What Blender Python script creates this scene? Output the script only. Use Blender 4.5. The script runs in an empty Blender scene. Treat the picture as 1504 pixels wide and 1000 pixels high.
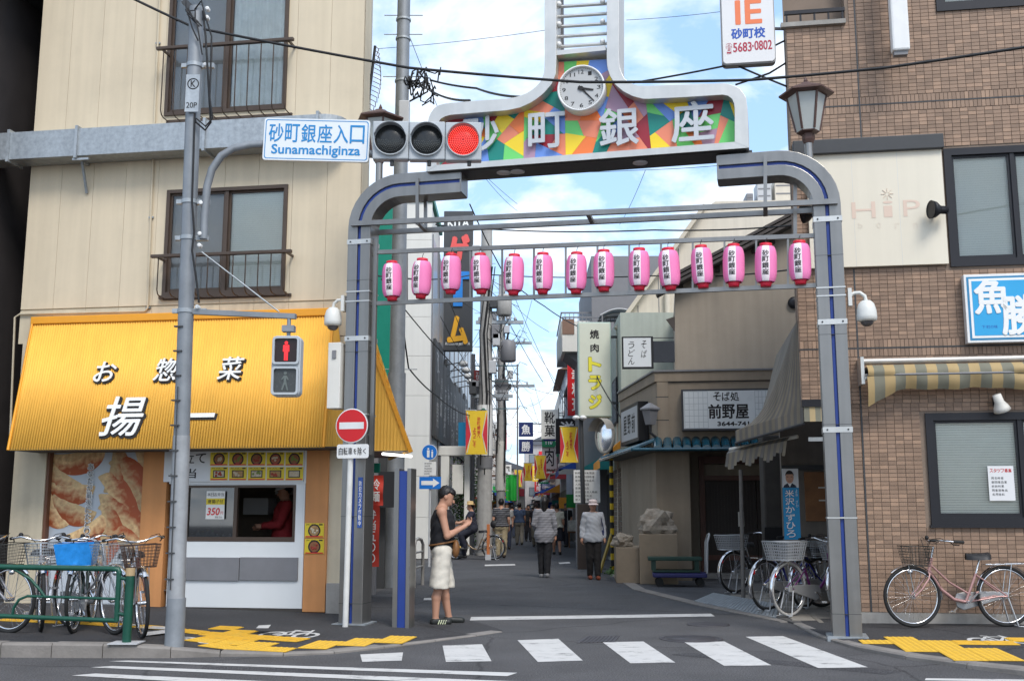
import bpy, bmesh, math, random
import numpy as np
from mathutils import Vector, Matrix
R = math.radians
scn = bpy.context.scene
COL = scn.collection
random.seed(7)

# ------------------------------------------------------------------ camera, sky, sun, exposure
F_PX, PITCH, CAM_H = 1565.0, R(9.1), 1.36
cd = bpy.data.cameras.new('camera'); cam = bpy.data.objects.new('camera', cd); COL.objects.link(cam)
cam.location = (0, 0, CAM_H); cam.rotation_euler = (R(90) + PITCH, 0, 0)
cd.sensor_fit = 'HORIZONTAL'; cd.sensor_width = 36; cd.lens = 36 * F_PX / 1504
cd.clip_start = 0.1; cd.clip_end = 3000
scn.camera = cam

SUN_EL, SUN_AZ = 50, 158          # azimuth measured clockwise from +Y: the sun is high, behind the camera to its right
world = bpy.data.worlds.new('World'); scn.world = world; world.use_nodes = True
wn, wl = world.node_tree.nodes, world.node_tree.links
wn.clear()
w_out = wn.new('ShaderNodeOutputWorld'); w_bg = wn.new('ShaderNodeBackground')
w_bg.inputs[1].default_value = 0.115
sky = wn.new('ShaderNodeTexSky'); sky.sky_type = 'NISHITA'; sky.sun_disc = False
sky.sun_elevation = R(SUN_EL); sky.sun_rotation = R(SUN_AZ); sky.air_density = 1.0; sky.dust_density = 1.6; sky.ozone_density = 1.2
tc = wn.new('ShaderNodeTexCoord'); sep = wn.new('ShaderNodeSeparateXYZ'); wl.new(tc.outputs['Generated'], sep.inputs[0])
def wmath(op, a, b=None):
    n = wn.new('ShaderNodeMath'); n.operation = op
    for i, v in enumerate((a, b)):
        if v is None: continue
        if isinstance(v, (int, float)): n.inputs[i].default_value = v
        else: wl.new(v, n.inputs[i])
    return n.outputs[0]
zc = wmath('ADD', wmath('MAXIMUM', sep.outputs[2], 0.0), 0.22)
cmb = wn.new('ShaderNodeCombineXYZ')
wl.new(wmath('DIVIDE', sep.outputs[0], zc), cmb.inputs[0]); wl.new(wmath('DIVIDE', sep.outputs[1], zc), cmb.inputs[1])
cn = wn.new('ShaderNodeTexNoise'); cn.inputs['Scale'].default_value = 2.3; cn.inputs['Detail'].default_value = 7; cn.inputs['Roughness'].default_value = 0.6
cn.inputs['Distortion'].default_value = 0.35
wl.new(cmb.outputs[0], cn.inputs['Vector'])
cn2 = wn.new('ShaderNodeTexNoise'); cn2.inputs['Scale'].default_value = 9.0; cn2.inputs['Detail'].default_value = 4
wl.new(cmb.outputs[0], cn2.inputs['Vector'])
cr = wn.new('ShaderNodeValToRGB'); cr.color_ramp.elements[0].position = 0.44; cr.color_ramp.elements[1].position = 0.61
wl.new(wmath('ADD', wmath('MULTIPLY', cn.outputs[0], 0.78), wmath('MULTIPLY', cn2.outputs[0], 0.22)), cr.inputs[0])
cmix = wn.new('ShaderNodeMix'); cmix.data_type = 'RGBA'
wl.new(wmath('MULTIPLY', cr.outputs[0], 0.93), cmix.inputs[0])
veil = wn.new('ShaderNodeMix'); veil.data_type = 'RGBA'; veil.inputs[0].default_value = 0.42   # thin high haze over the blue
wl.new(sky.outputs[0], veil.inputs[6]); veil.inputs[7].default_value = (3.1, 5.0, 7.6, 1)
wl.new(veil.outputs[2], cmix.inputs[6]); cmix.inputs[7].default_value = (6.3, 6.4, 6.55, 1)
wl.new(cmix.outputs[2], w_bg.inputs[0]); wl.new(w_bg.outputs[0], w_out.inputs[0])

sl = bpy.data.lights.new('sun', 'SUN'); sl.energy = 1.2; sl.angle = R(20); sl.color = (1, 0.95, 0.88)
so = bpy.data.objects.new('sun', sl); COL.objects.link(so)
sd = Vector((math.sin(R(SUN_AZ)) * math.cos(R(SUN_EL)), math.cos(R(SUN_AZ)) * math.cos(R(SUN_EL)), math.sin(R(SUN_EL))))
so.rotation_euler = (-sd).to_track_quat('-Z', 'Y').to_euler(); so.location = (6, -10, 20)
vs = scn.view_settings
vs.view_transform = 'Standard'; vs.look = 'None'; vs.gamma = 1; vs.exposure = 1.0; vs.use_curve_mapping = False
scn.cycles.max_bounces = 6; scn.cycles.diffuse_bounces = 4; scn.cycles.glossy_bounces = 3; scn.cycles.transmission_bounces = 4
scn.cycles.use_denoising = True

# ------------------------------------------------------------------ survey helpers: where a sight line meets the ground or a facade
_c, _s = math.cos(PITCH), math.sin(PITCH)
def ray(px, py):
    x = (px - 752) / F_PX; y = (500 - py) / F_PX
    return (x, _c - _s * y, _s + _c * y)
def G(px, py, z=0.0):
    d = ray(px, py); t = (z - CAM_H) / d[2]
    return (d[0] * t, d[1] * t, z)
def D(px, py, Y):
    d = ray(px, py); t = Y / d[1]
    return (d[0] * t, Y, CAM_H + d[2] * t)
class Frame:
    """a wall's own axes: x along it to the right, y into it (away from the road), z up"""
    def __init__(s, o, deg):
        s.o = Vector((o[0], o[1], 0)); s.a = R(deg)
        s.u = (math.cos(s.a), -math.sin(s.a)); s.n = (math.sin(s.a), math.cos(s.a))
    def p(s, px, py, v=0.0):
        d = ray(px, py)
        k = s.n[0] * s.o[0] + s.n[1] * s.o[1] + v
        t = k / (s.n[0] * d[0] + s.n[1] * d[1])
        X, Y = d[0] * t, d[1] * t
        return ((X - s.o[0]) * s.u[0] + (Y - s.o[1]) * s.u[1], CAM_H + d[2] * t)
    def q(s, px, py, v=0.0):
        u, z = s.p(px, py, v); return Vector((u, v, z))
    def w(s, u, v, z=0):
        return Vector((s.o[0] + u * s.u[0] + v * s.n[0], s.o[1] + u * s.u[1] + v * s.n[1], z))
    def l(s, P):
        dx, dy = P[0] - s.o[0], P[1] - s.o[1]
        return Vector((dx * s.u[0] + dy * s.u[1], dx * s.n[0] + dy * s.n[1], P[2] if len(P) > 2 else 0))
FL = Frame(G(517, 906), 9)        # beige building
FG = Frame(G(521, 916, 0.03), 13.5)  # arch
FR = Frame(G(1265, 920), 9)       # brown tiled building
FS = Frame((2.95, 21.6), 8)        # noodle restaurant
FST = Frame((0, 0), -0.66)        # along the shopping street: y runs down the street

# ------------------------------------------------------------------ materials
MATS = {}
def mat(name, col, rough=0.6, metal=0.0, var=0.12, scale=3.0, bump=0.0, bscale=60.0, spec=0.4, streak=0.0, isl=0.0, alpha=None, emit=None, es=0.0, trans=0.0, dirt=0.0, coat=0.0):
    if name in MATS: return MATS[name]
    m = bpy.data.materials.new(name); m.use_nodes = True
    nt = m.node_tree; N = nt.nodes; L = nt.links; b = N['Principled BSDF']
    c = tuple(col) + (1,)
    b.inputs['Roughness'].default_value = rough; b.inputs['Metallic'].default_value = metal
    b.inputs['Specular IOR Level'].default_value = spec
    if coat: b.inputs['Coat Weight'].default_value = coat
    if trans: b.inputs['Transmission Weight'].default_value = trans
    if emit: b.inputs['Emission Color'].default_value = tuple(emit) + (1,); b.inputs['Emission Strength'].default_value = es
    if alpha is not None: b.inputs['Alpha'].default_value = alpha
    t = N.new('ShaderNodeTexCoord'); cur = None
    rgb = N.new('ShaderNodeRGB'); rgb.outputs[0].default_value = c; cur = rgb.outputs[0]
    def mult(fac_out, lo, hi, src):
        mr = N.new('ShaderNodeMapRange'); mr.inputs[1].default_value = 0.25; mr.inputs[2].default_value = 0.75
        mr.inputs[3].default_value = lo; mr.inputs[4].default_value = hi
        L.new(fac_out, mr.inputs[0])
        mx = N.new('ShaderNodeVectorMath'); mx.operation = 'SCALE'; L.new(src, mx.inputs[0]); L.new(mr.outputs[0], mx.inputs['Scale'])
        return mx.outputs[0]
    if var:
        n = N.new('ShaderNodeTexNoise'); n.inputs['Scale'].default_value = scale; n.inputs['Detail'].default_value = 6; n.inputs['Roughness'].default_value = 0.65
        L.new(t.outputs['Object'], n.inputs['Vector']); cur = mult(n.outputs[0], 1 - var, 1 + var * 0.6, cur)
        rn = N.new('ShaderNodeMapRange'); rn.inputs[3].default_value = max(0, rough - 0.12); rn.inputs[4].default_value = min(1, rough + 0.12)
        L.new(n.outputs[0], rn.inputs[0]); L.new(rn.outputs[0], b.inputs['Roughness'])
    if streak:
        mp = N.new('ShaderNodeMapping'); mp.inputs['Scale'].default_value = (7, 7, 0.35)
        L.new(t.outputs['Object'], mp.inputs[0]); n = N.new('ShaderNodeTexNoise'); n.inputs['Scale'].default_value = 1.0; n.inputs['Detail'].default_value = 5
        L.new(mp.outputs[0], n.inputs['Vector']); cur = mult(n.outputs[0], 1 - streak, 1 + streak * 0.3, cur)
    if dirt:
        n = N.new('ShaderNodeTexNoise'); n.inputs['Scale'].default_value = 1.1; n.inputs['Detail'].default_value = 9; n.inputs['Roughness'].default_value = 0.75
        L.new(t.outputs['Object'], n.inputs['Vector'])
        mr = N.new('ShaderNodeMapRange'); mr.inputs[1].default_value = 0.5; mr.inputs[2].default_value = 0.78; mr.inputs[3].default_value = 0; mr.inputs[4].default_value = dirt
        L.new(n.outputs[0], mr.inputs[0]); mx = N.new('ShaderNodeMix'); mx.data_type = 'RGBA'; L.new(mr.outputs[0], mx.inputs[0]); L.new(cur, mx.inputs[6])
        mx.inputs[7].default_value = (0.09, 0.075, 0.06, 1); cur = mx.outputs[2]
    if isl:
        g = N.new('ShaderNodeNewGeometry'); oi = N.new('ShaderNodeObjectInfo')
        ad = N.new('ShaderNodeMath'); ad.operation = 'ADD'; L.new(g.outputs['Random Per Island'], ad.inputs[0]); L.new(oi.outputs['Random'], ad.inputs[1])
        fr = N.new('ShaderNodeMath'); fr.operation = 'FRACT'; L.new(ad.outputs[0], fr.inputs[0])
        rp = N.new('ShaderNodeValToRGB'); rp.color_ramp.interpolation = 'CONSTANT'
        e = rp.color_ramp.elements; e[0].position = 0; e[0].color = (1 - isl,) * 3 + (1,); e[1].position = 0.3; e[1].color = (1 - isl * .45,) * 3 + (1,)
        x = e.new(0.55); x.color = (1 - isl * .2,) * 3 + (1,)
        x = e.new(0.72); x.color = (1, 1, 1, 1)
        x = e.new(0.85); x.color = (1 + isl * .75, 1 + isl * .7, 1 + isl * .62, 1)
        L.new(fr.outputs[0], rp.inputs[0])
        mx = N.new('ShaderNodeVectorMath'); mx.operation = 'MULTIPLY'; L.new(cur, mx.inputs[0]); L.new(rp.outputs[0], mx.inputs[1]); cur = mx.outputs[0]
    L.new(cur, b.inputs['Base Color'])
    if bump:
        n = N.new('ShaderNodeTexNoise'); n.inputs['Scale'].default_value = bscale; n.inputs['Detail'].default_value = 4
        L.new(t.outputs['Object'], n.inputs['Vector']); bp = N.new('ShaderNodeBump'); bp.inputs['Strength'].default_value = bump; bp.inputs['Distance'].default_value = 0.01
        L.new(n.outputs[0], bp.inputs['Height']); L.new(bp.outputs[0], b.inputs['Normal'])
    MATS[name] = m; return m

def stripes(name, c1, c2, period, axis=0, duty=0.5, rough=0.8):
    if name in MATS: return MATS[name]
    m = mat(name, c1, rough, var=0.15, scale=4); nt = m.node_tree; N = nt.nodes; L = nt.links; b = N['Principled BSDF']
    src = b.inputs['Base Color'].links[0].from_socket
    t = N.new('ShaderNodeTexCoord'); s = N.new('ShaderNodeSeparateXYZ'); L.new(t.outputs['Object'], s.inputs[0])
    d = N.new('ShaderNodeMath'); d.operation = 'DIVIDE'; d.inputs[1].default_value = period; L.new(s.outputs[axis], d.inputs[0])
    fr = N.new('ShaderNodeMath'); fr.operation = 'FRACT'; L.new(d.outputs[0], fr.inputs[0])
    ab = N.new('ShaderNodeMath'); ab.operation = 'GREATER_THAN'; ab.inputs[1].default_value = duty; L.new(fr.outputs[0], ab.inputs[0])
    mx = N.new('ShaderNodeMix'); mx.data_type = 'RGBA'; L.new(ab.outputs[0], mx.inputs[0]); L.new(src, mx.inputs[6]); mx.inputs[7].default_value = tuple(c2) + (1,)
    L.new(mx.outputs[2], b.inputs['Base Color']); return m

def glassmat(name, tint=(0.75, 0.85, 0.85), rough=0.02, alpha=0.35):
    """window glass: part mirror, part clear"""
    if name in MATS: return MATS[name]
    m = bpy.data.materials.new(name); m.use_nodes = True; N = m.node_tree.nodes; L = m.node_tree.links; N.clear()
    o = N.new('ShaderNodeOutputMaterial'); mx = N.new('ShaderNodeMixShader'); g = N.new('ShaderNodeBsdfGlossy'); tr = N.new('ShaderNodeBsdfTransparent')
    g.inputs['Roughness'].default_value = rough; g.inputs['Color'].default_value = (1, 1, 1, 1); tr.inputs['Color'].default_value = tuple(tint) + (1,)
    fr = N.new('ShaderNodeFresnel'); fr.inputs[0].default_value = 1.38
    ad = N.new('ShaderNodeMath'); ad.operation = 'ADD'; ad.inputs[1].default_value = alpha; ad.use_clamp = True; L.new(fr.outputs[0], ad.inputs[0])
    L.new(ad.outputs[0], mx.inputs[0]); L.new(tr.outputs[0], mx.inputs[1]); L.new(g.outputs[0], mx.inputs[2]); L.new(mx.outputs[0], o.inputs[0])
    MATS[name] = m; return m

# ------------------------------------------------------------------ mesh builder
class MB:
    def __init__(s): s.v = []; s.f = []; s.mi = []; s.sm = []; s.cur = 0
    def add(s, vs, fs, smooth=False):
        o = len(s.v); s.v += [tuple(v) for v in vs]
        for f in fs: s.f.append(tuple(i + o for i in f)); s.mi.append(s.cur); s.sm.append(smooth)
        return s
    def box(s, x0, x1, y0, y1, z0, z1):
        if x0 > x1: x0, x1 = x1, x0
        if y0 > y1: y0, y1 = y1, y0
        if z0 > z1: z0, z1 = z1, z0
        return s.add([(x0,y0,z0),(x1,y0,z0),(x1,y1,z0),(x0,y1,z0),(x0,y0,z1),(x1,y0,z1),(x1,y1,z1),(x0,y1,z1)],
              [(3,2,1,0),(4,5,6,7),(0,1,5,4),(1,2,6,5),(2,3,7,6),(3,0,4,7)])
    def bar(s, a, b, w, h=None, up=(0,0,1)):
        """rectangular bar from a to b"""
        a, b = Vector(a), Vector(b); h = w if h is None else h
        d = (b - a).normalized(); up = Vector(up)
        if abs(d.dot(up)) > 0.98: up = Vector((0, 1, 0))
        x = d.cross(up).normalized() * w / 2; y = x.cross(d).normalized() * h / 2
        vs = [p + sx * x + sy * y for p in (a, b) for sx, sy in ((-1,-1),(1,-1),(1,1),(-1,1))]
        return s.add(vs, [(0,1,2,3),(7,6,5,4),(0,4,5,1),(1,5,6,2),(2,6,7,3),(3,7,4,0)])
    def prism(s, poly, y0, y1, plane='xz'):
        n = len(poly)
        if plane == 'xz': f = lambda p, t: (p[0], t, p[1])
        elif plane == 'yz': f = lambda p, t: (t, p[0], p[1])
        else: f = lambda p, t: (p[0], p[1], t)
        vs = [f(p, y0) for p in poly] + [f(p, y1) for p in poly]
        return s.add(vs, [tuple(range(n)), tuple(range(2*n-1, n-1, -1))] + [(i, n+i, n+(i+1) % n, (i+1) % n) for i in range(n)])
    def cyl(s, a, b, r, r2=None, n=12, caps=True):
        a, b = Vector(a), Vector(b); r2 = r if r2 is None else r2
        d = (b - a).normalized(); up = Vector((0,0,1)) if abs(d.z) < .95 else Vector((1,0,0))
        x = d.cross(up).normalized(); y = x.cross(d)
        vs = []
        for p, rr in ((a, r), (b, r2)):
            for i in range(n):
                t = 2 * math.pi * i / n; vs.append(p + x * (math.cos(t) * rr) + y * (math.sin(t) * rr))
        s.add(vs, [(i, (i+1) % n, n+(i+1) % n, n+i) for i in range(n)], True)
        if caps: s.add(vs[:n], [tuple(range(n-1, -1, -1))]); s.add(vs[n:], [tuple(range(n))])
        return s
    def tube(s, pts, r, n=6, closed=False, caps=True):
        P = [Vector(p) for p in pts]; m = len(P)
        rr = r if isinstance(r, (list, tuple)) else [r] * m
        vs = []; x = None
        for i, p in enumerate(P):
            if closed: d = (P[(i+1) % m] - P[i-1])
            else: d = P[min(i+1, m-1)] - P[max(i-1, 0)]
            d = d.normalized() if d.length > 1e-9 else Vector((0,0,1))
            if x is None:
                up = Vector((0,0,1)) if abs(d.z) < .9 else Vector((1,0,0)); x = d.cross(up).normalized()
            else:
                x = (x - d * x.dot(d)); x = x.normalized() if x.length > 1e-6 else d.orthogonal().normalized()
            y = d.cross(x)
            for k in range(n):
                t = 2 * math.pi * k / n; vs.append(p + x * (math.cos(t) * rr[i]) + y * (math.sin(t) * rr[i]))
        fs = []
        for i in range(m if closed else m - 1):
            j = (i + 1) % m
            for k in range(n): fs.append((i*n+k, i*n+(k+1) % n, j*n+(k+1) % n, j*n+k))
        s.add(vs, fs, True)
        if caps and not closed:
            s.add(vs[:n], [tuple(range(n-1, -1, -1))]); s.add(vs[-n:], [tuple(range(n))])
        return s
    def lathe(s, prof, c=(0,0,0), n=20, smooth=True, axis='z'):
        vs = []
        for r, z in prof:
            for i in range(n):
                t = 2 * math.pi * i / n
                p = (math.cos(t) * r, math.sin(t) * r, z)
                if axis == 'y': p = (p[0], p[2], p[1])
                elif axis == 'x': p = (p[2], p[0], p[1])
                vs.append((c[0]+p[0], c[1]+p[1], c[2]+p[2]))
        fs = [(j*n+i, j*n+(i+1) % n, (j+1)*n+(i+1) % n, (j+1)*n+i) for j in range(len(prof)-1) for i in range(n)]
        s.add(vs, fs, smooth)
        s.add(vs[:n], [tuple(range(n-1, -1, -1))]); s.add(vs[-n:], [tuple(range(n))]); return s
    def ball(s, c, r, n=10, sq=(1,1,1)):
        m = max(4, n // 2 + 1); vs = []; 
        for j in range(m + 1):
            a = math.pi * j / m
            for i in range(n):
                t = 2 * math.pi * i / n
                vs.append((c[0]+r*sq[0]*math.sin(a)*math.cos(t), c[1]+r*sq[1]*math.sin(a)*math.sin(t), c[2]+r*sq[2]*math.cos(a)))
        return s.add(vs, [(j*n+i, (j+1)*n+i, (j+1)*n+(i+1) % n, j*n+(i+1) % n) for j in range(m) for i in range(n)], True)
    def mesh(s, name, mats):
        me = bpy.data.meshes.new(name); me.from_pydata(s.v, [], s.f)
        mats = mats if isinstance(mats, (list, tuple)) else [mats]
        for m in mats: me.materials.append(m)
        me.polygons.foreach_set('material_index', s.mi); me.polygons.foreach_set('use_smooth', s.sm)
        me.update(); bm = bmesh.new(); bm.from_mesh(me); bmesh.ops.recalc_face_normals(bm, faces=bm.faces); bm.to_mesh(me); bm.free()
        return me
    def build(s, name, mats, parent=None, loc=None, rot=None, bevel=0, seg=2):
        return link(name, s.mesh(name, mats), parent, loc, rot, bevel, seg)
def link(name, me, parent=None, loc=None, rot=None, bevel=0, seg=2):
    o = bpy.data.objects.new(name, me); COL.objects.link(o)
    if parent: o.parent = parent
    if loc is not None: o.location = loc
    if rot is not None: o.rotation_euler = rot if isinstance(rot, (tuple, list)) else (0, 0, rot)
    if bevel:
        b = o.modifiers.new('bevel', 'BEVEL'); b.width = bevel; b.segments = seg; b.limit_method = 'ANGLE'; b.angle_limit = R(40); b.harden_normals = False
    return o
def tag(o, label, cat, group=None):
    o['label'] = label; o['category'] = cat
    if group: o['group'] = group
    return o
def struct(o, kind='structure'): o['kind'] = kind; return o
def thing(name, label, cat, loc=(0,0,0), rotz=0, group=None):
    o = bpy.data.objects.new(name, None); COL.objects.link(o); o.empty_display_size = 0.2
    o.location = loc; o.rotation_euler = (0, 0, rotz); return tag(o, label, cat, group)
def fthing(fr, name, label, cat, group=None):
    """a thing whose axes are those of a wall"""
    return thing(name, label, cat, fr.o, -fr.a, group)

# ------------------------------------------------------------------ lettering
_G = {}
def glyph(body, bold=0.0, extr=0.0):
    k = (body, bold, extr)
    if k in _G: return _G[k]
    cu = bpy.data.curves.new('glyph', 'FONT'); cu.body = body; cu.size = 1; cu.offset = bold; cu.extrude = extr; cu.resolution_u = 3; cu.fill_mode = 'BOTH' if extr else 'FRONT'
    ob = bpy.data.objects.new('glyph', cu); me = bpy.data.meshes.new_from_object(ob)
    n = len(me.vertices); v = np.empty(n * 3); me.vertices.foreach_get('co', v); v = v.reshape(-1, 3)
    f = [tuple(p.vertices) for p in me.polygons]
    bpy.data.objects.remove(ob); bpy.data.curves.remove(cu); bpy.data.meshes.remove(me)
    _G[k] = (v, f); return _G[k]
def put(mb, body, cx, cz, w, h, y=0.0, bold=0.0, extr=0.0, shear=0.0):
    """set a word into a box of w x h centred at (cx, y, cz), facing -y; weight comes from overprinting the outline"""
    v, f = glyph(body, 0.0, 0.001 if extr else 0.0)
    if len(v) == 0: return mb
    lo, hi = v.min(0), v.max(0); sz = np.maximum(hi - lo, 1e-6); c = (lo + hi) / 2
    e = bold * .62 * min(w, h) / (1 if len(body) < 3 else .6)
    sx, sy = (w - 2 * e) / sz[0], (h - 2 * e) / sz[1]
    x = (v[:, 0] - c[0]) * sx; z = (v[:, 1] - c[1]) * sy; d = v[:, 2]
    x = x + shear * z
    offs = [(0, 0)] if bold <= 0 else [(e, 0), (-e, 0), (0, e), (0, -e), (e*.7, e*.7), (-e*.7, -e*.7), (e*.7, -e*.7), (-e*.7, e*.7)] if bold > .015 else [(e, 0), (-e, 0)]
    for k, (ox, oz) in enumerate(offs):
        t = (np.where(d > 0, -extr - .00025 * k, 0.0) if extr else np.zeros(len(v)) - .00015 * k)
        mb.add(np.stack([cx + x + ox, y + t, cz + z + oz], 1).tolist(), f)
    return mb
def column(mb, body, cx, ztop, zbot, w, y=0.0, bold=0.02, extr=0.0, gap=0.1, shear=0.0):
    n = len(body); ch = (ztop - zbot) / n
    for i, c in enumerate(body):
        if c in ' 　': continue
        hh = ch * (1 - gap); ww = w
        if c in 'ょっゃゅ': hh *= .7; ww *= .7
        if c in 'ーl|': ww *= .18
        put(mb, c, cx, ztop - (i + .5) * ch, ww, hh, y, bold, extr, shear)
    return mb
def row(mb, body, x0, x1, cz, h, y=0.0, bold=0.02, extr=0.0, gap=0.12, shear=0.0):
    n = len(body); cw = (x1 - x0) / n
    for i, c in enumerate(body):
        if c in ' 　': continue
        hh = h; ww = cw * (1 - gap)
        if c == '一': hh = h * .13
        if c in 'をくへ': hh = h * .72; ww *= .75
        put(mb, c, x0 + (i + .5) * cw, cz, ww, hh, y, bold, extr, shear)
    return mb
def scatter_text(mb, x0, x1, z0, z1, y, rows, seed=0, ch='品目名前入時営業用意無料'):
    r = random.Random(seed); hh = (z1 - z0) / rows
    for i in range(rows):
        n = max(2, int((x1 - x0) / (hh * .75) * r.uniform(.6, .98)))
        w = hh * .75
        for k in range(n): put(mb, r.choice(ch), x0 + (k + .5) * w, z1 - (i + .5) * hh, w * .8, hh * .62, y, 0.01)
    return mb
def catenary(a, b, sag, n=14):
    a, b = Vector(a), Vector(b)
    return [a.lerp(b, i / n) - Vector((0, 0, sag * 4 * (i / n) * (1 - i / n))) for i in range(n + 1)]

# ------------------------------------------------------------------ common materials
M = dict(
 black=mat('black_paint', (.012,.012,.014), .45, var=.2), rubber=mat('rubber', (.018,.018,.018), .75, var=.25),
 white=mat('white_paint', (.78,.78,.76), .45, var=.06, scale=6, streak=.08), offwhite=mat('off_white', (.70,.68,.62), .6, var=.08, streak=.1),
 steel=mat('brushed_steel', (.27,.262,.25), .33, .75, var=.12, scale=2, streak=.2), steel_lt=mat('satin_steel', (.62,.61,.58), .38, .75, var=.15, scale=5, streak=.1),
 chrome=mat('chrome', (.75,.75,.76), .16, 1.0, var=.1, scale=20), galv=mat('galvanised', (.40,.43,.45), .5, .55, var=.3, scale=14, streak=.15),
 galv_pole=mat('galvanised_pole', (.27,.29,.31), .55, .35, var=.22, scale=5, streak=.2), concrete=mat('concrete', (.36,.34,.31), .85, var=.25, scale=4, bump=.3, streak=.2, dirt=.3),
 conc_pole=mat('concrete_pole', (.42,.41,.39), .8, var=.2, scale=6, bump=.15, streak=.25), dgrey=mat('dark_grey', (.05,.052,.055), .5, var=.2),
 mgrey=mat('mid_grey', (.20,.20,.21), .5, var=.12), lgrey=mat('light_grey', (.48,.49,.50), .45, var=.08), brownal=mat('bronze_aluminium', (.085,.06,.045), .45, .3, var=.2),
 blue=mat('blue_stripe', (.02,.05,.24), .4, var=.12), red=mat('red_paint', (.62,.015,.02), .4, var=.1), green=mat('dark_green_paint', (.008,.07,.045), .35, var=.2, scale=8),
 wire=mat('cable', (.012,.012,.013), .6, var=.1), yellow=mat('yellow_print', (.82,.62,.02), .5, var=.06), ink=mat('ink', (.015,.013,.013), .6, var=0), inkw=mat('ink_white', (.82,.82,.8), .5, var=0),
 inkr=mat('ink_red', (.6,.03,.03), .5, var=0), inkb=mat('ink_blue', (.02,.09,.42), .5, var=0), wood=mat('wood', (.20,.10,.05), .6, var=.3, scale=6, streak=.3), glass=glassmat('window_glass', (.93,.94,.93), .02, .0),
 glassd=glassmat('dark_glass', (.35,.4,.42), .03, .10), orange=mat('orange_print', (.80,.17,.02), .5, var=.05),
)
# ------------------------------------------------------------------ ground, pavements, markings
def asphalt(name, col, patch=0.25):
    m = mat(name, col, .85, var=.32, scale=.9, bump=.55, bscale=140, spec=.25, dirt=.12)
    nt = m.node_tree; N = nt.nodes; L = nt.links; b = N['Principled BSDF']; src = b.inputs['Base Color'].links[0].from_socket
    t = N.new('ShaderNodeTexCoord'); n = N.new('ShaderNodeTexNoise'); n.inputs['Scale'].default_value = 70; n.inputs['Detail'].default_value = 2
    L.new(t.outputs['Object'], n.inputs['Vector']); mr = N.new('ShaderNodeMapRange'); mr.inputs[1].default_value = .3; mr.inputs[2].default_value = .7; mr.inputs[3].default_value = .5; mr.inputs[4].default_value = 1.6
    L.new(n.outputs[0], mr.inputs[0]); v = N.new('ShaderNodeVectorMath'); v.operation = 'SCALE'; L.new(src, v.inputs[0]); L.new(mr.outputs[0], v.inputs['Scale'])
    w = N.new('ShaderNodeTexVoronoi'); w.feature = 'DISTANCE_TO_EDGE'; w.inputs['Scale'].default_value = .33; w.inputs['Randomness'].default_value = 1
    nz = N.new('ShaderNodeTexNoise'); nz.inputs['Scale'].default_value = 1.5; nz.inputs['Detail'].default_value = 5; L.new(t.outputs['Object'], nz.inputs['Vector'])
    mx2 = N.new('ShaderNodeMix'); mx2.data_type = 'RGBA'; mx2.inputs[0].default_value = .25; L.new(t.outputs['Object'], mx2.inputs[6]); L.new(nz.outputs['Color'], mx2.inputs[7]); L.new(mx2.outputs[2], w.inputs['Vector'])
    lt = N.new('ShaderNodeMapRange'); lt.inputs[1].default_value = 0; lt.inputs[2].default_value = .006; lt.inputs[3].default_value = .55; lt.inputs[4].default_value = 1; L.new(w.outputs['Distance'], lt.inputs[0])
    v2 = N.new('ShaderNodeVectorMath'); v2.operation = 'SCALE'; L.new(v.outputs[0], v2.inputs[0]); L.new(lt.outputs[0], v2.inputs['Scale'])
    L.new(v2.outputs[0], b.inputs['Base Color']); return m
SXg = lambda x, Y: x + .0115 * Y
A_ROAD = asphalt('road_asphalt', (.088,.086,.088)); A_WALK = asphalt('pavement_asphalt', (.055,.054,.056))
def worn(name, col, amt=.5):
    m = mat(name, col, .7, var=.1, scale=5, bump=.2, bscale=120)
    nt = m.node_tree; N = nt.nodes; L = nt.links; b = N['Principled BSDF']; src = b.inputs['Base Color'].links[0].from_socket
    t = N.new('ShaderNodeTexCoord'); n = N.new('ShaderNodeTexNoise'); n.inputs['Scale'].default_value = 4.5; n.inputs['Detail'].default_value = 10; n.inputs['Roughness'].default_value = .8
    mp = N.new('ShaderNodeMapping'); mp.inputs['Scale'].default_value = (.6, 1.6, 1); L.new(t.outputs['Object'], mp.inputs[0]); L.new(mp.outputs[0], n.inputs['Vector'])
    mr = N.new('ShaderNodeMapRange'); mr.inputs[1].default_value = .54; mr.inputs[2].default_value = .64; mr.inputs[3].default_value = 0; mr.inputs[4].default_value = amt; L.new(n.outputs[0], mr.inputs[0])
    mx = N.new('ShaderNodeMix'); mx.data_type = 'RGBA'; L.new(mr.outputs[0], mx.inputs[0]); L.new(src, mx.inputs[6]); mx.inputs[7].default_value = (.07,.07,.07,1); L.new(mx.outputs[2], b.inputs['Base Color'])
    return m
PAINT = worn('road_paint', (.56,.55,.53), .9); TACT = worn('tactile_yellow', (.70,.42,.04), .35)
KERB = mat('kerb_concrete', (.24,.22,.20), .9, var=.3, scale=3, bump=.4, bscale=50, dirt=.5)

g = MB(); g.add([(-400,-60,0),(400,-60,0),(400,900,0),(-400,900,0)], [(0,1,2,3)])
struct(g.build('ground', A_ROAD))

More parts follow.
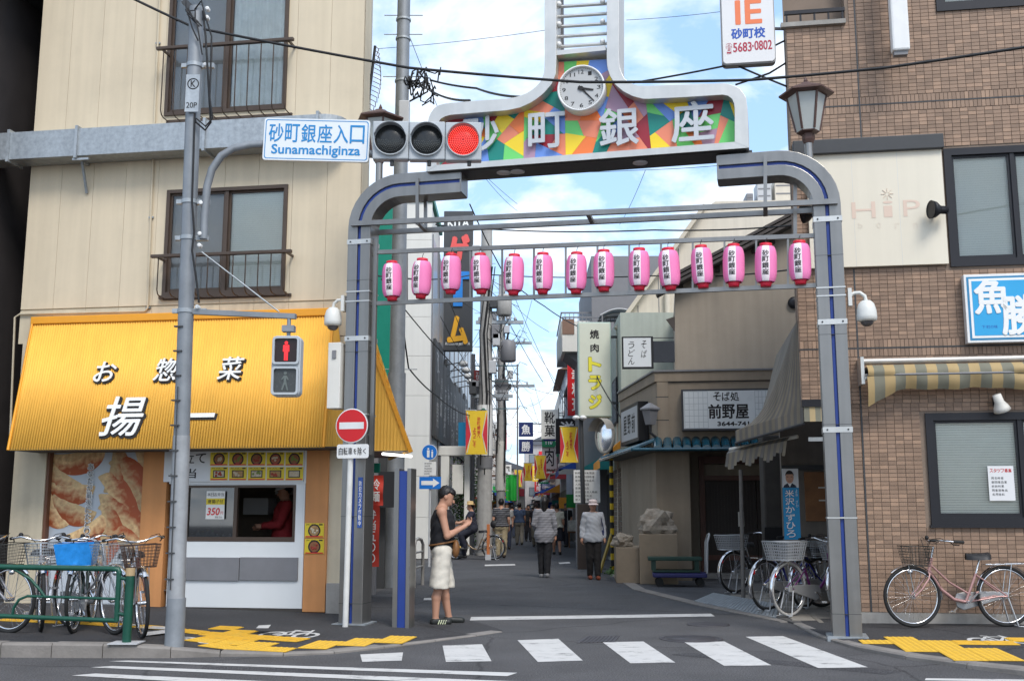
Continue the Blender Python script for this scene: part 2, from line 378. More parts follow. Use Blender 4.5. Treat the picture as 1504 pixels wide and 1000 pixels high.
sst = MB(); sst.add([(SXg(-2.5,y) if s < 0 else SXg(2.95 if y > 24 else 3.3,y), y, .003) for y in (14.6, 18, 24, 40, 230) for s in (-1, 1)], [(2*i, 2*i+1, 2*i+3, 2*i+2) for i in range(4)])
struct(sst.build('side_street', asphalt('street_asphalt', (.074,.075,.080))))
for q in (((300,978),(520,984),(515,990),(290,984)), ((1010,958),(1330,985),(1300,990),(985,961))):
    b = MB(); b.add([(p[0], p[1], .002) for p in (G(*k) for k in q)], [(0,1,2,3)]); struct(b.build('asphalt_patch', asphalt('patch_asphalt', (.058,.057,.06))))
def pave(name, front, back, m):
    """pavement slab lofted between its kerb line and its back line"""
    b = MB(); K, Q = 6, 14; F_ = [Vector(p) for p in front]; B_ = [Vector(p) for p in back]; A, C = [], []
    for i in range(len(F_) - 1):
        for k in range(K): A.append(F_[i].lerp(F_[i+1], k / K)); C.append(B_[i].lerp(B_[i+1], k / K))
    A.append(F_[-1]); C.append(B_[-1]); n = len(A); vs = [A[i].lerp(C[i], j / Q) for j in range(Q + 1) for i in range(n)]
    b.add(vs, [(j*n+i, j*n+i+1, (j+1)*n+i+1, (j+1)*n+i) for j in range(Q) for i in range(n-1)], True)
    o = b.build(name, m); struct(o); return o
def kerbs(parent, line, hs, w=.16):
    for i in range(len(line) - 1):
        a, c = Vector(line[i]), Vector(line[i+1]); k = max(1, round((c - a).length / .6))
        for j in range(k):
            p = a.lerp(c, j / k); q = a.lerp(c, (j + 1) / k); d = (q - p).normalized(); nrm = Vector((-d.y, d.x, 0)) * w
            h0 = hs[i] + (hs[i+1] - hs[i]) * j / k; h1 = hs[i] + (hs[i+1] - hs[i]) * (j + 1) / k
            p2 = p + d * .004; q2 = q - d * .004; e = random.uniform(-.003, .003)
            vs = [p2, q2, q2 + nrm, p2 + nrm]
            B = MB(); ch = min(.02, .4 * max(h0, .01))
            lo = [(v.x, v.y, -.02) for v in vs]
            hi = [(vs[0].x + nrm.x*.1, vs[0].y + nrm.y*.1, h0 + e), (vs[1].x + nrm.x*.1, vs[1].y + nrm.y*.1, h1 + e), (vs[2].x, vs[2].y, h1 + e), (vs[3].x, vs[3].y, h0 + e)]
            mid = [(vs[0].x, vs[0].y, max(.0, h0 + e - ch)), (vs[1].x, vs[1].y, max(.0, h1 + e - ch))]
            B.add(lo + hi + mid, [(4,5,6,7),(0,1,9,8),(8,9,5,4),(1,2,6,5,9),(2,3,7,6),(3,0,8,4,7)])
            B.build('kerb_stone', KERB, parent)
# left pavement
lk = [G(-260,961),G(0,965),G(150,966),G(250,966),G(323,964),G(416,963.5),G(491,960),G(565,952),G(640,942),G(700,934),G(738,928)]
lh = [.135,.135,.13,.10,.05,.035,.03,.028,.022,.016,.012]
lb_px = [FL.w(-9.5,2), FL.w(-7.5,2), FL.w(-5.8,2), FL.w(-4.4,2), FL.w(-3.2,2.2), FL.w(-2,2.4), FL.w(-1,2.6), FL.w(-.2,2.8), Vector(G(585,895)), Vector(G(655,905)), Vector(G(705,915))]
lfr = []
for i, (p, h) in enumerate(zip(lk, lh)): lfr.append((p[0], p[1] + .12, h - .002))
walkL = pave('pavement_left', lfr, [(p[0], p[1], h) for p, h in zip(lb_px, [.12,.12,.115,.11,.10,.08,.06,.045,.02,.012,.008])], A_WALK)
kerbs(walkL, lk, lh)
# right pavement
rk = [G(1165,917),G(1205,937),G(1260,954),G(1330,968),G(1420,981),G(1530,995),G(1760,1018)]
rh = [.02,.03,.04,.045,.05,.06,.09]
rfr = [(p[0] + .05, p[1] + .12, h - .002) for p, h in zip(rk, rh)]
walkR = pave('pavement_right', rfr, [FR.w(-.5,.6,.03), FR.w(-.3,.6,.035), FR.w(.1,.6,.045), FR.w(1,.6,.055), FR.w(2,.6,.06), FR.w(3.2,.6,.07), FR.w(6,.6,.1)], A_WALK)
kerbs(walkR, rk, rh)
# paved forecourt under the bicycles: small square pavers
PAVER = mat('forecourt_paver', (.27,.245,.21), .85, var=.2, scale=5, bump=.25, isl=.22, dirt=.25)
fc = MB(); fq = [G(1060,884),G(1168,917),G(1262,921),G(1300,858),G(1090,858)]
fc.prism([(p[0],p[1]) for p in fq], .0, .022, 'xy'); fore = struct(fc.build('forecourt', mat('paver_joint', (.10,.095,.09), .9)))
pv = MB(); pv.box(-.142,.142,-.142,.142,0,.012); pvm = pv.mesh('paver', PAVER)
def inside(pt, poly):
    c = False; n = len(poly)
    for i in range(n):
        a, b = poly[i], poly[i-1]
        if (a[1] > pt[1]) != (b[1] > pt[1]) and pt[0] < (b[0]-a[0]) * (pt[1]-a[1]) / (b[1]-a[1]) + a[0]: c = not c
    return c
for i in range(-14, 14):
    for j in range(-14, 14):
        w = FR.w(-1.2 + i * .29, 1.4 + j * .29)
        if all(inside((w.x + a, w.y + b), fq) for a in (-.14,.14) for b in (-.14,.14)): link('paver', pvm, fore, (w.x, w.y, .02), -FR.a)
# steel ramp plate with ribs bridging the gutter
rp = MB(); a, b_, c_, d_ = [Vector(G(*p)) for p in ((1020,884),(1140,909),(1146,896),(1048,878))]
for k in range(26):
    t0, t1 = k / 26, (k + .82) / 26
    P = [a.lerp(b_, t0), a.lerp(b_, t1), d_.lerp(c_, t1), d_.lerp(c_, t0)]
    rp.add([(p.x, p.y, z + (.075 if i > 1 else .012)) for z in (0, .012) for i, p in enumerate(P)], [(4,5,6,7),(0,1,5,4),(1,2,6,5),(2,3,7,6),(3,0,4,7),(3,2,1,0)])
rp.add([(p.x, p.y, (.072 if i > 1 else .008)) for i, p in enumerate([a, b_, c_, d_])], [(0,1,2,3)])
rp.bar((a.x,a.y,.012), (b_.x,b_.y,.012), .02)
tag(rp.build('ramp_plate', M['galv']), 'ribbed grey steel ramp plate at the kerb beside the parked bicycles', 'ramp plate')
gut = MB(); L2 = [G(1146,914),G(1018,888),G(930,866),G(893,842)]
for i in range(3):
    a, b_ = Vector(L2[i]), Vector(L2[i+1]); n = max(1, round((b_-a).length/.6))
    for j in range(n):
        p, q = a.lerp(b_, j/n), a.lerp(b_, (j+.985)/n); d = (q-p).normalized(); nn = Vector((d.y, -d.x, 0)) * .22
        gut.add([(v.x, v.y, z) for z in (-.01, .014) for v in (p, q, q+nn, p+nn)], [(4,5,6,7),(0,1,5,4),(1,2,6,5),(2,3,7,6),(3,0,4,7)])
go = struct(gut.build('gutter', KERB))

def quadmark(name, pts, z=.004, m=None, label=None, cat=None, parent=None):
    b = MB(); P = [G(*p) for p in pts]; n = len(P)
    b.add([(p[0], p[1], z) for p in P], [tuple(range(n))])
    o = b.build(name, m or PAINT, parent)
    if not parent: struct(o)
    return o
xw = struct(MB().build('crosswalk_marking', PAINT))
for q in [((529,961),(592,958),(590,970),(532,972)), ((650,948),(708,946),(722,971),(655,972)), ((760,940),(820,938),(856,970),(790,972)),
          ((885,943),(945,942),(992,973),(926,974)), ((1005,943),(1064,942),(1133,977),(1064,978)), ((1095,935),(1150,934),(1275,980),(1202,981))]:
    quadmark('stripe', q, parent=xw)
xw2 = struct(MB().build('crosswalk_marking', PAINT))
for q in [((160,971),(188,970),(760,988),(745,993)), ((133,980),(165,978),(900,1006),(860,1012)), ((105,992),(140,989),(1040,1030),(980,1040)), ((60,1012),(105,1005),(1100,1060),(1050,1075))]:
    quadmark('stripe', q, parent=xw2)
quadmark('stop_line', ((692,906),(1044,901),(1050,905),(690,911)))
quadmark('edge_line', ((1360,996),(1600,999),(1600,1003),(1358,999)))
for q in [((655,798+0),(690,797),(691,799),(655,800)), ((712,829),(756,828),(757,830),(712,831)), ((820,826),(836,825),(838,827),(822,828)), ((623,878),(640,878),(640,881),(622,881))]:
    quadmark('lane_mark', q)
# street drains and covers
COV = mat('cast_iron', (.075,.07,.075), .6, .4, var=.3, scale=12, bump=.3)
mh = MB(); P = [G(*p) for p in ((847,944),(860,935),(910,934),(902,943))]; mh.prism([(p[0],p[1]) for p in P], 0, .006, 'xy'); 
for k in range(1, 9):
    a = Vector(P[0]).lerp(Vector(P[3]), k/9); b_ = Vector(P[1]).lerp(Vector(P[2]), k/9); mh.bar((a.x,a.y,.008), (b_.x,b_.y,.008), .012, .006)
tag(mh.build('manhole_cover', COV), 'square grey utility cover set in the street beside the zebra stripes', 'manhole cover')
mh = MB(); c = G(1015,938); mh.lathe([(.34,0),(.34,.006),(.30,.008),(.30,.005),(.27,.005),(.27,.008),(0.01,.008)], (c[0],c[1],0), 28)
tag(mh.build('manhole_cover', COV), 'round dark manhole cover near the right end of the zebra stripes', 'manhole cover')
mh = MB(); c = G(1040,917); mh.lathe([(.26,0),(.26,.006),(.22,.008),(0.01,.008)], (c[0],c[1],0), 24)
tag(mh.build('manhole_cover', COV), 'round cover in the asphalt behind the stop line by the ramp plate', 'manhole cover')

# tactile paving: yellow tiles with raised bars
TILE = .3
tb = MB(); tb.box(-.148,.148,-.148,.148,0,.006)
for k in range(4): tb.box(-.13,.13,-.12+k*.072,-.09+k*.072,.006,.012)
tile_line = tb.mesh('tactile_tile', TACT)
tb = MB(); tb.box(-.148,.148,-.148,.148,0,.006)
for i in range(5):
    for j in range(5): tb.cyl((-.116+i*.058,-.116+j*.058,.006),(-.116+i*.058,-.116+j*.058,.011),.016,.011,6)
tile_dot = tb.mesh('tactile_tile', TACT)
def zl(x, y):          # pavement height at a point (left / right)
    best = None
    if x < 1:
        d = [((p[0]-x)**2, h) for p, h in zip(lk, lh)]; w = sum(1/(a+.05) for a, h in d); return sum(h/(a+.05) for a, h in d)/w
    d = [((p[0]-x)**2, h) for p, h in zip(rk, rh)]; w = sum(1/(a+.05) for a, h in d); return sum(h/(a+.05) for a, h in d)/w
tl = struct(MB().build('tactile_paving', TACT)); tr = struct(MB().build('tactile_paving', TACT))
from mathutils.bvhtree import BVHTree
def _bvh(o): return BVHTree.FromPolygons([v.co[:] for v in o.data.vertices], [p.vertices[:] for p in o.data.polygons])
bvL, bvR = _bvh(walkL), _bvh(walkR)
def ht(x, y):
    for b in (bvL, bvR):
        h = b.ray_cast(Vector((x, y, 5)), Vector((0, 0, -1)))
        if h[0]: return h[0].z
    return 0.0
def tilt(x, y):
    for b in (bvL, bvR):
        h = b.ray_cast(Vector((x, y, 5)), Vector((0, 0, -1)))
        if h[0]: return h[1]
    return Vector((0,0,1))
def on_walk(x, y): return any(b.ray_cast(Vector((x, y, 5)), Vector((0, 0, -1)))[0] for b in (bvL, bvR))
def tile(parent, x, y, me, ang):
    if not on_walk(x, y - .02): return
    n = tilt(x, y); n = n if n.z > 0 else -n
    q = n.to_track_quat('Z', 'Y'); m = Vector((0,0,1)).rotation_difference(n).to_matrix() @ Matrix.Rotation(ang, 3, 'Z')
    o = link('tactile_tile', me, parent, (x, y, ht(x, y) + .004)); o.rotation_euler = m.to_euler()
def tilerow(parent, a, b, me, rows=1, ang=None, zz=.09):
    a, b = Vector(G(*a, zz)), Vector(G(*b, zz)); d = (b - a); n = round(d.length / TILE); d.normalize(); an = math.atan2(d.y, d.x); nr = Vector((-d.y, d.x, 0))
    for i in range(n + 1):
        for j in range(rows):
            p = a + d * (TILE * i) + nr * (TILE * j); tile(parent, p.x, p.y, me, an)
tilerow(tl, (20,914), (440,931), tile_line, zz=.1)
def tilegrid(parent, polys, zz, o):
    o = Vector(G(*o, zz)); u = Vector((math.cos(R(-9.5)), math.sin(R(-9.5)), 0)); n = Vector((-u.y, u.x, 0))
    for i in range(-14, 15):
        for j in range(-8, 9):
            p = o + u * TILE * i + n * TILE * j; z = zz; dep = _c*p.y+_s*(z-CAM_H); px = 752+F_PX*p.x/dep; py = 500-F_PX*(-_s*p.y+_c*(z-CAM_H))/dep
            for me, P in polys:
                if inside((px, py), P): tile(parent, p.x, p.y, me, R(-9.5)); break
tilegrid(tl, [(tile_dot, [(278,939),(398,941),(400,946),(482,947),(482,957),(395,957),(284,953)]), (tile_line, [(318,922),(364,923),(364,941),(316,940)]), (tile_dot, [(456,939),(540,936),(556,931),(645,933),(648,939),(600,945),(540,951),(462,948)])], .06, (340,943))
tilegrid(tr, [(tile_dot, [(1286,937),(1352,937),(1358,943),(1420,944),(1420,952),(1458,956),(1460,962),(1502,964),(1502,972),(1406,971),(1402,965),(1366,963),(1362,958),(1332,958),(1326,952),(1304,951),(1302,946),(1286,946)]), (tile_line, [(1420,943.5),(1600,938),(1600,943.5),(1420,949)])], .05, (1340,948))
# painted cycle symbols on the pavement
def cyclemark(cx, cy, w, flip=1, label=''):
    o = MB(); c = G(cx, cy, .1); u = Vector((math.cos(R(-9.5)), math.sin(R(-9.5)), 0)); n = Vector((-u.y, u.x, 0))
    def pt(x, y): p = Vector((c[0], c[1], 0)) + u * x * w * flip + n * y * w * 1.9; return (p.x, p.y, ht(p.x, p.y) + .004)
    def arc(x, y, r, a0, a1, t=.07):
        k = 14; A = []
        for i in range(k + 1):
            an = R(a0 + (a1 - a0) * i / k); A += [pt(x + r * math.cos(an), y + r * math.sin(an)), pt(x + (r - t) * math.cos(an), y + (r - t) * math.sin(an))]
        o.add(A, [(2*i, 2*i+1, 2*i+3, 2*i+2) for i in range(k)])
    def seg(x0, y0, x1, y1, t=.05):
        d = Vector((x1-x0, y1-y0)).normalized(); e = Vector((-d.y, d.x)) * t / 2
        o.add([pt(x0+e.x, y0+e.y), pt(x1+e.x, y1+e.y), pt(x1-e.x, y1-e.y), pt(x0-e.x, y0-e.y)], [(0,1,2,3)])
    arc(-.3, 0, .22, 0, 360); arc(.3, 0, .22, 0, 360); seg(-.3, 0, -.1, .3); seg(-.1, .3, .2, .3); seg(.2, .3, .3, 0); seg(-.1, .3, 0, 0); seg(0, 0, .2, .3); seg(-.3, 0, 0, 0); seg(.2, .3, .16, .42); seg(-.16, .36, -.04, .36)
    struct(o.build('cycle_marking', PAINT))
cyclemark(425, 924, .62); cyclemark(290, 936, .5); cyclemark(1470, 934, .62)
for q in [((380,919),(398,918),(394,923),(376,923)), ((162,917),(250,921),(248,925),(165,921)), ((205,930),(244,925),(246,930),(214,934))]:
    b = MB(); b.add([tuple(Vector(G(*p, .11)) + Vector((0,0,.008))) for p in q], [(0,1,2,3)]); struct(b.build('pavement_marking', PAINT))

# ------------------------------------------------------------------ beige corner building
def rects_minus(u0, u1, z0, z1, holes):
    us = sorted({u0, u1, *[min(max(h[i], u0), u1) for h in holes for i in (0, 1)]}); out = []
    for a, b in zip(us[:-1], us[1:]):
        if b - a < 1e-4: continue
        cuts = sorted([(max(h[2], z0), min(h[3], z1)) for h in holes if h[0] < (a+b)/2 < h[1]]); z = z0
        for c0, c1 in cuts:
            if c1 <= z0 or c0 >= z1: continue
            if c0 > z + 1e-4: out.append((a, b, z, c0))
            z = max(z, c1)
        if z1 > z + 1e-4: out.append((a, b, z, z1))
    return out
def merge_rects(rs): return rs
BEIGE = mat('beige_siding', (.66,.56,.405), .7, var=.07, scale=1.3, streak=.10, bump=.06, bscale=25, dirt=.10)
BEIGE2 = mat('beige_plaster', (.60,.52,.38), .75, var=.1, scale=2, streak=.15, dirt=.2)
bl = fthing(FL, 'corner_shop_building', 'beige panelled corner building with brown windows above the takeaway shop', 'building')
uL = FL.p(12, 700)[0]; ZTOP = 12.5
w1 = (FL.p(250,20)[0], FL.p(425,20)[0], FL.p(330,166)[1], 10.1); w2 = (FL.p(243,350)[0], FL.p(421,350)[0], FL.p(330,432)[1], FL.p(330,276)[1])
zaw = FL.p(260,468)[1]
gap = .0022
strips = 10; sw = (0 - uL) / strips
for i in range(strips):
    for (za, zb) in ((zaw - .3, zaw + .18), (zaw + .2, 6.55), (6.56, ZTOP)):
        for r in rects_minus(uL + i*sw + gap, uL + (i+1)*sw - gap, za, zb, [w1, w2]):
            MB().box(r[0], r[1], 0, .14, r[2], r[3]).build('siding_panel', BEIGE if zb > zaw + .19 else BEIGE2, bl)
BODYD = mat('panel_joint', (.50,.42,.30), .8)
b = MB(); zg = zaw - .3
for r in rects_minus(uL, -.005, zg, ZTOP, [w1, w2]): b.box(r[0], r[1], .02, .24, r[2], r[3])
b.prism([(uL,.24),(-.005,.24),(-1.75,6),(uL,6)], zg, ZTOP, 'xy')
b.build('wall', BODYD, bl)
b = MB(); b.prism([(-.0,.0),(-.0,.26),(-1.73,6.02),(-1.80,6.0),(-.02,.0)], 0.02, ZTOP, 'xy'); b.build('side_wall', BEIGE2, bl)
CURT = mat('curtain', (.74,.78,.78), .8, var=.15, scale=8); BLIND = mat('blind_slats', (.84,.86,.80), .6, var=.05)
SCREEN = mat('window_screen', (.36,.345,.34), .6, var=.08)
def window(parent, u0, u1, z0, z1, kind, v=0.0, frame=None, fw=.05, depth=.08, blinds=True, split=.5):
    fm = frame or M['brownal']
    w = MB().box(u0, u1, v - .03, v + depth, z0, z0 + fw).box(u0, u1, v - .03, v + depth, z1 - fw, z1).box(u0, u0 + fw, v - .03, v + depth, z0 + fw, z1 - fw).box(u1 - fw, u1, v - .03, v + depth, z0 + fw, z1 - fw)
    wo = w.build('window', fm, parent); um = u0 + (u1 - u0) * split
    s = MB().box(um - .025, um + .025, v - .012, v + depth * .8, z0 + fw, z1 - fw)
    for a, c, y in ((u0 + fw, um - .025, v + .012), (um + .025, u1 - fw, v + .03)):
        s.box(a, a + .03, y, y + .03, z0 + fw, z1 - fw).box(c - .03, c, y, y + .03, z0 + fw, z1 - fw).box(a + .03, c - .03, y, y + .03, z0 + fw, z0 + fw + .05).box(a + .03, c - .03, y, y + .03, z1 - fw - .03, z1 - fw)
    s.build('sash', fm, wo)
    MB().box(u0 + fw, um, v + .024, v + .028, z0 + fw, z1 - fw).build('pane', M['glass'], wo); MB().box(um, u1 - fw, v + .042, v + .046, z0 + fw, z1 - fw).build('pane', M['glass'], wo)
    bb = MB(); vb = v + .07
    if kind == 'blind' or kind == 'screen_blind':
        n = int((z1 - z0) / .03)
        a0 = u0 + fw if kind == 'blind' else um
        for k in range(n):
            z = z0 + .06 + k * .03
            if z > z1 - .06: break
            bb.add([(a0, vb + .004, z), (u1 - fw, vb + .004, z), (u1 - fw, vb - .004, z + .027), (a0, vb - .004, z + .027)], [(0,1,2,3)])
        bb.build('blind', BLIND, wo)
        if kind == 'screen_blind': MB().box(u0 + fw, um, vb, vb + .01, z0 + fw, z1 - fw).build('screen', SCREEN, wo)
    else:
        n = 40; xs = [um + (u1 - fw - um) * k / n for k in range(n + 1)]
        bb.add([(x, vb + .02 * math.sin(k * 1.3), z) for z in (z0 + .05, z1 - .04) for k, x in enumerate(xs)], [(k, k+1, n+2+k, n+1+k) for k in range(n)], True)
        bb.build('curtain', CURT, wo); MB().box(u0 + fw, um, vb, vb + .01, z0 + fw, z1 - fw).build('screen', SCREEN, wo)
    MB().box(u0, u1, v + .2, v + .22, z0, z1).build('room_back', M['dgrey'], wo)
    return wo
window(bl, *w1, 'curtain'); window(bl, *w2, 'screen_blind')
MB().box(w2[0] - .03, w2[1] + .03, -.06, .0, w2[2] - .05, w2[2]).build('window_sill', M['brownal'], bl)
def railing(label, px0, px1, py, pyb):
    t = fthing(FL, 'window_railing', label, 'railing'); v = -.26
    u0, z = FL.p(px0, py, v); u1 = FL.p(px1, py, v)[0]; zb = FL.p(px0, pyb, v)[1] - .02
    MB().box(u0 - .06, u1 + .06, v - .03, v + .03, z - .02, z + .025).build('top_rail', M['brownal'], t, bevel=.006)
    for u in (u0 + .02, u1 - .02): MB().bar((u, v, z - .005), (u, -.001, z - .005), .025, .03).build('rail_arm', M['brownal'], t)
    n = 11
    for k in range(n):
        u = u0 + .05 + (u1 - u0 - .1) * k / (n - 1)
        MB().tube([(u, v, z - .02), (u, v, zb + .08), (u, v + .03, zb + .025), (u, v + .09, zb), (u, -.02, zb)], .0085, 6).build('baluster', M['brownal'], t)
    MB().box(u0 + .02, u1 - .02, -.03, -.004, zb - .02, zb + .02).build('bottom_rail', M['brownal'], t)
railing('brown metal window railing under the upper window of the beige building', 236, 425, 72, 168)
railing('brown metal window railing in front of the lower blind-covered window', 228, 422, 377, 432)
# conduit
cp = MB(); pth = [FL.q(237,-60,-.03), FL.q(226,190,-.03), FL.q(217,452,-.03), FL.q(213,457,-.03), FL.q(30,461,-.03), FL.q(22,466,-.03), FL.q(15,640,-.03)]
cp.tube(pth, .016, 8).build('conduit', BEIGE2, bl)
for k in (0, .5, 1, 1.5, 2, 2.6): 
    p = pth[0].lerp(pth[1], min(k, 1)) if k <= 1 else pth[1].lerp(pth[2], min(k - 1, 1)); MB().box(p.x - .035, p.x + .035, -.03, -.002, p.z - .012, p.z + .012).build('pipe_clip', M['galv'], bl)

# galvanised duct along the facade
du = fthing(FL, 'steel_duct', 'long galvanised box duct running across the beige facade', 'duct'); v0, v1 = -.36, -.02
zt0, zb0 = FL.p(60, 192, v0)[1], FL.p(60, 232, v0)[1]; ue = FL.p(470, 180, v0)[0]; ul = FL.p(-90, 210, v0)[0]
MB().box(ul, ue, v0, v1, zb0, zt0).build('duct_section', M['galv'], du, bevel=.006)
el = MB(); k = 8; cx = ue; pr_ = [(ue, v0), *[(ue + .30 * math.sin(R(a)), v1 - .05 - (.29) * math.cos(R(a))) for a in range(15, 91, 15)], (ue + .30, v1), (ue, v1)]
el.prism(pr_, zb0 + .002, zt0 - .002, 'xy').build('duct_elbow', M['galv'], du)
for px in (14, 113, 300, 466):
    u = FL.p(px, 200, v0)[0]; MB().box(u - .02, u + .02, v0 - .03, v1, zb0 - .035, zt0 + .035).build('flange', M['galv'], du)
u = FL.p(105, 240, v0)[0]; MB().bar((u, -.34, zb0 - .045), (u + .25, -.34, zb0 - .045), .03).bar((u + .06, -.2, zb0 - .02), (u + .06, -.02, zb0 - .45), .03).build('bracket', M['galv'], du)

# yellow corrugated awning
AWN = mat('yellow_sheet', (.88,.48,.08), .62, var=.07, scale=2, streak=.10, spec=.25); AWN2 = mat('yellow_trim', (.80,.34,.02), .45, var=.08)
aw = fthing(FL, 'awning', 'bright yellow corrugated sheet awning over the takeaway counter', 'awning'); VF = -.72
uTl, zT = FL.p(48, 475, -.12); uTr = FL.p(489, 463, -.12)[0]; uBl, zB = FL.p(12, 661, VF); uBr = FL.p(474, 661, VF)[0]
def corr_quad(mb, tl, tr, bl_, br, n, amp, nrm):
    """corrugated sheet between a top edge and a bottom edge"""
    tl, tr, bl_, br, nrm = map(Vector, (tl, tr, bl_, br, nrm)); vs = []; sub = 4
    for i in range(n * sub + 1):
        t = i / (n * sub); off = nrm * (amp * math.sin(2 * math.pi * i / sub + .4)); vs += [tl.lerp(tr, t) + off, bl_.lerp(br, t) + off]
    return mb.add(vs, [(2*i, 2*i+1, 2*i+3, 2*i+2) for i in range(n * sub)], True)
nrm = Vector((0, -(zT - zB), .6)).normalized()
s = corr_quad(MB(), (uTl, -.12, zT), (uTr, -.12, zT), (uBl, VF, zB), (uBr, VF, zB), 118, .009, nrm); so_ = s.build('front_sheet', AWN, aw)
sm = so_.modifiers.new('thickness', 'SOLIDIFY'); sm.thickness = .004
s = corr_quad(MB(), (uTr, -.12, zT), (uTr + .02, -.02, zT), (uBr, VF, zB), (uBr + .2, -.02, zB), 12, .009, (1, -.3, 0)); s.build('side_sheet', AWN, aw)
s = corr_quad(MB(), (uTl, -.02, zT), (uTl, -.12, zT), (uBl, -.02, zB), (uBl, VF, zB), 12, .009, (-1, 0, 0)); s.build('side_sheet', AWN, aw)
MB().box(uTl - .02, uTr + .02, -.15, -.001, zT - .015, zT + .09).build('top_flashing', AWN2, aw, bevel=.01)
MB().tube([(uTr + .01, -.13, zT), (uBr + .012, VF - .008, zB)], .018, 8).build('edge_trim', AWN2, aw); MB().tube([(uTl, -.13, zT), (uBl, VF - .008, zB)], .018, 8).build('edge_trim', AWN2, aw)
MB().box(uBl, uBr, VF + .01, VF + .05, zB - .01, zB + .02).box(uBl, uBr + .15, VF + .05, -.01, zB + .0, zB + .012).build('soffit', mat('soffit', (.10,.085,.07), .8), aw)
def on_awn(px, py):   # point on the sloping sheet
    lo, hi = VF - .05, -.05
    for _ in range(40):
        v = (lo + hi) / 2; u, z = FL.p(px, py, v); vv = -.12 + (VF + .12) * (zT - z) / (zT - zB)
        if v > vv: hi = v
        else: lo = v
    return Vector((u, v, z))
tilt_a = math.atan2(-.12 - VF, zT - zB)
for ch, px, py, w_, h_ in (('お',157,547,.32,.32), ('惣',247,544,.34,.36), ('菜',341,542,.34,.36), ('揚',183,612,.60,.60), ('一',294,611,.46,.085)):
    p = on_awn(px, py)
    bold = .05 if ch != '一' else .0
    o = put(MB(), ch, 0, 0, w_ * 1.02, h_ * 1.02, 0, bold + .03, .008, .1).build('character_edge', M['ink'], aw, (p.x + .008, p.y - .014, p.z - .012), (-tilt_a, 0, 0))
    o = put(MB(), ch, 0, 0, w_ * .95, h_ * .95 if ch != '一' else h_ * .7, 0, bold * .35, .012, .1).build('character', M['white'], aw, (p.x - .004, p.y - .024, p.z + .006), (-tilt_a, 0, 0))
# awning return on the side street, closed by a ribbed triangular end
us = FL.p(543, 560, .3)[0]
s2 = thing('awning', 'yellow ribbed triangular awning end beside the no entry sign', 'awning', FL.o, -FL.a)
A0 = FL.q(541, 492, .3); B0 = FL.q(546, 662, .3); C0 = FL.q(604, 664, .3)
n = 12; vs = []
sub = 4
for i in range(n * sub + 1):
    t = i / (n * sub); zt = A0.z + (C0.z - A0.z) * t; x = B0.x + (C0.x - B0.x) * t; o_ = .008 * math.sin(2 * math.pi * i / sub)
    vs += [(x, .3 + o_, zt), (x, .3 + o_, B0.z)]
MB().add(vs, [(2*i, 2*i+1, 2*i+3, 2*i+2) for i in range(n * sub)], True).build('end_sheet', AWN, s2)
MB().bar((A0.x, .29, A0.z), (C0.x, .29, C0.z), .05, .05).build('edge_trim', AWN2, s2)
MB().add([(A0.x,.3,A0.z),(C0.x,.3,C0.z),(C0.x-.95,2.6,C0.z),(A0.x-1.2,2.6,A0.z)], [(0,1,2,3)]).build('top_sheet', AWN, s2)
MB().prism([(B0.x,.32),(C0.x-.02,.32),(C0.x-.9,2.4),(B0.x-.9,2.4)], B0.z + .01, B0.z + .03, 'xy').build('soffit', M['dgrey'], s2)
MB().cyl((B0.x + .1, .5, B0.z - .03), (B0.x + .32, 1.2, B0.z - .03), .02).build('tube_lamp', mat('tube_lamp', (.9,.9,.9), .4, emit=(1,.98,.95), es=1.5), s2)

# ---- shop front
zAw = zB + .25
def fb(px0, px1, py0, py1, v=0.0): 
    a = FL.p(px0, (py0+py1)/2, v)[0]; c = FL.p(px1, (py0+py1)/2, v)[0]; m = (px0+px1)/2
    return a, c, FL.p(m, py1, v)[1], FL.p(m, py0, v)[1]
OR = mat('orange_render', (.60,.27,.10), .75, var=.12, scale=2, streak=.14, bump=.1)
top = zg - .004
def slab(name, px0, px1, m, v0, v1, z0=.06, z1=None, bev=.006):
    a = FL.p(px0, 780, v0)[0]; c = FL.p(px1, 780, v0)[0]; return MB().box(a, c, v0, v1, z0, z1 or top).build(name, m, bl, bevel=bev)
slab('pillar', 13, 61, BEIGE2, -.02, .4); slab('pillar', 61.4, 66, mat('brown_trim', (.16,.07,.04), .6), .0, .3)
slab('wall_panel', 66.4, 204, mat('poster_back', (.50,.53,.56), .5, var=.05), .10, .3)
slab('pillar', 205, 241, OR, -.02, .3); slab('pillar', 447, 480, OR, -.03, .3)
slab('pillar', 480.4, 516.5, BEIGE2, .01, .3); slab('pillar_base', 481, 517, M['concrete'], -.04, .3, 0, FL.p(500,856)[1])
b = MB().box(uL, -.01, -.005, .3, 0, .095); b.build('base_course', mat('base_dark', (.06,.055,.05), .8, var=.3), bl)
SHOPW = mat('shop_white_panel', (.72,.74,.74), .35, var=.03, scale=2)
ow = fb(272, 434, 712, 795); pw = fb(248, 446, 708, 894)
b = MB()
for r in rects_minus(pw[0], pw[1], .1, pw[3] + .03, [ow]): b.box(r[0], r[1], .0, .05, r[2], r[3])
b.build('counter_front', SHOPW, bl)
gp_ = fb(270, 352, 818, 852); MB().box(gp_[0], gp_[1], -.03, .0, gp_[2], gp_[3]).build('grey_panel', M['mgrey'], bl, bevel=.004)
gp2 = fb(353, 438, 818, 852); MB().box(gp2[0], gp2[1], -.03, .0, gp2[2], gp2[3]).build('grey_panel', M['mgrey'], bl, bevel=.004)
b = MB().box(pw[0]-.03, pw[1]+.03, -.02, .06, FL.p(350,710)[1], top).build('header_panel', SHOPW, bl)
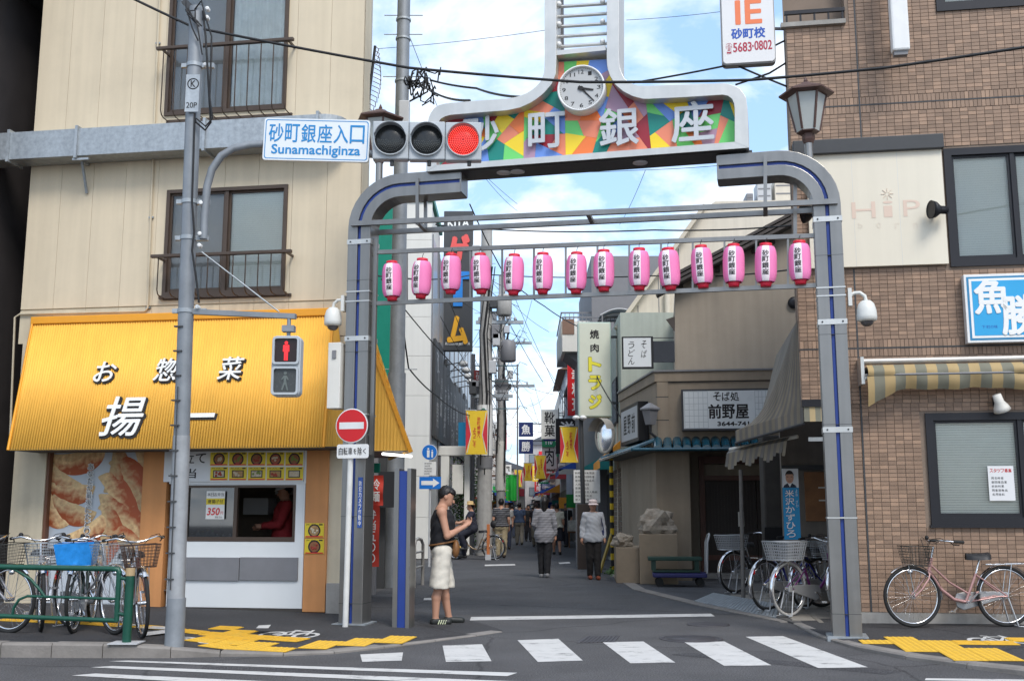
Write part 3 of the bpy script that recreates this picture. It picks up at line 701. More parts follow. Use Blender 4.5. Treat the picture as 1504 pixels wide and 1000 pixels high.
# interior room
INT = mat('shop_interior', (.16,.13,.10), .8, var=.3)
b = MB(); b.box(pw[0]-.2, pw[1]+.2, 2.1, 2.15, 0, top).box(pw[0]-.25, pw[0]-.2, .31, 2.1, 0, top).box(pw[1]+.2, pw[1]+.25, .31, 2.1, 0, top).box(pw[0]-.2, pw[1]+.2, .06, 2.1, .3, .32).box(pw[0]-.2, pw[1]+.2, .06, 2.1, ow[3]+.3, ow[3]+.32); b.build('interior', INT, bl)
b = MB(); fwd = .035
b.box(ow[0], ow[1], -.005, .07, ow[2], ow[2]+.06).box(ow[0], ow[1], -.005, .07, ow[3]-fwd, ow[3]).box(ow[0], ow[0]+fwd, -.005, .07, ow[2]+.06, ow[3]-fwd).box(ow[1]-fwd, ow[1], -.005, .07, ow[2]+.06, ow[3]-fwd)
um = FL.p(346, 750)[0]; b.box(um-.03, um+.02, .0, .06, ow[2]+.06, ow[3]-fwd); wo = b.build('service_window', M['brownal'], bl)
MB().box(ow[0]+fwd, um-.03, .03, .034, ow[2]+.06, ow[3]-fwd).build('pane', M['glassd'], wo)
MB().box(ow[0]-.1, ow[1]+.1, .08, .55, ow[2]-.04, ow[2]+.0).build('counter_shelf', M['wood'], bl)
for k in range(3): MB().box(ow[0]+.1+k*.5, ow[0]+.5+k*.5, 1.7, 2.05, ow[2]+.35+.3*(k%2), ow[2]+.6+.3*(k%2)).build('back_shelf', M['lgrey'], bl, bevel=.01)
# bottles on the counter
for k, (px, colr, h_) in enumerate([(281,(.7,.72,.7),.11),(290,(.55,.25,.08),.15),(297,(.6,.35,.1),.14),(304,(.5,.3,.08),.16),(311,(.12,.42,.08),.15),(318,(.6,.55,.5),.10),(327,(.6,.6,.6),.09),(337,(.75,.75,.72),.10)]):
    u = FL.p(px, 785, .2)[0]; names = ['small white jar', 'orange topped sauce bottle', 'amber sauce bottle', 'tall brown sauce bottle', 'green capped sauce bottle', 'pale grey cup', 'steel condiment pot', 'white tub']
    cm = mat('bottle_%d' % k, colr, .3, var=.05)
    bt = thing('sauce_bottle', names[k] + ' on the takeaway window counter', 'bottle', FL.w(u, .22, ow[2] + .0), -FL.a)
    MB().lathe([(.03,0),(.032,.01),(.032,h_*.6),(.014,h_*.8),(.012,h_*.82)], n=12).build('bottle_body', mat('bottle_clear', (.5,.48,.45), .25, var=.1), bt); MB().lathe([(.014,h_*.82),(.014,h_*.94),(.006,h_)], n=10).build('cap', cm, bt)
o = MB().box(0, .26, -.07, .07, 0, .025).build('tray', mat('tray_blue', (.05,.25,.6), .4)); o.location = FL.w(um + .06, .25, ow[2] + .002); o.rotation_euler = (0,0,-FL.a); tag(o, 'small blue tray on the counter of the service window', 'tray')
# menu board
FOODY = mat('menu_yellow', (.72,.55,.03), .5, var=.08)
mbd = fthing(FL, 'menu_board', 'white menu board with rows of yellow dish pictures above the service window', 'menu board')
q = fb(241, 446, 661, 707, -.05); q = (q[0], q[1], q[2], q[3] + .05); MB().box(q[0], q[1], -.05, -.021, q[2], q[3]).build('board', mat('board_white', (.66,.67,.68), .4, var=.04), mbd)
t = MB(); row(t, '仕立て', FL.p(252,685,-.05)[0], FL.p(303,685,-.05)[0], FL.p(280,673,-.05)[1], .13, -.052, .02); row(t, '弁当', FL.p(250,685,-.05)[0], FL.p(290,685,-.05)[0], FL.p(280,695,-.05)[1], .13, -.052, .02); t.build('lettering', M['ink'], mbd)
def dish(parent, a, c, z0, z1, v, seed, bowl=True):
    r = random.Random(seed); pc = MB().box(a, c, v - .004, v, z0, z1).build('dish_picture', FOODY, parent)
    cx, cz = (a + c) / 2, z0 + (z1 - z0) * .48; w = (c - a) * .33
    b = MB()
    if bowl:
        b.lathe([(w,0),(w,.002),(0.001,.002)], (cx, v - .0045, cz), 18, False, 'y'); b.cur = 1; b.lathe([(w*.78,0),(w*.78,.001),(0.001,.001)], (cx, v - .0068, cz), 14, False, 'y')
        b.cur = 2
        for k in range(6): b.ball((cx + r.uniform(-.45,.45)*w, v - .009, cz + r.uniform(-.4,.4)*w), w * .2, 6, (1,.2,1))
    else:
        b.box(cx - w, cx + w, v - .008, v - .0045, cz - w*.6, cz + w*.6); b.cur = 1; b.box(cx - w*.85, cx + w*.85, v - .0095, v - .0085, cz - w*.45, cz + w*.45); b.cur = 2
        for k in range(5): b.ball((cx + r.uniform(-.6,.6)*w, v - .010, cz + r.uniform(-.3,.3)*w), w * .22, 6, (1,.2,1))
    hue = r.choice([(.28,.09,.03),(.35,.16,.05),(.5,.42,.3),(.3,.05,.03)])
    b.build('dish', [M['ink'], mat('food_%d' % (seed % 4), [(.30,.12,.05),(.55,.47,.35),(.36,.10,.05),(.42,.25,.10)][seed % 4], .6, var=.4, scale=30), mat('food_b%d' % (seed % 3), [(.6,.5,.35),(.35,.05,.03),(.18,.25,.05)][seed % 3], .6)], pc)
    t = MB(); t.box(a + .01, c - .01, v - .0055, v - .0045, z0 + .004, z0 + .02); t.build('caption_bar', M['inkr'], pc)
    t = MB(); row(t, '丼カレー定食'[:4], a + .015, c - .015, z1 - .018, .02, v - .0048, .01); t.build('caption', M['ink'], pc)
for i in range(5):
    for j in range(2):
        px0 = 309 + i * 27.6; py0 = 664 + j * 21.6; q = fb(px0, px0 + 26, py0, py0 + 19.5, -.05); dish(mbd, q[0], q[1], q[2], q[3], -.051, i * 2 + j, j == 0)
ps = fthing(FL, 'dish_poster', 'pair of small yellow dish posters on the right orange pillar', 'poster')
for k, (y0, y1) in enumerate(((768,789),(791,813))):
    q = fb(448, 476, y0, y1, -.03); dish(ps, q[0], q[1], q[2], q[3], -.036, 3 + k)
# price card
pc = fthing(FL, 'price_card', 'white and yellow price card reading 350 yen stuck in the service window', 'price card')
q = fb(303, 330, 721, 762, .0); MB().box(q[0], q[1], -.004, .0, q[2], q[3]).build('card', mat('card_white', (.75,.74,.70), .5, var=.04), pc)
h_ = q[3] - q[2]; MB().box(q[0], q[1], -.006, -.0045, q[2] + h_*.52, q[2] + h_*.74).build('yellow_band', FOODY, pc)
t = MB(); put(t, '350', q[0]+(q[1]-q[0])*.42, q[2]+h_*.27, (q[1]-q[0])*.68, h_*.27, -.0065, .03, 0, .15); put(t, '円', q[0]+(q[1]-q[0])*.87, q[2]+h_*.22, .035, .04, -.0065, .02); t.build('price', M['inkr'], pc)
t = MB(); row(t, '本日お弁当', q[0]+.01, q[1]-.01, q[2]+h_*.88, h_*.13, -.006, .01); row(t, '唐揚げ付', q[0]+.02, q[1]-.02, q[2]+h_*.63, h_*.14, -.0065, .02); row(t, '税込', q[0]+.13, q[1]-.02, q[2]+h_*.07, h_*.07, -.006, .01); t.build('lettering', M['ink'], pc)
# dumpling poster
dp = fthing(FL, 'food_poster', 'tall poster of fried dumplings with vertical writing behind the parked bicycles', 'poster')
q = fb(69, 203, 640, 882, .1); VP = .095; q = (q[0], q[1], .12, top - .1)
MB().box(q[0], q[1], VP, .0995, q[2], q[3]).build('sheet', mat('poster_paper', (.50,.54,.58), .4, var=.05, scale=1), dp)
DOUGH = mat('dumpling_print', (.72,.50,.25), .55, var=.35, scale=14, isl=.25)
nt = DOUGH.node_tree; N = nt.nodes; L = nt.links; bs = N['Principled BSDF']; src = bs.inputs['Base Color'].links[0].from_socket
tcx = N.new('ShaderNodeTexCoord'); nz = N.new('ShaderNodeTexNoise'); nz.inputs['Scale'].default_value = 11; nz.inputs['Detail'].default_value = 8; L.new(tcx.outputs['Object'], nz.inputs['Vector']); sx_ = N.new('ShaderNodeSeparateXYZ'); L.new(tcx.outputs['Object'], sx_.inputs[0]); ad_ = N.new('ShaderNodeMath'); ad_.operation = 'MULTIPLY_ADD'; ad_.inputs[1].default_value = 2.2; L.new(sx_.outputs[2], ad_.inputs[0]); L.new(nz.outputs[0], ad_.inputs[2])
rp_ = N.new('ShaderNodeMapRange'); rp_.inputs[1].default_value = .62; rp_.inputs[2].default_value = 1.05; L.new(ad_.outputs[0], rp_.inputs[0]); mx = N.new('ShaderNodeMix'); mx.data_type = 'RGBA'; L.new(rp_.outputs[0], mx.inputs[0]); L.new(src, mx.inputs[6]); mx.inputs[7].default_value = (.36,.075,.02,1); L.new(mx.outputs[2], bs.inputs['Base Color'])
def dumpling(cx, cz, ln, wd, ang):
    b = MB(); n = 16; k = 6; vs = []
    for i in range(n + 1):
        t = i / n * math.pi; half = wd * math.sin(t) ** .6; cxx = -ln / 2 * math.cos(t); bow = .22 * ln * math.sin(t)
        for j in range(k + 1):
            s_ = j / k; z = bow + half * (s_ - .5); d = .011 * math.sin(s_ * math.pi) * math.sin(t) * (1 + .25 * math.sin(i * 2.2) * (1 if s_ > .6 else 0))
            vs.append((cxx, -d, z))
    b.add(vs, [(i*(k+1)+j, i*(k+1)+j+1, (i+1)*(k+1)+j+1, (i+1)*(k+1)+j) for i in range(n) for j in range(k)], True)
    return b.build('printed_dumpling', DOUGH, dp, (cx, VP - .002, cz), (0, R(ang), 0))
U = lambda px: FL.p(px, 720, VP)[0]; Z = lambda py: FL.p(135, py, VP)[1]
for k, (px, py, ln, wd, an) in enumerate([(196,668,1.0,.42,70),(112,662,1.0,.40,170),(88,690,.95,.42,215),(160,690,.8,.36,100),(104,706,.95,.40,195),(86,738,.9,.38,235),(112,738,.9,.38,205),(184,716,1.1,.44,55),(166,742,1.15,.44,62),(130,770,.9,.38,150),(152,772,1.1,.44,85),(178,770,1.0,.42,38),(150,796,.9,.36,110),(182,800,.8,.34,20)]):
    u = U(px); 
    o = dumpling(u, Z(py), ln * .8, wd * .8, an); o.location.y -= .0008 * k
t = MB(); column(t, 'あなたが最後にたどりつく', U(133), Z(680), Z(806), .10, VP - .027, .10, .001, .0); t.build('lettering_halo', M['inkw'], dp)
t = MB(); column(t, 'あなたが最後にたどりつく', U(133), Z(680), Z(806), .078, VP - .031, .015, .0, .14); t.build('lettering', M['ink'], dp)
# ---- dark neighbour at the left edge
nb = fthing(FL, 'dark_building', 'dark concrete building at the far left edge', 'building')
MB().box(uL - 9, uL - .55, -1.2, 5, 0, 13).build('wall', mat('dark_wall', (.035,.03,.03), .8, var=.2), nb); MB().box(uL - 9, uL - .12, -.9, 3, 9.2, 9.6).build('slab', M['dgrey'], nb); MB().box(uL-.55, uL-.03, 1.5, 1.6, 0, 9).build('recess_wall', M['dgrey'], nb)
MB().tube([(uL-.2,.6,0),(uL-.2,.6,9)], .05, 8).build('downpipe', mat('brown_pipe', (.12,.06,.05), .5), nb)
# ------------------------------------------------------------------ utility pole, street sign, signals
PB = Vector(G(256, 944, .12)); YP = PB.y
def at(px, py, Y=None): return Vector(D(px, py, YP if Y is None else Y))
up = thing('utility_pole', 'grey steel utility pole standing on the left pavement before the takeaway', 'utility pole', PB)
PT = at(289, 12); hp = PT.z - PB.z; dx = PT.x - PB.x
lean = lambda z: dx * z / hp
MB().cyl((0,0,-.1), (lean(hp),0,hp), .078, .074, 24).build('pole_shaft', M['galv_pole'], up)
zc_ = at(262, 640).z - PB.z
MB().cyl((0,0,.02), (lean(zc_),0,zc_), .084, .0825, 24).build('pole_sheath', mat('pole_sheath', (.36,.37,.38), .45, .3, var=.2, scale=7, streak=.2), up)
MB().cyl((0,0,-.12), (0,0,.42), .092, .089, 24).build('pole_base', M['galv_pole'], up)
def band(z, r=.084): 
    b = MB().cyl((lean(z),0,z-.02), (lean(z),0,z+.02), r, r, 20); b.box(lean(z)-r-.05, lean(z)-r+.01, -.02, .02, z-.022, z+.022).box(lean(z)+r-.01, lean(z)+r+.12, -.02, .02, z-.025, z+.025); return b.build('band', M['galv'], up)
for py in (97, 297, 350, 457): band(at(270, py).z - PB.z)
for py in (300, 345, 362, 452, 98, 16, 29):
    z = at(285, py).z - PB.z; MB().lathe([(.012,-.03),(.022,-.028),(.022,-.01),(.014,-.008),(.014,.004),(.022,.006),(.022,.026),(.012,.03)], (lean(z)+.125, -.03, z), 10, True, 'y').build('insulator', M['white'], up)
for i in range(11):
    z = .6 + i * .245; MB().box(lean(z)-.088, lean(z)+.0, -.09, -.05, z-.007, z+.007).build('strap_tooth', M['dgrey'], up)
MB().tube([(lean(.5)-.03,-.088,.5),(lean(2)-.03,-.086,2),(lean(2.4)-.03,-.085,2.45)], .006, 5).build('strap', M['dgrey'], up)
z0, z1 = at(294,170).z - PB.z, at(294,116).z - PB.z
MB().box(lean(z0)-.055, lean(z0)+.085, -.108, -.1, z0, z1).build('number_plate', M['galv'], up)
t = MB(); put(t, 'K', lean(z0)+.02, z1-.1, .05, .07, -.1105, .02); put(t, '20P', lean(z0)+.015, z0+.07, .11, .06, -.1105, .01)
t.tube([(lean(z0)+.02+.055*math.cos(a), -.1105, z1-.1+.055*math.sin(a)) for a in [math.pi*k/12 for k in range(24)]], .005, 4, closed=True); t.build('lettering', M['ink'], up)
# cables running down the pole
MB().tube([at(300,20)-PB+Vector((0,-.05,0)), at(306,60)-PB+Vector((0,-.1,0)), at(309,110)-PB+Vector((0,-.1,0)), at(313,185)-PB+Vector((0,-.09,0)), at(305,196)-PB+Vector((0,-.09,0)), at(292,185)-PB+Vector((0,-.1,0)), at(290,172)-PB+Vector((0,-.1,0)), at(289,230)-PB+Vector((0,-.11,0)), at(287,300)-PB+Vector((0,-.115,0)), at(290,345)-PB+Vector((.0,-.115,0)), at(287,372)-PB+Vector((0,-.115,0)), at(294,420)-PB+Vector((0,-.11,0)), at(297,448)-PB+Vector((0,-.11,0))], .011, 6).build('cable', M['wire'], up)
MB().tube([at(289,20)-PB+Vector((0,-.08,0)), at(300,8)-PB+Vector((0,-.1,0)), at(305,30)-PB+Vector((0,-.1,0)), at(312,60)-PB+Vector((.02,-.1,0)), at(310,150)-PB+Vector((.02,-.12,0)), at(314,180)-PB+Vector((.02,-.12,0)), at(304,192)-PB+Vector((.02,-.12,0)), at(293,180)-PB+Vector((.0,-.11,0))], .009, 6).build('cable', M['wire'], up)
for k in range(7):
    r = random.Random(k); p0 = at(276+r.random()*6, 6+r.random()*18)-PB; p1 = at(290+r.random()*14, 30+r.random()*60)-PB
    MB().tube([p0+Vector((0,-.1,0)), (p0+p1)/2+Vector((r.uniform(-.06,.06),-.13,r.uniform(-.08,.08))), p1+Vector((0,-.1,0))], .008, 5).build('cable', M['wire'], up)
MB().bar(at(270,2)-PB, at(300,30)-PB, .05, .06).build('wire_bracket', M['dgrey'], up)

# curved arm and street name board
ss = thing('street_name_sign', 'white street name board in blue letters on a curved grey arm', 'street sign', PB)
arm = [at(300,352), at(301,320), at(305,275), at(312,250), at(326,230), at(345,219), at(370,214), at(400,213), at(470,222), at(548,228), at(640,232)]
MB().tube([p - PB + Vector((0,-.02,0)) for p in arm], .04, 12).build('arm', M['galv_pole'], ss)
a, c = at(390,178)-PB, at(546,245)-PB; th = R(1.4)
sb = thing('x', 'x', 'x'); bpy.data.objects.remove(sb)
cx, cz = (a.x+c.x)/2, (a.z+c.z)/2; W, Hh = at(545,210).x-at(391,210).x, at(470,180).z-at(470,241).z
def rrect(w, h, r, n=5):
    out = []
    for sx, sz, a0 in ((1,1,0),(-1,1,90),(-1,-1,180),(1,-1,270)):
        for i in range(n+1): t = R(a0+90*i/n); out.append((sx*(w/2-r)+r*math.cos(t), sz*(h/2-r)+r*math.sin(t)))
    return out
bd = MB().prism(rrect(W,Hh,.03), -.115, -.085).build('sign_board', mat('sign_board_white', (.70,.74,.76), .4, var=.04), ss, (cx,0,cz), (0,th,0))
b = MB(); o_ = rrect(W*.972,Hh*.93,.025); i_ = rrect(W*.957,Hh*.895,.022); n = len(o_)
b.add([(p[0],-.1165,p[1]) for p in o_]+[(p[0],-.1165,p[1]) for p in i_], [(k,(k+1)%n,n+(k+1)%n,n+k) for k in range(n)]); b.build('sign_border', mat('sign_blue', (.01,.22,.52), .45, var=0), bd)
b = MB(); row(b, '砂町銀座入口', -W*.46, W*.46, Hh*.15, Hh*.44, -.117, .022, 0, .1); put(b, 'Sunamachiginza', 0, -Hh*.27, W*.84, Hh*.30, -.117, .022); b.build('lettering', mat('sign_blue', (.02,.16,.55)), bd)
for px in (425, 520): 
    p = at(px, 218)-PB; MB().box(p.x-.02,p.x+.02,-.084,.0,cz-.12,cz+.16).build('bracket', M['galv'], ss)

sg = thing('traffic_light', 'grey three lens traffic light showing red hanging beside the name board', 'traffic light', PB)
HOUS = mat('signal_grey', (.42,.45,.47), .45, var=.08)
x0, x1 = at(549,215).x-PB.x, at(708,215).x-PB.x; zt, zb = at(630,188).z-PB.z, at(630,243).z-PB.z
wd = (x1-x0-.012)/3; y0 = -.2
REDL = mat('red_lens', (.28,.002,.003), .25, var=.1, emit=(1,.0,.0), es=.07); LED = mat('red_led', (.6,.02,.02), .4, emit=(1,.10,.08), es=.75)
DARKL = mat('dark_lens', (.02,.022,.022), .22, var=.3, scale=60)
for k in range(3):
    xa = x0+.012+wd*k; cxk = xa+wd/2; czk = (zt+zb)/2 - .006*k; rr = wd*.43
    hs = MB().box(xa+.002, xa+wd-.002, y0, y0+.11, zb-.006*k, zt-.006*k).build('housing', HOUS, sg, bevel=.012)
    MB().lathe([(rr*1.07,0),(rr*1.07,-.03),(rr,-.03),(rr,.0)], (cxk, y0-.001, czk), 32, True, 'y').build('lens_ring', HOUS, hs)
    h = []; nn = 18
    for i in range(nn+1):
        t = R(10+160*i/nn); h.append((math.cos(t)*rr*1.03, math.sin(t)*rr*1.03))
    vs = [(cxk+p[0], y, czk+p[1]) for y in (y0-.028, y0-.10+.0) for p in h]
    vz = MB().add(vs, [(i,i+1,nn+2+i,nn+1+i) for i in range(nn)], True).build('visor', HOUS, hs); vz.modifiers.new('t','SOLIDIFY').thickness = .004
    MB().lathe([(rr*.99,0),(rr*.9,-.012),(rr*.6,-.028),(rr*.3,-.036),(.001,-.038)], (cxk, y0-.004, czk), 32, True, 'y').build('lens', REDL if k == 2 else DARKL, hs)
    if k == 2:
        b = MB()
        for ring in range(1, 9):
            n = ring*6; rad = rr*.93*ring/8
            for i in range(n):
                t = 2*math.pi*i/n; b.ball((cxk+rad*math.cos(t), y0-.006-.036*(1-(rad/rr)**2)**.5, czk+rad*math.sin(t)), .0065, 5)
        b.build('led_cluster', LED, hs)
    else:
        b = MB()
        for ring in range(2, 8):
            n = ring*6; rad = rr*.9*ring/8
            for i in range(n):
                t = 2*math.pi*i/n
                if math.sin(t) < -.1: b.ball((cxk+rad*math.cos(t), y0-.006-.034*(1-(rad/rr)**2)**.5, czk+rad*math.sin(t)), .005, 4)
        b.build('led_cluster', mat('led_off', (.10,.11,.11), .3, var=0), hs)
MB().box(x0, x1-.1, y0+.112, y0+.15, zt-.16, zt-.10).build('mount_rail', M['galv_pole'], sg); 
for px in (578, 632, 690): p = at(px,250)-PB; MB().cyl((p.x,y0+.05,p.z-.005),(p.x,y0+.05,p.z+.05),.02).build('drain_cap', M['dgrey'], sg)

pd = thing('pedestrian_light', 'grey pedestrian light with red standing man on a bracket over the awning', 'pedestrian light', PB)
p0, p1 = at(283,458)-PB, at(438,468)-PB
MB().bar(p0, p1+Vector((0,-.12,0)), .06, .05).build('bracket_arm', M['galv_pole'], pd); MB().tube([at(296,370)-PB, at(410,458)-PB], .008, 6).build('stay_wire', M['galv'], pd)
c0 = at(426,541)-PB; hx = .5*(at(447,541).x-at(405,541).x); hz = .5*(at(426,497).z-at(426,584).z)
MB().cyl((c0.x,-.12,c0.z+hz-.01),(c0.x,-.12,p1.z),.02).box(c0.x-.06,c0.x+.06,-.17,-.07,c0.z+hz+.05,c0.z+hz+.11).build('hanger', M['galv_pole'], pd)
b = MB().prism([(c0.x+p[0], c0.z+p[1]) for p in rrect(2*hx,2*hz,.05)], -.2, -.06).build('housing', HOUS, pd, bevel=.008)
for k, s_ in enumerate((1,-1)):
    czk = c0.z+s_*hz*.5; w = hx*1.62; h = hz*.82
    fr = MB(); o_ = rrect(w+.03,h+.03,.03); i_ = rrect(w-.01,h-.01,.02); n=len(o_)
    fr.add([(c0.x+p[0],-.235,czk+p[1]) for p in o_]+[(c0.x+p[0],-.235,czk+p[1]) for p in i_]+[(c0.x+p[0],-.2,czk+p[1]) for p in o_]+[(c0.x+p[0],-.2,czk+p[1]) for p in i_], [(j,(j+1)%n,n+(j+1)%n,n+j) for j in range(n)]+[(j,(j+1)%n,2*n+(j+1)%n,2*n+j) for j in range(n)]+[(n+j,n+(j+1)%n,3*n+(j+1)%n,3*n+j) for j in range(n)])
    fr.build('lens_frame', HOUS, b)
    MB().prism([(c0.x+p[0],czk+p[1]) for p in rrect(w-.01,h-.01,.02)], -.205, -.2005).build('lens', mat('ped_lens', (.05,.055,.055), .25, var=.2, scale=40) if k else mat('ped_lens_red', (.02,.008,.008), .3), b)
    f = MB(); sc = h*.42; yy = -.212
    f.lathe([(sc*.16,0),(sc*.16,.004),(.001,.004)], (c0.x, yy, czk+sc*.74), 14, False, 'y')
    if k == 0: polys = [[(-.28,.52),(.28,.52),(.30,-.1),(.2,-.1),(.19,.36),(.17,-.95),(.03,-.95),(0,-.12),(-.03,-.95),(-.17,-.95),(-.19,.36),(-.2,-.1),(-.30,-.1)]]
    else: polys = [[(-.12,.52),(.14,.52),(.34,.1),(.26,.04),(.1,.26),(.12,-.1),(.32,-.9),(.18,-.92),(0,-.3),(-.22,-.92),(-.36,-.86),(-.12,-.1),(-.14,.26),(-.32,.06),(-.38,.14)]]
    for P in polys: f.prism([(c0.x+x*sc, czk+z*sc) for x,z in P], yy, yy+.004)
    f.build('figure', mat('ped_red', (.7,.02,.02), .4, emit=(1,.02,.03), es=.6) if k == 0 else mat('ped_off', (.12,.14,.13), .4, var=0), b)

# ------------------------------------------------------------------ the street arch
ar = fthing(FG, 'street_arch', 'steel shopping street arch with bent posts, colourful mosaic name panel and clock', 'arch')
STL = M['steel']; BLU = M['blue']
uR = FG.p(1244, 936)[0]
zbL = FG.p(620, 275)[1]; zbR = FG.p(1120, 247)[1]
def sweep(path, lo, hi, y0, y1, m, name, parent):
    """rectangular section swept along an in-plane path; lo/hi = offsets across the path, y0/y1 = depth"""
    vs = []; P = [Vector((p[0],p[1])) for p in path]
    for i, p in enumerate(P):
        d = (P[min(i+1,len(P)-1)]-P[max(i-1,0)]).normalized(); nn = Vector((-d.y, d.x))
        for o, y in ((lo,y0),(hi,y0),(hi,y1),(lo,y1)): q = p+nn*o; vs.append((q.x,y,q.y))
    k = len(P); b = MB(); b.add(vs, [(4*i+j,4*i+(j+1)%4,4*i+4+(j+1)%4,4*i+4+j) for i in range(k-1) for j in range(4)]); b.add(vs[:4],[(0,1,2,3)]); b.add(vs[-4:],[(3,2,1,0)])
    return b.build(name, m, parent, bevel=.006)
def post(u, zb, sgn, uend, name):
    rad = .52; path = [(u,-.05),(u,zb-rad)] + [(u+sgn*(rad-rad*math.cos(R(a))), zb-rad+rad*math.sin(R(a))) for a in range(10,91,10)] + [(uend,zb)]
    w = .15
    o = sweep(path, -w, -.02, -.15, .15, STL, name, ar); sweep(path, .02, w, -.15, .15, STL, 'flange', o); sweep(path, -.02, .02, -.128, .13, BLU, 'blue_stripe', o); return o
ueL = FG.p(681, 270)[0]; ueR = FG.p(1055, 247)[0]
pL = post(0, zbL, 1, ueL, 'post'); pR = post(uR, zbR, -1, ueR, 'post')
MB().box(ueL-.01, ueL+.012, -.145, .145, zbL-.14, zbL+.14).build('end_cap', STL, pL); MB().box(ueR-.012, ueR+.01, -.145, .145, zbR-.14, zbR+.14).build('end_cap', STL, pR)
# steel straps round the posts
for u, pys, o in ((0,(360,432,446,500,640-30),pL), (uR,(325,425,437,475,632,760),pR)):
    for py in pys:
        z = FG.p(520 if u == 0 else 1240, py)[1]; h = .03 if py in (360,500,325,475,632) else .008
        MB().box(u-.157,u+.157,-.157,.157,z-h,z+h).build('strap', M['steel_lt'], o); [MB().cyl((u+dx_,-.157,z),(u+dx_,-.166,z),.011,n=6).build('bolt', M['dgrey'], o) for dx_ in (-.11,.11) if h > .02]
for u, o in ((0,pL),(uR,pR)):
    for z in (.28, 1.3, 2.3, 3.3, 4.2): MB().box(u-.1508,u+.1508,-.1508,.1508,z-.0025,z+.0025).build('weld_seam', M['dgrey'], o)
    MB().box(u-.21,u+.21,-.21,.21,-.01,.05).build('foot_plate', M['galv'], o)
# upright slim rails next to the posts
for px, y0p, y1p in ((546,352,668),(1213,305,662)):
    u, z0 = FG.p(px, y1p, -.05); z1 = FG.p(px, y0p, -.05)[1]; MB().box(u-.025,u+.025,-.08,-.03,z0,z1).build('side_rail', STL, ar)
    s_ = 1 if px < 800 else -1
    for zz in (z0+.25, (z0+z1)/2, z1-.2): MB().box(u-.14*s_ if s_>0 else u+.02, u-.02*s_ if s_>0 else u+.14, -.07,-.04, zz-.015, zz+.015).build('rail_bracket', STL, ar)
# upper twin rails and lantern lattice
def rail(a, c, v, w, h, name): 
    (u0,z0),(u1,z1) = FG.p(*a,v), FG.p(*c,v); return MB().bar((u0,v,z0),(u1,v,z1), w, h).build(name, STL, ar)
rail((516,329),(1230,296),-.17,.05,.06,'upper_rail'); rail((530,343),(1226,308),.17,.05,.06,'upper_rail')
rail((544,371),(1206,346),-.05,.04,.05,'lattice_rail'); rail((544,446),(1206,419),-.05,.04,.05,'lattice_rail')
for i in range(15):
    px = 551+i*(1204-551)/14; a = FG.q(px, 372-i*1.75, -.05); c = FG.q(px, 444-i*1.83, -.05); MB().bar(a, c, .022, .022).build('lattice_bar', STL, ar)
for px, yt, yb, v in ((613,262,330,-.16),(625,280,340,.15),(1124,228,302,-.16),(1168,240,345,.05)):
    a, c = FG.q(px,yt,v), FG.q(px,yb,v); MB().bar(a, c, .04, .03).build('hanger', STL, ar)
for px, y in ((613,326),(863,313),(1124,301)):
    a = FG.q(px,y,-.17); MB().bar(a, a+Vector((0,.36,-.02)), .05, .04).build('rail_tie', STL, ar)
# --- mosaic name panel
VFt, VBk = -.22, .26
f_ = lambda pts, v=VFt: [FG.p(x,y,v) for x,y in pts]
OUT = [(626,252),(626,190),(629,174),(635,161),(643,155),(655,152),(700,148),(740,145.5),(757,143),(772,138),(785,130),(794,120),(799,109),(800,95),(800,0),(800,-90)]
OUTR = [(909,-90),(909,0),(909,90),(911,103),(916,114),(924,122),(936,126),(960,126),(1063,122.5),(1077,125),(1089,132),(1096,144),(1098,160),(1100,217)]
INN = [(641,243),(641,190),(644,178),(650,172),(662,169),(705,165.5),(745,162.5),(765,158),(782,150),(797,139),(810,124),(816,110),(817,92)]
INR = [(891,88),(892,100),(896,112),(904,125),(916,135),(930,142),(946,146),(1000,143.5),(1063,139.5),(1073,142),(1078,150),(1079,162),(1079,209)]
FRM = mat('panel_frame_steel', (.60,.59,.56), .42, .6, var=.12, scale=3, streak=.1)
def ring_strip(o_, i_, name, closed=False):
    """frame profile lofted between outer and inner outline with the same number of points"""
    n = len(o_); b = MB(); vs = []
    for (a, c) in zip(o_, i_):
        vs += [(a[0],VFt,a[1]),(c[0],VFt,c[1]),(c[0],VBk,c[1]),(a[0],VBk,a[1])]
    b.add(vs, [(4*i+j,4*i+(j+1)%4,4*i+4+(j+1)%4,4*i+4+j) for i in range(n-1) for j in range(4)]); b.add(vs[:4],[(0,1,2,3)]); b.add(vs[-4:],[(3,2,1,0)])
    return b.build(name, FRM, ar, bevel=.004)
def resample(pts, n):
    P = [Vector(p) for p in pts]; L_ = [0]
    for a, c in zip(P[:-1], P[1:]): L_.append(L_[-1]+(c-a).length)
    out = []
    for k in range(n):
        t = L_[-1]*k/(n-1)
        for i in range(len(P)-1):
            if t <= L_[i+1]+1e-9: out.append(tuple(P[i].lerp(P[i+1], (t-L_[i])/max(1e-9,L_[i+1]-L_[i])))); break
    return out
oL, iL = f_(OUT), f_(INN+[(817,0),(817,-90)]); oR, iR = f_(OUTR), f_([(891,-90),(891,0)]+INR)
ring_strip(resample(oL,60), resample(iL,60), 'frame_side'); ring_strip(resample(oR,60), resample(iR,60), 'frame_side')
bt = [FG.p(626,252,VFt), FG.p(1100,217,VFt), FG.p(1079,208.5,VFt), FG.p(641,242.5,VFt)]
MB().prism(bt, VFt+.002, VBk-.002).build('frame_base', FRM, ar)
MB().add([(bt[0][0]+.03,VFt+.03,bt[0][1]-.012),(bt[1][0]-.03,VFt+.03,bt[1][1]-.012),(bt[1][0]-.03,VBk-.03,bt[1][1]-.012),(bt[0][0]+.03,VBk-.03,bt[0][1]-.012)],[(0,1,2,3)]).build('soffit_panel', M['dgrey'], ar)
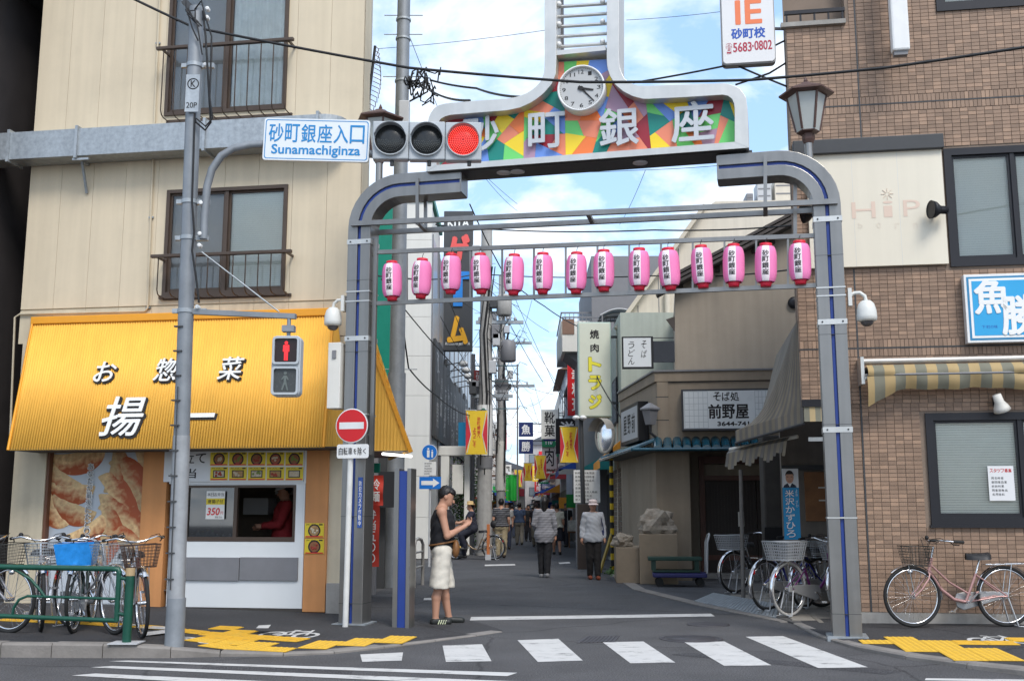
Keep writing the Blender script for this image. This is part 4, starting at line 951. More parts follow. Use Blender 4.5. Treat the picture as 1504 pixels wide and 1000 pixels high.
for px, py in ((760,240),(940,226),(780-40,242)):
    u, z = FG.p(px,py,0.0); MB().lathe([(.09,0),(.09,-.012),(.06,-.02),(.001,-.02)], (u,0,bt[0][1]+(bt[1][1]-bt[0][1])*(u-bt[0][0])/(bt[1][0]-bt[0][0])-.008), 16).build('downlight', M['lgrey'], ar)
for px in (645, 1090):   # feet on the beams
    u = FG.p(px, 240)[0]; zb = zbL if px < 800 else zbR; zz = bt[0][1]+(bt[1][1]-bt[0][1])*(u-bt[0][0])/(bt[1][0]-bt[0][0]); MB().box(u-.12,u+.12,-.11,.11,zb+.14,zz+.005).build('foot', M['dgrey'], ar)
# mosaic plates: the inner outline cut again and again by straight lines
def area(P): return abs(sum(P[i-1][0]*P[i][1]-P[i][0]*P[i-1][1] for i in range(len(P))))/2
def half(P, c, d):
    out = []; n = len(P)
    for i in range(n):
        a, b_ = P[i-1], P[i]; sa = (a[0]-c[0])*d[0]+(a[1]-c[1])*d[1]; sb = (b_[0]-c[0])*d[0]+(b_[1]-c[1])*d[1]
        if (sa > 0) != (sb > 0): t = sa/(sa-sb); out.append((a[0]+(b_[0]-a[0])*t, a[1]+(b_[1]-a[1])*t))
        if sb > 0: out.append(b_)
    return out
rm = random.Random(21); VM = -.05
inner = [FG.p(x,y,VM) for x,y in INN+INR]
pieces = [inner]
for cut in (650+60*k for k in range(1,8)):      # first into upright slices
    u = FG.p(cut, 190, VM)[0]; new = []
    for P in pieces:
        d = (math.cos(rm.uniform(-.35,.35)), math.sin(rm.uniform(-.35,.35)))
        A, B = half(P,(u,6.2),d), half(P,(u,6.2),(-d[0],-d[1])); new += [q for q in (A,B) if len(q) > 2 and area(q) > 1e-4]
    pieces = new
while len(pieces) < 72:
    pieces.sort(key=area); P = pieces.pop(); c = (sum(p[0] for p in P)/len(P), sum(p[1] for p in P)/len(P))
    big = max(((a[0]-b_[0])**2+(a[1]-b_[1])**2, a, b_) for a in P for b_ in P); ax = math.atan2(big[2][1]-big[1][1], big[2][0]-big[1][0])+rm.uniform(-.75,.75)
    c = (c[0]+rm.uniform(-.03,.03), c[1]+rm.uniform(-.03,.03)); A, B = half(P,c,(math.cos(ax),math.sin(ax))), half(P,c,(-math.cos(ax),-math.sin(ax)))
    if len(A) > 2 and len(B) > 2: pieces += [A,B]
    else: pieces.insert(0,P)
MOS = [('plate_blue',(.14,.27,.66)),('plate_orange',(.84,.20,.05)),('plate_yellow',(.86,.62,.03)),('plate_green',(.16,.62,.16)),('plate_wine',(.30,.02,.035)),('plate_teal',(.01,.22,.18)),('plate_mauve',(.42,.26,.36)),('plate_coral',(.78,.24,.14))]
MOS = [mat(n, c, .38, var=.04) for n, c in MOS]; last = 0
cents = []
for P in pieces:
    c = (sum(p[0] for p in P)/len(P), sum(p[1] for p in P)/len(P)); near = sorted(((c[0]-q[0])**2+(c[1]-q[1])**2, k) for q, k in cents)[:5]
    used = {k for _, k in near}; ch = [k for k in range(8) if k not in used] or list(range(8)); k = rm.choice(ch); cents.append((c,k))
    Q = [(c[0]+(p[0]-c[0])*.992, c[1]+(p[1]-c[1])*.992) for p in P]
    MB().prism(Q, VM-.006-rm.random()*.004, VM).build('mosaic_plate', MOS[k], ar)
MB().prism([FG.p(x,y,VM+.02) for x,y in INN+INR], VM+.002, VM+.05).build('panel_back', M['mgrey'], ar)
LET = mat('panel_letter', (.52,.53,.54), .4, .3, var=.06)
for ch, px, py, s_ in (('砂',706,198,.47),('町',803,192,.46),('銀',909,187,.48),('座',1017,179,.50)):
    u, z = FG.p(px,py,-.10); put(MB(), ch, u, z, s_, s_*1.0, -.10, .028, .02).build('panel_character', LET, ar)
# clock
uc, zcK = FG.p(854,131,-.2); rc = .5*(FG.p(889,131,-.2)[0]-FG.p(819,131,-.2)[0])
ck = MB().lathe([(rc*.97,.16),(rc,.14),(rc,-.03),(rc*.985,-.045),(rc*.93,-.045),(rc*.915,-.03),(rc*.915,.1)], (uc,-.2,zcK), 48, True, 'y').build('clock', M['white'], ar)
MB().lathe([(rc*.92,0),(rc*.92,-.006),(.001,-.006)], (uc,-.205,zcK), 40, False, 'y').build('clock_face', mat('clock_face', (.48,.48,.47), .45, var=.04), ck)
t = MB()
for h in range(1,13):
    an = R(90-30*h); r_ = rc*.73; put(t, str(h), uc+r_*math.cos(an), zcK+r_*math.sin(an), rc*(.15 if h < 10 else .22), rc*.17, -.2125, .02)
for m_ in range(60):
    an = R(6*m_); t.bar((uc+rc*.86*math.cos(an),-.2125,zcK+rc*.86*math.sin(an)),(uc+rc*(.89)*math.cos(an),-.2125,zcK+rc*.89*math.sin(an)),.004,.002,(0,1,0))
t.build('clock_numerals', M['ink'], ck)
h_ = MB(); an = R(90-30*3.38); 
for an, ln, w in ((R(90-30*3.38), .52, .032), (R(90-6*23), .8, .022)):
    d = Vector((math.cos(an),0,math.sin(an))); c = Vector((uc,-.22,zcK)); h_.bar(c-d*rc*.15, c+d*rc*ln, .006, w, (0,1,0)) if False else h_.add([tuple(c-d*rc*.15+Vector((-d.z,0,d.x))*w*.6), tuple(c+d*rc*ln+Vector((-d.z,0,d.x))*w*.3), tuple(c+d*rc*ln-Vector((-d.z,0,d.x))*w*.3), tuple(c-d*rc*.15-Vector((-d.z,0,d.x))*w*.6)], [(0,1,2,3)])
h_.lathe([(.028,0),(.028,-.008),(.001,-.008)], (uc,-.221,zcK), 14, False, 'y'); h_.build('clock_hands', M['ink'], ck)
# ladder tower between the risers
for k in range(12):
    py = 86-14.6*k; a, c = FG.q(817,py+1,0), FG.q(892,py-4,0)
    if k == 0: MB().box(a.x-.01,c.x+.01,-.2,.2,(a.z+c.z)/2-.03,(a.z+c.z)/2+.03).build('ledge', FRM, ar); continue
    MB().cyl((a.x,-.06,a.z),(c.x,-.06,c.z),.021,n=10).build('rung', M['steel_lt'], ar)
    if k % 2 == 1: MB().ball((a.x+.06,-.13,a.z),.034,10).build('globe_lamp', M['white'], ar)
    if k % 2 == 1: MB().ball((c.x-.04,-.13,c.z),.034,10).build('globe_lamp', M['white'], ar)
a, c = FG.q(823,86,.2), FG.q(823,-90,.2); MB().box(a.x-.05,a.x+.05,.12,.2,a.z,c.z).build('inner_post', M['mgrey'], ar)
u0, z0 = FG.p(800,-90,VFt); u1, z1 = FG.p(909,-90,VFt); MB().box(u0,u1,VFt+.003,VBk-.003,z0-.02,z0+.14).build('tower_cap', FRM, ar, bevel=.04)
# --- lamps standing on the arch
def arch_lamp(label, px, py_b, py_t, v):
    u, zb = FG.p(px,py_b,v); zt = FG.p(px,py_t,v)[1]; h = zt-zb; p = FG.w(u,v,zb); t = thing('arch_lamp', label, 'lamp', p, -FG.a, 'lanterns on the arch posts')
    BR = mat('lamp_brown', (.10,.055,.045), .5, .2, var=.25)
    b = MB(); b.cyl((0,0,-.45),(0,0,h*.12),.045,n=12); b.build('stem', M['steel'], t)
    MB().lathe([(.055,h*.10),(.07,h*.15),(.07,h*.22),(.13,h*.24),(.13,h*.26)], n=6, smooth=False).build('cup', BR, t)
    r0, r1 = .135, .225; z0, z1 = h*.26, h*.74
    for i in range(6):
        a0, a1 = R(60*i), R(60*i+60)
        P = [Vector((r0*math.cos(a0),r0*math.sin(a0),z0)),Vector((r0*math.cos(a1),r0*math.sin(a1),z0)),Vector((r1*math.cos(a1),r1*math.sin(a1),z1)),Vector((r1*math.cos(a0),r1*math.sin(a0),z1))]
        MB().add([tuple(p*.97 if True else p) for p in P],[(0,1,2,3)]).build('lamp_pane', mat('lamp_glass', (.42,.44,.42), .35, var=.1), t)
        MB().bar(P[0],P[3],.022,.022).build('lamp_rib', BR, t)
    MB().lathe([(r1*1.02,z1-.02),(r1*1.4,z1),(r1*1.4,z1+.02),(.09,h*.88),(.07,h*.9),(.02,h*.91),(.025,h*.94),(.001,h)], n=6, smooth=False).build('lamp_roof', BR, t)
arch_lamp('dark bronze hexagonal lamp on the right bend of the arch', 1188, 222, 112, .0); arch_lamp('dark bronze hexagonal lamp behind the name board and traffic light', 557, 250, 153, .0)
# --- paper lanterns
PINK = mat('lantern_pink', (.90,.24,.50), .55, var=.05, scale=8); PWHT = mat('lantern_white', (.90,.80,.82), .55, var=.04); PRED = mat('lantern_red', (.68,.02,.05), .5, var=.08)
for m_ in (PINK, PWHT):
    b = m_.node_tree.nodes['Principled BSDF']; b.inputs['Subsurface Weight'].default_value = .0; b.inputs['Emission Color'].default_value = (.92,.2,.48,1) if m_ is PINK else (.9,.8,.82,1); b.inputs['Emission Strength'].default_value = 0.0
Hl, Rl = .47, .122
def lr(z):   # barrel radius at height, with paper ribs
    t = (z/Hl-.5)*2; return Rl*(1-abs(t)**4.2*.42)
nseg, nr = 32, 36; vs = []; prof = []
for j in range(nr*2+1):
    z = .03+(Hl-.06)*j/(nr*2); prof.append((lr(z)+(.0022 if j % 2 else -.0012), z))
lb = MB()
for r_, z in prof:
    for i in range(nseg): t = 2*math.pi*i/nseg; vs.append((r_*math.cos(t), r_*math.sin(t), z))
lb.v = vs
for j in range(len(prof)-1):
    for i in range(nseg):
        lb.f.append((j*nseg+i, j*nseg+(i+1)%nseg, (j+1)*nseg+(i+1)%nseg, (j+1)*nseg+i)); lb.mi.append(1 if (i*360/nseg+360/nseg/2) > 248 and (i*360/nseg) < 292 or abs((i*360/nseg)-90) < 20 else 0); lb.sm.append(True)
ME_body = lb.mesh('paper_body', [PINK, PWHT])
ME_top = MB().lathe([(.055,.025),(.07,.03),(.07,.0),(.062,-.02),(.062,-.0)][::-1], (0,0,Hl-.02), 20).mesh('top_ring', PRED)
ME_bot = MB().lathe([(.045,-.02),(.06,-.018),(.06,.0),(.075,.03),(.05,.032)], (0,0,.0), 20).mesh('bottom_ring', PRED)
tx = MB(); column(tx, '砂町銀座', 0, Hl*.82, Hl*.20, .072, 0, .03, 0, .1)
tx.v = [((lr(v[2])+.004)*math.sin(v[0]/Rl), -(lr(v[2])+.004)*math.cos(v[0]/Rl), v[2]) for v in tx.v]; ME_txt = tx.mesh('lettering', M['ink'])
ME_hook = MB().tube([(0,0,Hl),(0,0,Hl+.05),(.015,0,Hl+.08)], .004, 5).mesh('hook', M['dgrey'])
order = ['leftmost', 'second', 'third', 'fourth', 'fifth', 'sixth', 'seventh', 'eighth', 'ninth', 'tenth', 'eleventh', 'twelfth', 'thirteenth', 'last']
for i, px in enumerate((576,618,662,707,754,797,846,887,939,985,1033,1078,1125,1176)):
    py = 438-i*1.75-(5 if i in (2,3) else 0)+(0 if i % 3 else 1.5); u, z = FG.p(px,py,-.09)
    lt = thing('paper_lantern', ('pink paper lantern with black writing, %s from the left in the row' % order[i]) if 0 < i < 13 else ('pink paper lantern at the left end of the row by the left post' if i == 0 else 'pink paper lantern at the right end of the row by the right post'), 'lantern', FG.w(u,-.09,z), -FG.a+R(random.uniform(-16,8)-4), 'pink paper lanterns on the arch'); lt.rotation_euler = (R(random.uniform(-2,2)), R(random.uniform(-2.5,2.5)), lt.rotation_euler.z)
    for n_, me in (('paper_body',ME_body),('top_ring',ME_top),('bottom_ring',ME_bot),('lettering',ME_txt),('hook',ME_hook)): link(n_, me, lt)
# --- cameras, boxes, speakers
def dome_cam(label, px, py, side, uo):
    u, z = FG.p(px,py,-.1); t = thing('security_camera', label, 'camera', FG.w(u,-.1,z), -FG.a, 'dome cameras on the arch posts')
    WC = mat('camera_white', (.66,.66,.62), .4, var=.08)
    MB().lathe([(.001,.16),(.05,.155),(.085,.12),(.105,.05),(.11,-.02),(.108,-.06),(.09,-.075),(.06,-.08)][::-1], n=24).build('hood', WC, t)
    MB().lathe([(.075,-.075),(.06,-.11),(.035,-.13),(.001,-.135)][::-1], n=20).build('dome', mat('camera_dome', (.10,.09,.09), .12), t)
    MB().tube([(0,0,.15),(-side*.01,0,.21),(-side*.06,0,.25),(-side*uo*.7,0,.25),(-side*uo,0,.22)], .02, 10).build('bracket_arm', WC, t); MB().box(-side*uo-.02,-side*uo+.02,-.05,.05,.10,.30).build('mount_plate', WC, t)
dome_cam('white dome camera on the left post of the arch', 489, 470, -1, .14); dome_cam('white dome camera on the right post of the arch', 1273, 462, 1, .17)
u, z = FG.p(491,600,-.17); u1, z1 = FG.p(502,503,-.17)
cb = fthing(FG, 'control_box', 'narrow white control box strapped beside the left arch post', 'control box'); MB().box(u-.09,u1,-.2,.02,z,z1).build('box', M['offwhite'], cb, bevel=.008); MB().box(u-.03,u+.02,-.215,-.2,z1-.2,z1-.1).build('latch', M['mgrey'], cb)
# --- no entry sign on a white pole
u, z = FG.p(517,625,-.42); ne = fthing(FG, 'no_entry_sign', 'red no entry disc with a bicycle exemption plate on a white pole', 'road sign')
u2 = FG.p(508,800,-.42)[0]; MB().cyl((u2,-.38,0.02),(u2+.02,-.38,z+.1),.034,n=14).build('sign_pole', mat('worn_white_pole', (.66,.66,.63), .5, var=.12, scale=4, dirt=.35), ne)
MB().lathe([(.205,0),(.205,-.003),(.195,-.006),(.001,-.006)], (u,-.424,z), 40, False, 'y').build('disc_rim', M['white'], ne); MB().lathe([(.192,0),(.192,-.002),(.001,-.002)], (u,-.4315,z), 40, False, 'y').build('disc', M['red'], ne); MB().box(u-.155,u+.155,-.4355,-.434,z-.04,z+.04).build('bar', M['white'], ne)
u, z = FG.p(518.5,662.5,-.42); MB().prism([(u+p[0],z+p[1]) for p in rrect(.40,.165,.025)], -.432, -.422).build('plate', M['white'], ne); t = MB(); row(t,'自転車を除く',u-.18,u+.18,z,.09,-.434,.02); t.build('lettering', M['ink'], ne)
u, z = FG.p(528,740,-.17); st = fthing(FG, 'sticker', 'narrow blue notice strip stuck on the left arch post', 'sticker'); MB().box(u-.03,u+.03,-.1575,-.1545,z-.28,z+.32).build('strip', mat('strip_blue', (.03,.08,.3), .5), st); t = MB(); column(t,'防犯カメラ作動中',u,z+.28,z-.26,.035,-.1585,.01); t.build('lettering', M['inkw'], st)
# --- stub column with a blue face
p = G(592,921,.02); sc_ = thing('stub_column', 'short steel column with a blue face standing beside the left arch post', 'column', p, -FG.a); hS = D(592,688,p[1])[2]-.02
MB().box(-.105,-.045,-.1,.1,-.02,hS).build('steel_flange', STL, sc_, bevel=.005); MB().box(-.045,.055,-.085,.085,-.02,hS-.03).build('blue_panel', BLU, sc_); MB().box(.055,.105,-.1,.1,-.02,hS).build('steel_flange', STL, sc_, bevel=.005)
# ------------------------------------------------------------------ brown tiled building on the right
TILEM = mat('brown_tile', (.325,.215,.148), .5, var=.10, scale=7, isl=.22, spec=.35, streak=.06)
GROUT = mat('grout', (.235,.18,.14), .9, var=.15)
rb = fthing(FR, 'tiled_building', 'brown tiled corner building with black framed windows and cream shop panel', 'building')
uo = FR.p(1171,450)[0]; zj = FR.p(1380,509)[1]; zov = FR.p(1215,594)[1]; zbase = FR.p(1300,899)[1]; UE = 4.6; ZR = 9.2
lw = (FR.p(1363,690)[0], FR.p(1363,690)[0]+1.9, FR.p(1430,771)[1], FR.p(1430,606)[1])
uw = (FR.p(1390,300)[0], FR.p(1390,300)[0]+1.9, FR.p(1440,391)[1], FR.p(1440,217)[1])
tw = (FR.p(1374,0)[0], FR.p(1374,0)[0]+1.9, FR.p(1440,14)[1], 9.0)
cpn = (FR.p(1186,300)[0], FR.p(1387,300)[0], FR.p(1300,392)[1], FR.p(1300,224)[1])
bal = (uo-.01, FR.p(1240,10)[0], FR.p(1200,33)[1], 9.3)
holes = [lw, uw, tw, bal]
core = MB()
for r in rects_minus(uo, UE, zov, ZR, holes): core.box(r[0], r[1], .006, .25, r[2], r[3])
for r in rects_minus(0, UE, 0, zov, holes): core.box(r[0], r[1], .0062, .2495, r[2], r[3])
core.prism([(uo+.001,.25),(UE,.25),(UE,7),(uo+1.5,7)], zov, ZR, 'xy').box(0.6, UE, .25, 7, 0, zov-.001)
core.build('wall', GROUT, rb)
MB().box(-.004, UE, -.02, .01, -.02, zbase).build('plinth', M['concrete'], rb)
TW, TH = .1, .05
tv = []
def tiles(u0, u1, z0, z1, w, h, hs):
    nu = round((u1-u0)/w); nz = round((z1-z0)/h); w = (u1-u0)/nu; h = (z1-z0)/nz
    for i in range(nu):
        for j in range(nz):
            a, c, d, e = u0+i*w, u0+(i+1)*w, z0+j*h, z0+(j+1)*h; cx, cz = (a+c)/2, (d+e)/2
            if any(H_[0]-.02 < cx < H_[1]+.02 and H_[2]-.02 < cz < H_[3]+.02 for H_ in hs): continue
            tv.append((cx, cz, w-.006, h-.006))
hs = holes + [cpn]
zb2 = FR.p(1350,150)[1]
tiles(0.012, UE, zbase+.005, zov, TW, TH, hs); tiles(uo+.01, UE, zov+.003, zj-.11, TW, TH, hs); tiles(uo+.01, UE, zj-.105, zj-.008, TH, .1, hs); tiles(uo+.01, UE, zj+.008, zj+.105, TH, .1, hs)
tiles(uo+.01, UE, zj+.108, zb2-.11, TW, TH, hs); tiles(uo+.01, UE, zb2-.105, zb2-.008, TH, .1, hs); tiles(uo+.01, UE, zb2+.008, zb2+.105, TH, .1, hs); tiles(uo+.01, UE, zb2+.108, ZR, TW, TH, hs)
def vis(t):
    w = FR.w(t[0], 0, t[1]); dep = _c*w.y+_s*(w.z-CAM_H); px = 752+F_PX*w.x/dep; py = 500-F_PX*(-_s*w.y+_c*(w.z-CAM_H))/dep
    return px < 1500 and 5 < py < 990 and abs(t[2]-(TW-.006)) < .004 and not (1262 > px > 1205)
order_ = sorted(range(len(tv)), key=lambda i: (not vis(tv[i]), -tv[i][0]+abs(tv[i][1]-1.6)*.35))
first = set(order_[:300])
tm = MB().box(-.047,.047,-.004,.012,-.022,.022).mesh('tile', TILEM)
rest = MB()
for i, (cx, cz, w, h) in enumerate(tv):
    d = random.uniform(-.0012,.0012)
    if i in first: o = link('tile', tm, rb, (cx, d, cz)); o.scale = (w/.094, 1, h/.044)
    else: rest.add([(cx-w/2,.006,cz-h/2),(cx+w/2,.006,cz-h/2),(cx+w/2,.006,cz+h/2),(cx-w/2,.006,cz+h/2),(cx-w/2,-.004+d,cz-h/2),(cx+w/2,-.004+d,cz-h/2),(cx+w/2,-.004+d,cz+h/2),(cx-w/2,-.004+d,cz+h/2)], [(4,5,6,7),(0,1,5,4),(1,2,6,5),(2,3,7,6),(3,0,4,7)])
struct(rest.build('tile_field', TILEM, rb), 'stuff')
for px, y0, y1 in ((1258,-60,205),(1267,395,900)):
    u, za = FR.p(px,(y0+y1)/2); MB().box(u-.01,u+.01,-.007,.004,FR.p(px,y1)[1],FR.p(px,y0)[1]).build('sealant_joint', M['dgrey'], rb)
for z in (zj, zb2): MB().box(uo, UE, -.0075,.003,z-.008,z+.008).build('sealant_joint', M['dgrey'], rb)
BLK = mat('black_frame', (.018,.018,.022), .4, .2, var=.1)
for w_, k in ((lw,1),(uw,1),(tw,0)): window(rb, *w_, 'blind', 0.0, BLK, .09, split=(FR.p(1502 if w_ is lw else 1491, 690 if w_ is lw else 300)[0]-w_[0])/1.9 if k else .62)
MB().box(lw[0]-.02, lw[1], -.05, .0, lw[2]-.03, lw[2]+.0).build('window_sill', BLK, rb)
MB().box(cpn[0], cpn[1]-.01, -.07, -.008, cpn[2], cpn[3]).build('cream_panel', mat('cream_panel', (.76,.70,.57), .5, var=.04, scale=1, streak=.05), rb)
for k in (1,2): u = cpn[0]+(cpn[1]-cpn[0])*k/3; MB().box(u-.003,u+.003,-.0708,-.0695,cpn[2],cpn[3]).build('panel_joint', M['offwhite'], rb)
z0, z1 = FR.p(1280,228)[1], FR.p(1280,206)[1]; MB().box(uo+.02, FR.p(1383,215)[0], -.13, -.001, z0+.01, z1).build('dark_canopy', M['dgrey'], rb, bevel=.01)
FAINT = mat('faded_letter', (.72,.56,.45), .5, var=.05); FAINT2 = mat('faded_small_letter', (.74,.66,.54), .5, var=.05)
t = MB(); 
for ch, px0, px1 in (('H',1251,1286),('i',1297,1312),('P',1327,1352)):
    u0, u1 = FR.p(px0,308,-.08)[0], FR.p(px1,308,-.08)[0]; z = FR.p(1300,307,-.08)[1]; put(t, ch, (u0+u1)/2, z, u1-u0, .21, -.073, .0)
for k in range(8):
    an = R(45*k); c = FR.q(1303,285,-.0735); t.bar((c.x+.02*math.cos(an),-.0735,c.z+.02*math.sin(an)),(c.x+.075*math.cos(an),-.0735,c.z+.075*math.sin(an)),.003,.008,(0,1,0))
t.build('lettering', FAINT, rb)
t = MB()
for ch, px in (('b',1264),('o',1291),('r',1318),('n',1345)): u, z = FR.p(px,331,-.08); put(t, ch, u, z, .05, .07, -.073)
u, z = FR.p(1210,288,-.08); put(t,'h',u,z,.05,.07,-.073); t.build('small_lettering', FAINT2, rb)
# balcony recess at the top left
MB().box(bal[0]-.05, bal[1], -.06, .02, bal[2]-.06, bal[2]+.0).build('balcony_edge', M['concrete'], rb)
b = MB(); z = FR.p(1200,18)[1]
b.box(bal[0], bal[1], -.03, .01, z-.02, z+.03); 
for k in range(5): u = bal[0]+.03+(bal[1]-bal[0]-.06)*k/4; b.box(u-.012,u+.012,-.02,.0,bal[2],z)
b.build('balcony_rail', BLK, rb); MB().box(bal[0]+.1, bal[1], .6, .62, bal[2], ZR).build('balcony_back', M['mgrey'], rb)
# notice in the lower window
nt_ = fthing(FR, 'notice', 'white paper notice taped inside the lower black framed window', 'notice'); u0, u1, z0, z1 = FR.p(1452,710)[0], FR.p(1490,710)[0], FR.p(1470,735)[1], FR.p(1470,684)[1]
MB().box(u0,u1,.0,.004,z0,z1).build('paper', mat('notice_paper', (.72,.72,.72), .5, var=.02), nt_)
t = MB(); row(t,'スタッフ募集',u0+.02,u1-.02,z1-.055,.045,-.0015,.02); t.build('heading', M['inkr'], nt_); t = MB(); scatter_text(t,u0+.03,u1-.02,z0+.05,z1-.12,-.0015,5,3); t.build('lettering', M['ink'], nt_)
# fish shop board
fs = fthing(FR, 'shop_sign', 'square light blue shop board with white border and two large white characters', 'sign'); u0, z0 = FR.p(1421,504,-.12); u1 = u0+1.02; z1 = FR.p(1421,404,-.12)[1]; V = -.14; h = z1-z0
SKYB = mat('sign_sky_blue', (.03,.36,.68), .4, var=.05); 
MB().box(u0,u1,V,-.02,z0,z1).build('board', M['white'], fs, bevel=.006)
MB().box(u0+.03,u1-.03,V-.003,V-.0005,z0+.03,z1-.03).build('blue_border', mat('sign_mid_blue', (.03,.22,.42), .4), fs); MB().box(u0+.055,u1-.055,V-.006,V-.0035,z0+.055,z1-.055).build('white_line', M['inkw'], fs); MB().box(u0+.085,u1-.085,V-.009,V-.0065,z0+.085,z1-.085).build('blue_field', SKYB, fs)
t = MB(); put(t,'魚',u0+.31,z1-.28,.42,.44,V-.011,.05,.004); t.build('character', M['inkw'], fs); t = MB(); put(t,'勝',u0+.62,z0+.33,.44,.50,V-.011,.05,.004); t.build('character', M['inkw'], fs)
t = MB(); put(t,'下 町の味',u0+.26,z0+.19,.18,.04,V-.0105,.0); t.build('small_lettering', M['inkb'], fs)
# retracted striped awning
STR = stripes('awning_stripe', (.19,.185,.14), (.40,.29,.14), .245, 0, .5)
ra = fthing(FR, 'retracted_awning', 'rolled up olive and tan striped awning over the lower window', 'awning'); V = -.22
u0, zt = FR.p(1264,531,V); 
MB().cyl((u0,V,zt+.0),(UE,V,zt+.0),.035,n=16).build('roller_cover', mat('awning_alu', (.55,.52,.48), .4, .4, var=.08), ra); MB().box(u0-.01,u0+.03,V-.06,-.0,zt-.28,zt+.05).build('end_plate', M['steel_lt'], ra)
def cloth(u0, u1, zt, zb, vt, vb, wav, name, edge=0):
    b = MB(); n = 90; vs = []; m = 6
    for i in range(n+1):
        u = u0+(u1-u0)*i/n; s_ = math.sin(u*7.3)*.5+math.sin(u*3.1+1)*.5+.4*math.sin(u*17)
        for j in range(m+1):
            t = j/m; e = edge*max(0,1-(u-u0)/.35)
            vs.append((u-e*.5*(1-t)*0, vt+(vb-vt)*t-wav*math.sin(t*3.14)*(.7+.5*s_)-.02*s_*t, zt+(zb-zt)*t-.02*t*s_*edge-e*.18*t))
    b.add(vs,[(i*(m+1)+j,i*(m+1)+j+1,(i+1)*(m+1)+j+1,(i+1)*(m+1)+j) for i in range(n) for j in range(m)],True); o = b.build(name, STR, ra); return o
za, zb_, zc2 = FR.p(1400,534,V)[1], FR.p(1400,551,V)[1], FR.p(1400,572,V)[1]
cloth(u0+.06, UE, za, zb_, V-.02, V-.10, .05, 'fabric'); MB().cyl((u0+.03,V-.10,zb_+.01),(UE,V-.10,zb_+.01),.014,n=10).build('front_bar', M['mgrey'], ra); cloth(u0+.05, UE, zb_-.005, zc2, V-.11, V-.05, .03, 'valance', 1)
MB().cyl((u0+.02,V+.05,zt-.12),(u0+.12,V+.05,zt-.12),.05,n=14).build('motor', BLK, ra); MB().cyl((u0+.03,V-.06,zt-.2),(u0+.14,V-.06,zt-.2),.035,n=12).build('end_cap', M['white'], ra)
# spot lamp
p = FR.q(1465,596,-.02); sl_ = thing('spotlight', 'small white spotlight on the wall under the striped awning', 'spotlight', FR.w(p.x,0,p.z), -FR.a)
MB().box(-.05,.03,-.04,-.002,-.0,.10).tube([(-.02,-.04,.06),(-.03,-.12,.08)],.02,8).build('mount', BLK, sl_); MB().lathe([(.001,.16),(.05,.155),(.055,.06),(.085,.0),(.10,-.05),(.09,-.052),(.05,.03)][::-1],n=18).build('lamp_shade', M['offwhite'], sl_, (0,-.16,-.02), (R(20),R(-22),0))
# horn speakers
def horn(label, fr, px, py, v, s_, rot):
    p = fr.q(px,py,v); t = thing('horn_speaker', label, 'speaker', fr.w(p.x,v,p.z), -fr.a+rot)
    MB().lathe([(.11*s_,0),(.115*s_,-.01),(.10*s_,.05),(.06*s_,.10),(.05*s_,.12),(.05*s_,.2),(.001,.21)],n=20,axis='x').build('horn', M['black'], t); MB().lathe([(.095*s_,.012),(.04*s_,.09),(.001,.09)],n=16,axis='x').build('throat', M['dgrey'], t); MB().box(.08,.12,.0,.14,-.02,.02).build('bracket', M['black'], t)
horn('black horn speaker on the cream panel of the tiled building', FR, 1368, 308, -.25, 1.0, R(15)); horn('black horn speaker hanging behind the arch rail near the right bend', FG, 1180, 313, .3, 1.1, R(-20))
# IE cram school sign
ie = thing('projecting_sign', 'white box sign with orange capitals and a telephone number hung high over the street', 'sign', (0,0,0)); Yi = 13.3
a, c = Vector(D(1063,92,Yi)), Vector(D(1132,-50,Yi)); W = c.x-a.x; hh = c.z-a.z
ie.location = ((a.x+c.x)/2, Yi, a.z); ie.rotation_euler = (0,0,R(-9))
MB().prism([(p[0],p[1]+hh/2) for p in rrect(W,hh,.05)],0,.16).build('sign_box', mat('sign_white_plastic', (.74,.73,.72), .35, var=.03), ie, bevel=.006); MB().prism([(p[0],p[1]+hh/2) for p in rrect(W*1.04,hh*1.02,.06)],.02,.14).build('sign_frame', mat('sign_frame_grey', (.32,.31,.30), .5), ie)
zz = lambda py: Vector(D(1098,py,Yi)).z-a.z
t = MB(); h1 = zz(0)-zz(36); put(t,'IE',W*.02,(zz(0)+zz(36))/2,W*.52,h1,-.002,.05); t.build('capitals', mat('ie_orange', (.80,.20,.08), .45, var=0), ie)
t = MB(); put(t,'砂町校',W*.0,zz(49),W*.66,zz(41)-zz(57),-.002,.03); t.build('school_name', M['inkb'], ie)
t = MB(); put(t,'☎',-W*.38,zz(70),W*.12,zz(62)-zz(78),-.002,.0); put(t,'5683',-W*.12,zz(69),W*.36,zz(62)-zz(76),-.002,.02); put(t,'0802',W*.28,zz(68),W*.34,zz(61)-zz(75),-.002,.02); t.box(W*.07,W*.095,-.004,-.001,zz(70),zz(67)); t.build('telephone_number', mat('ink_wine', (.42,.03,.06), .5, var=0), ie)
for z in (zz(41), hh*.9): MB().bar((W/2-.02,.08,z),(W/2+.36,.1,z-.03),.03).build('sign_arm', M['dgrey'], ie)
# tall narrow white sign box
vb = fthing(FR, 'wall_sign', 'narrow white vertical sign box fixed to the brown tiles', 'sign'); u0, u1 = FR.p(1307,20,-.45)[0], FR.p(1333,20,-.45)[0]; z0 = FR.p(1320,76,-.45)[1]
MB().box(u0,u1,-.5,-.35,z0,z0+2.2).build('sign_box', M['white'], vb, bevel=.025); MB().box(u0+.02,u1-.03,-.47,-.38,z0-.05,z0+.02).build('sign_base', M['mgrey'], vb)
for z in (z0+.25, z0+1.6): MB().bar(((u0+u1)/2,-.36,z),((u0+u1)/2,-.0,z),.04).build('sign_arm', M['galv'], vb)

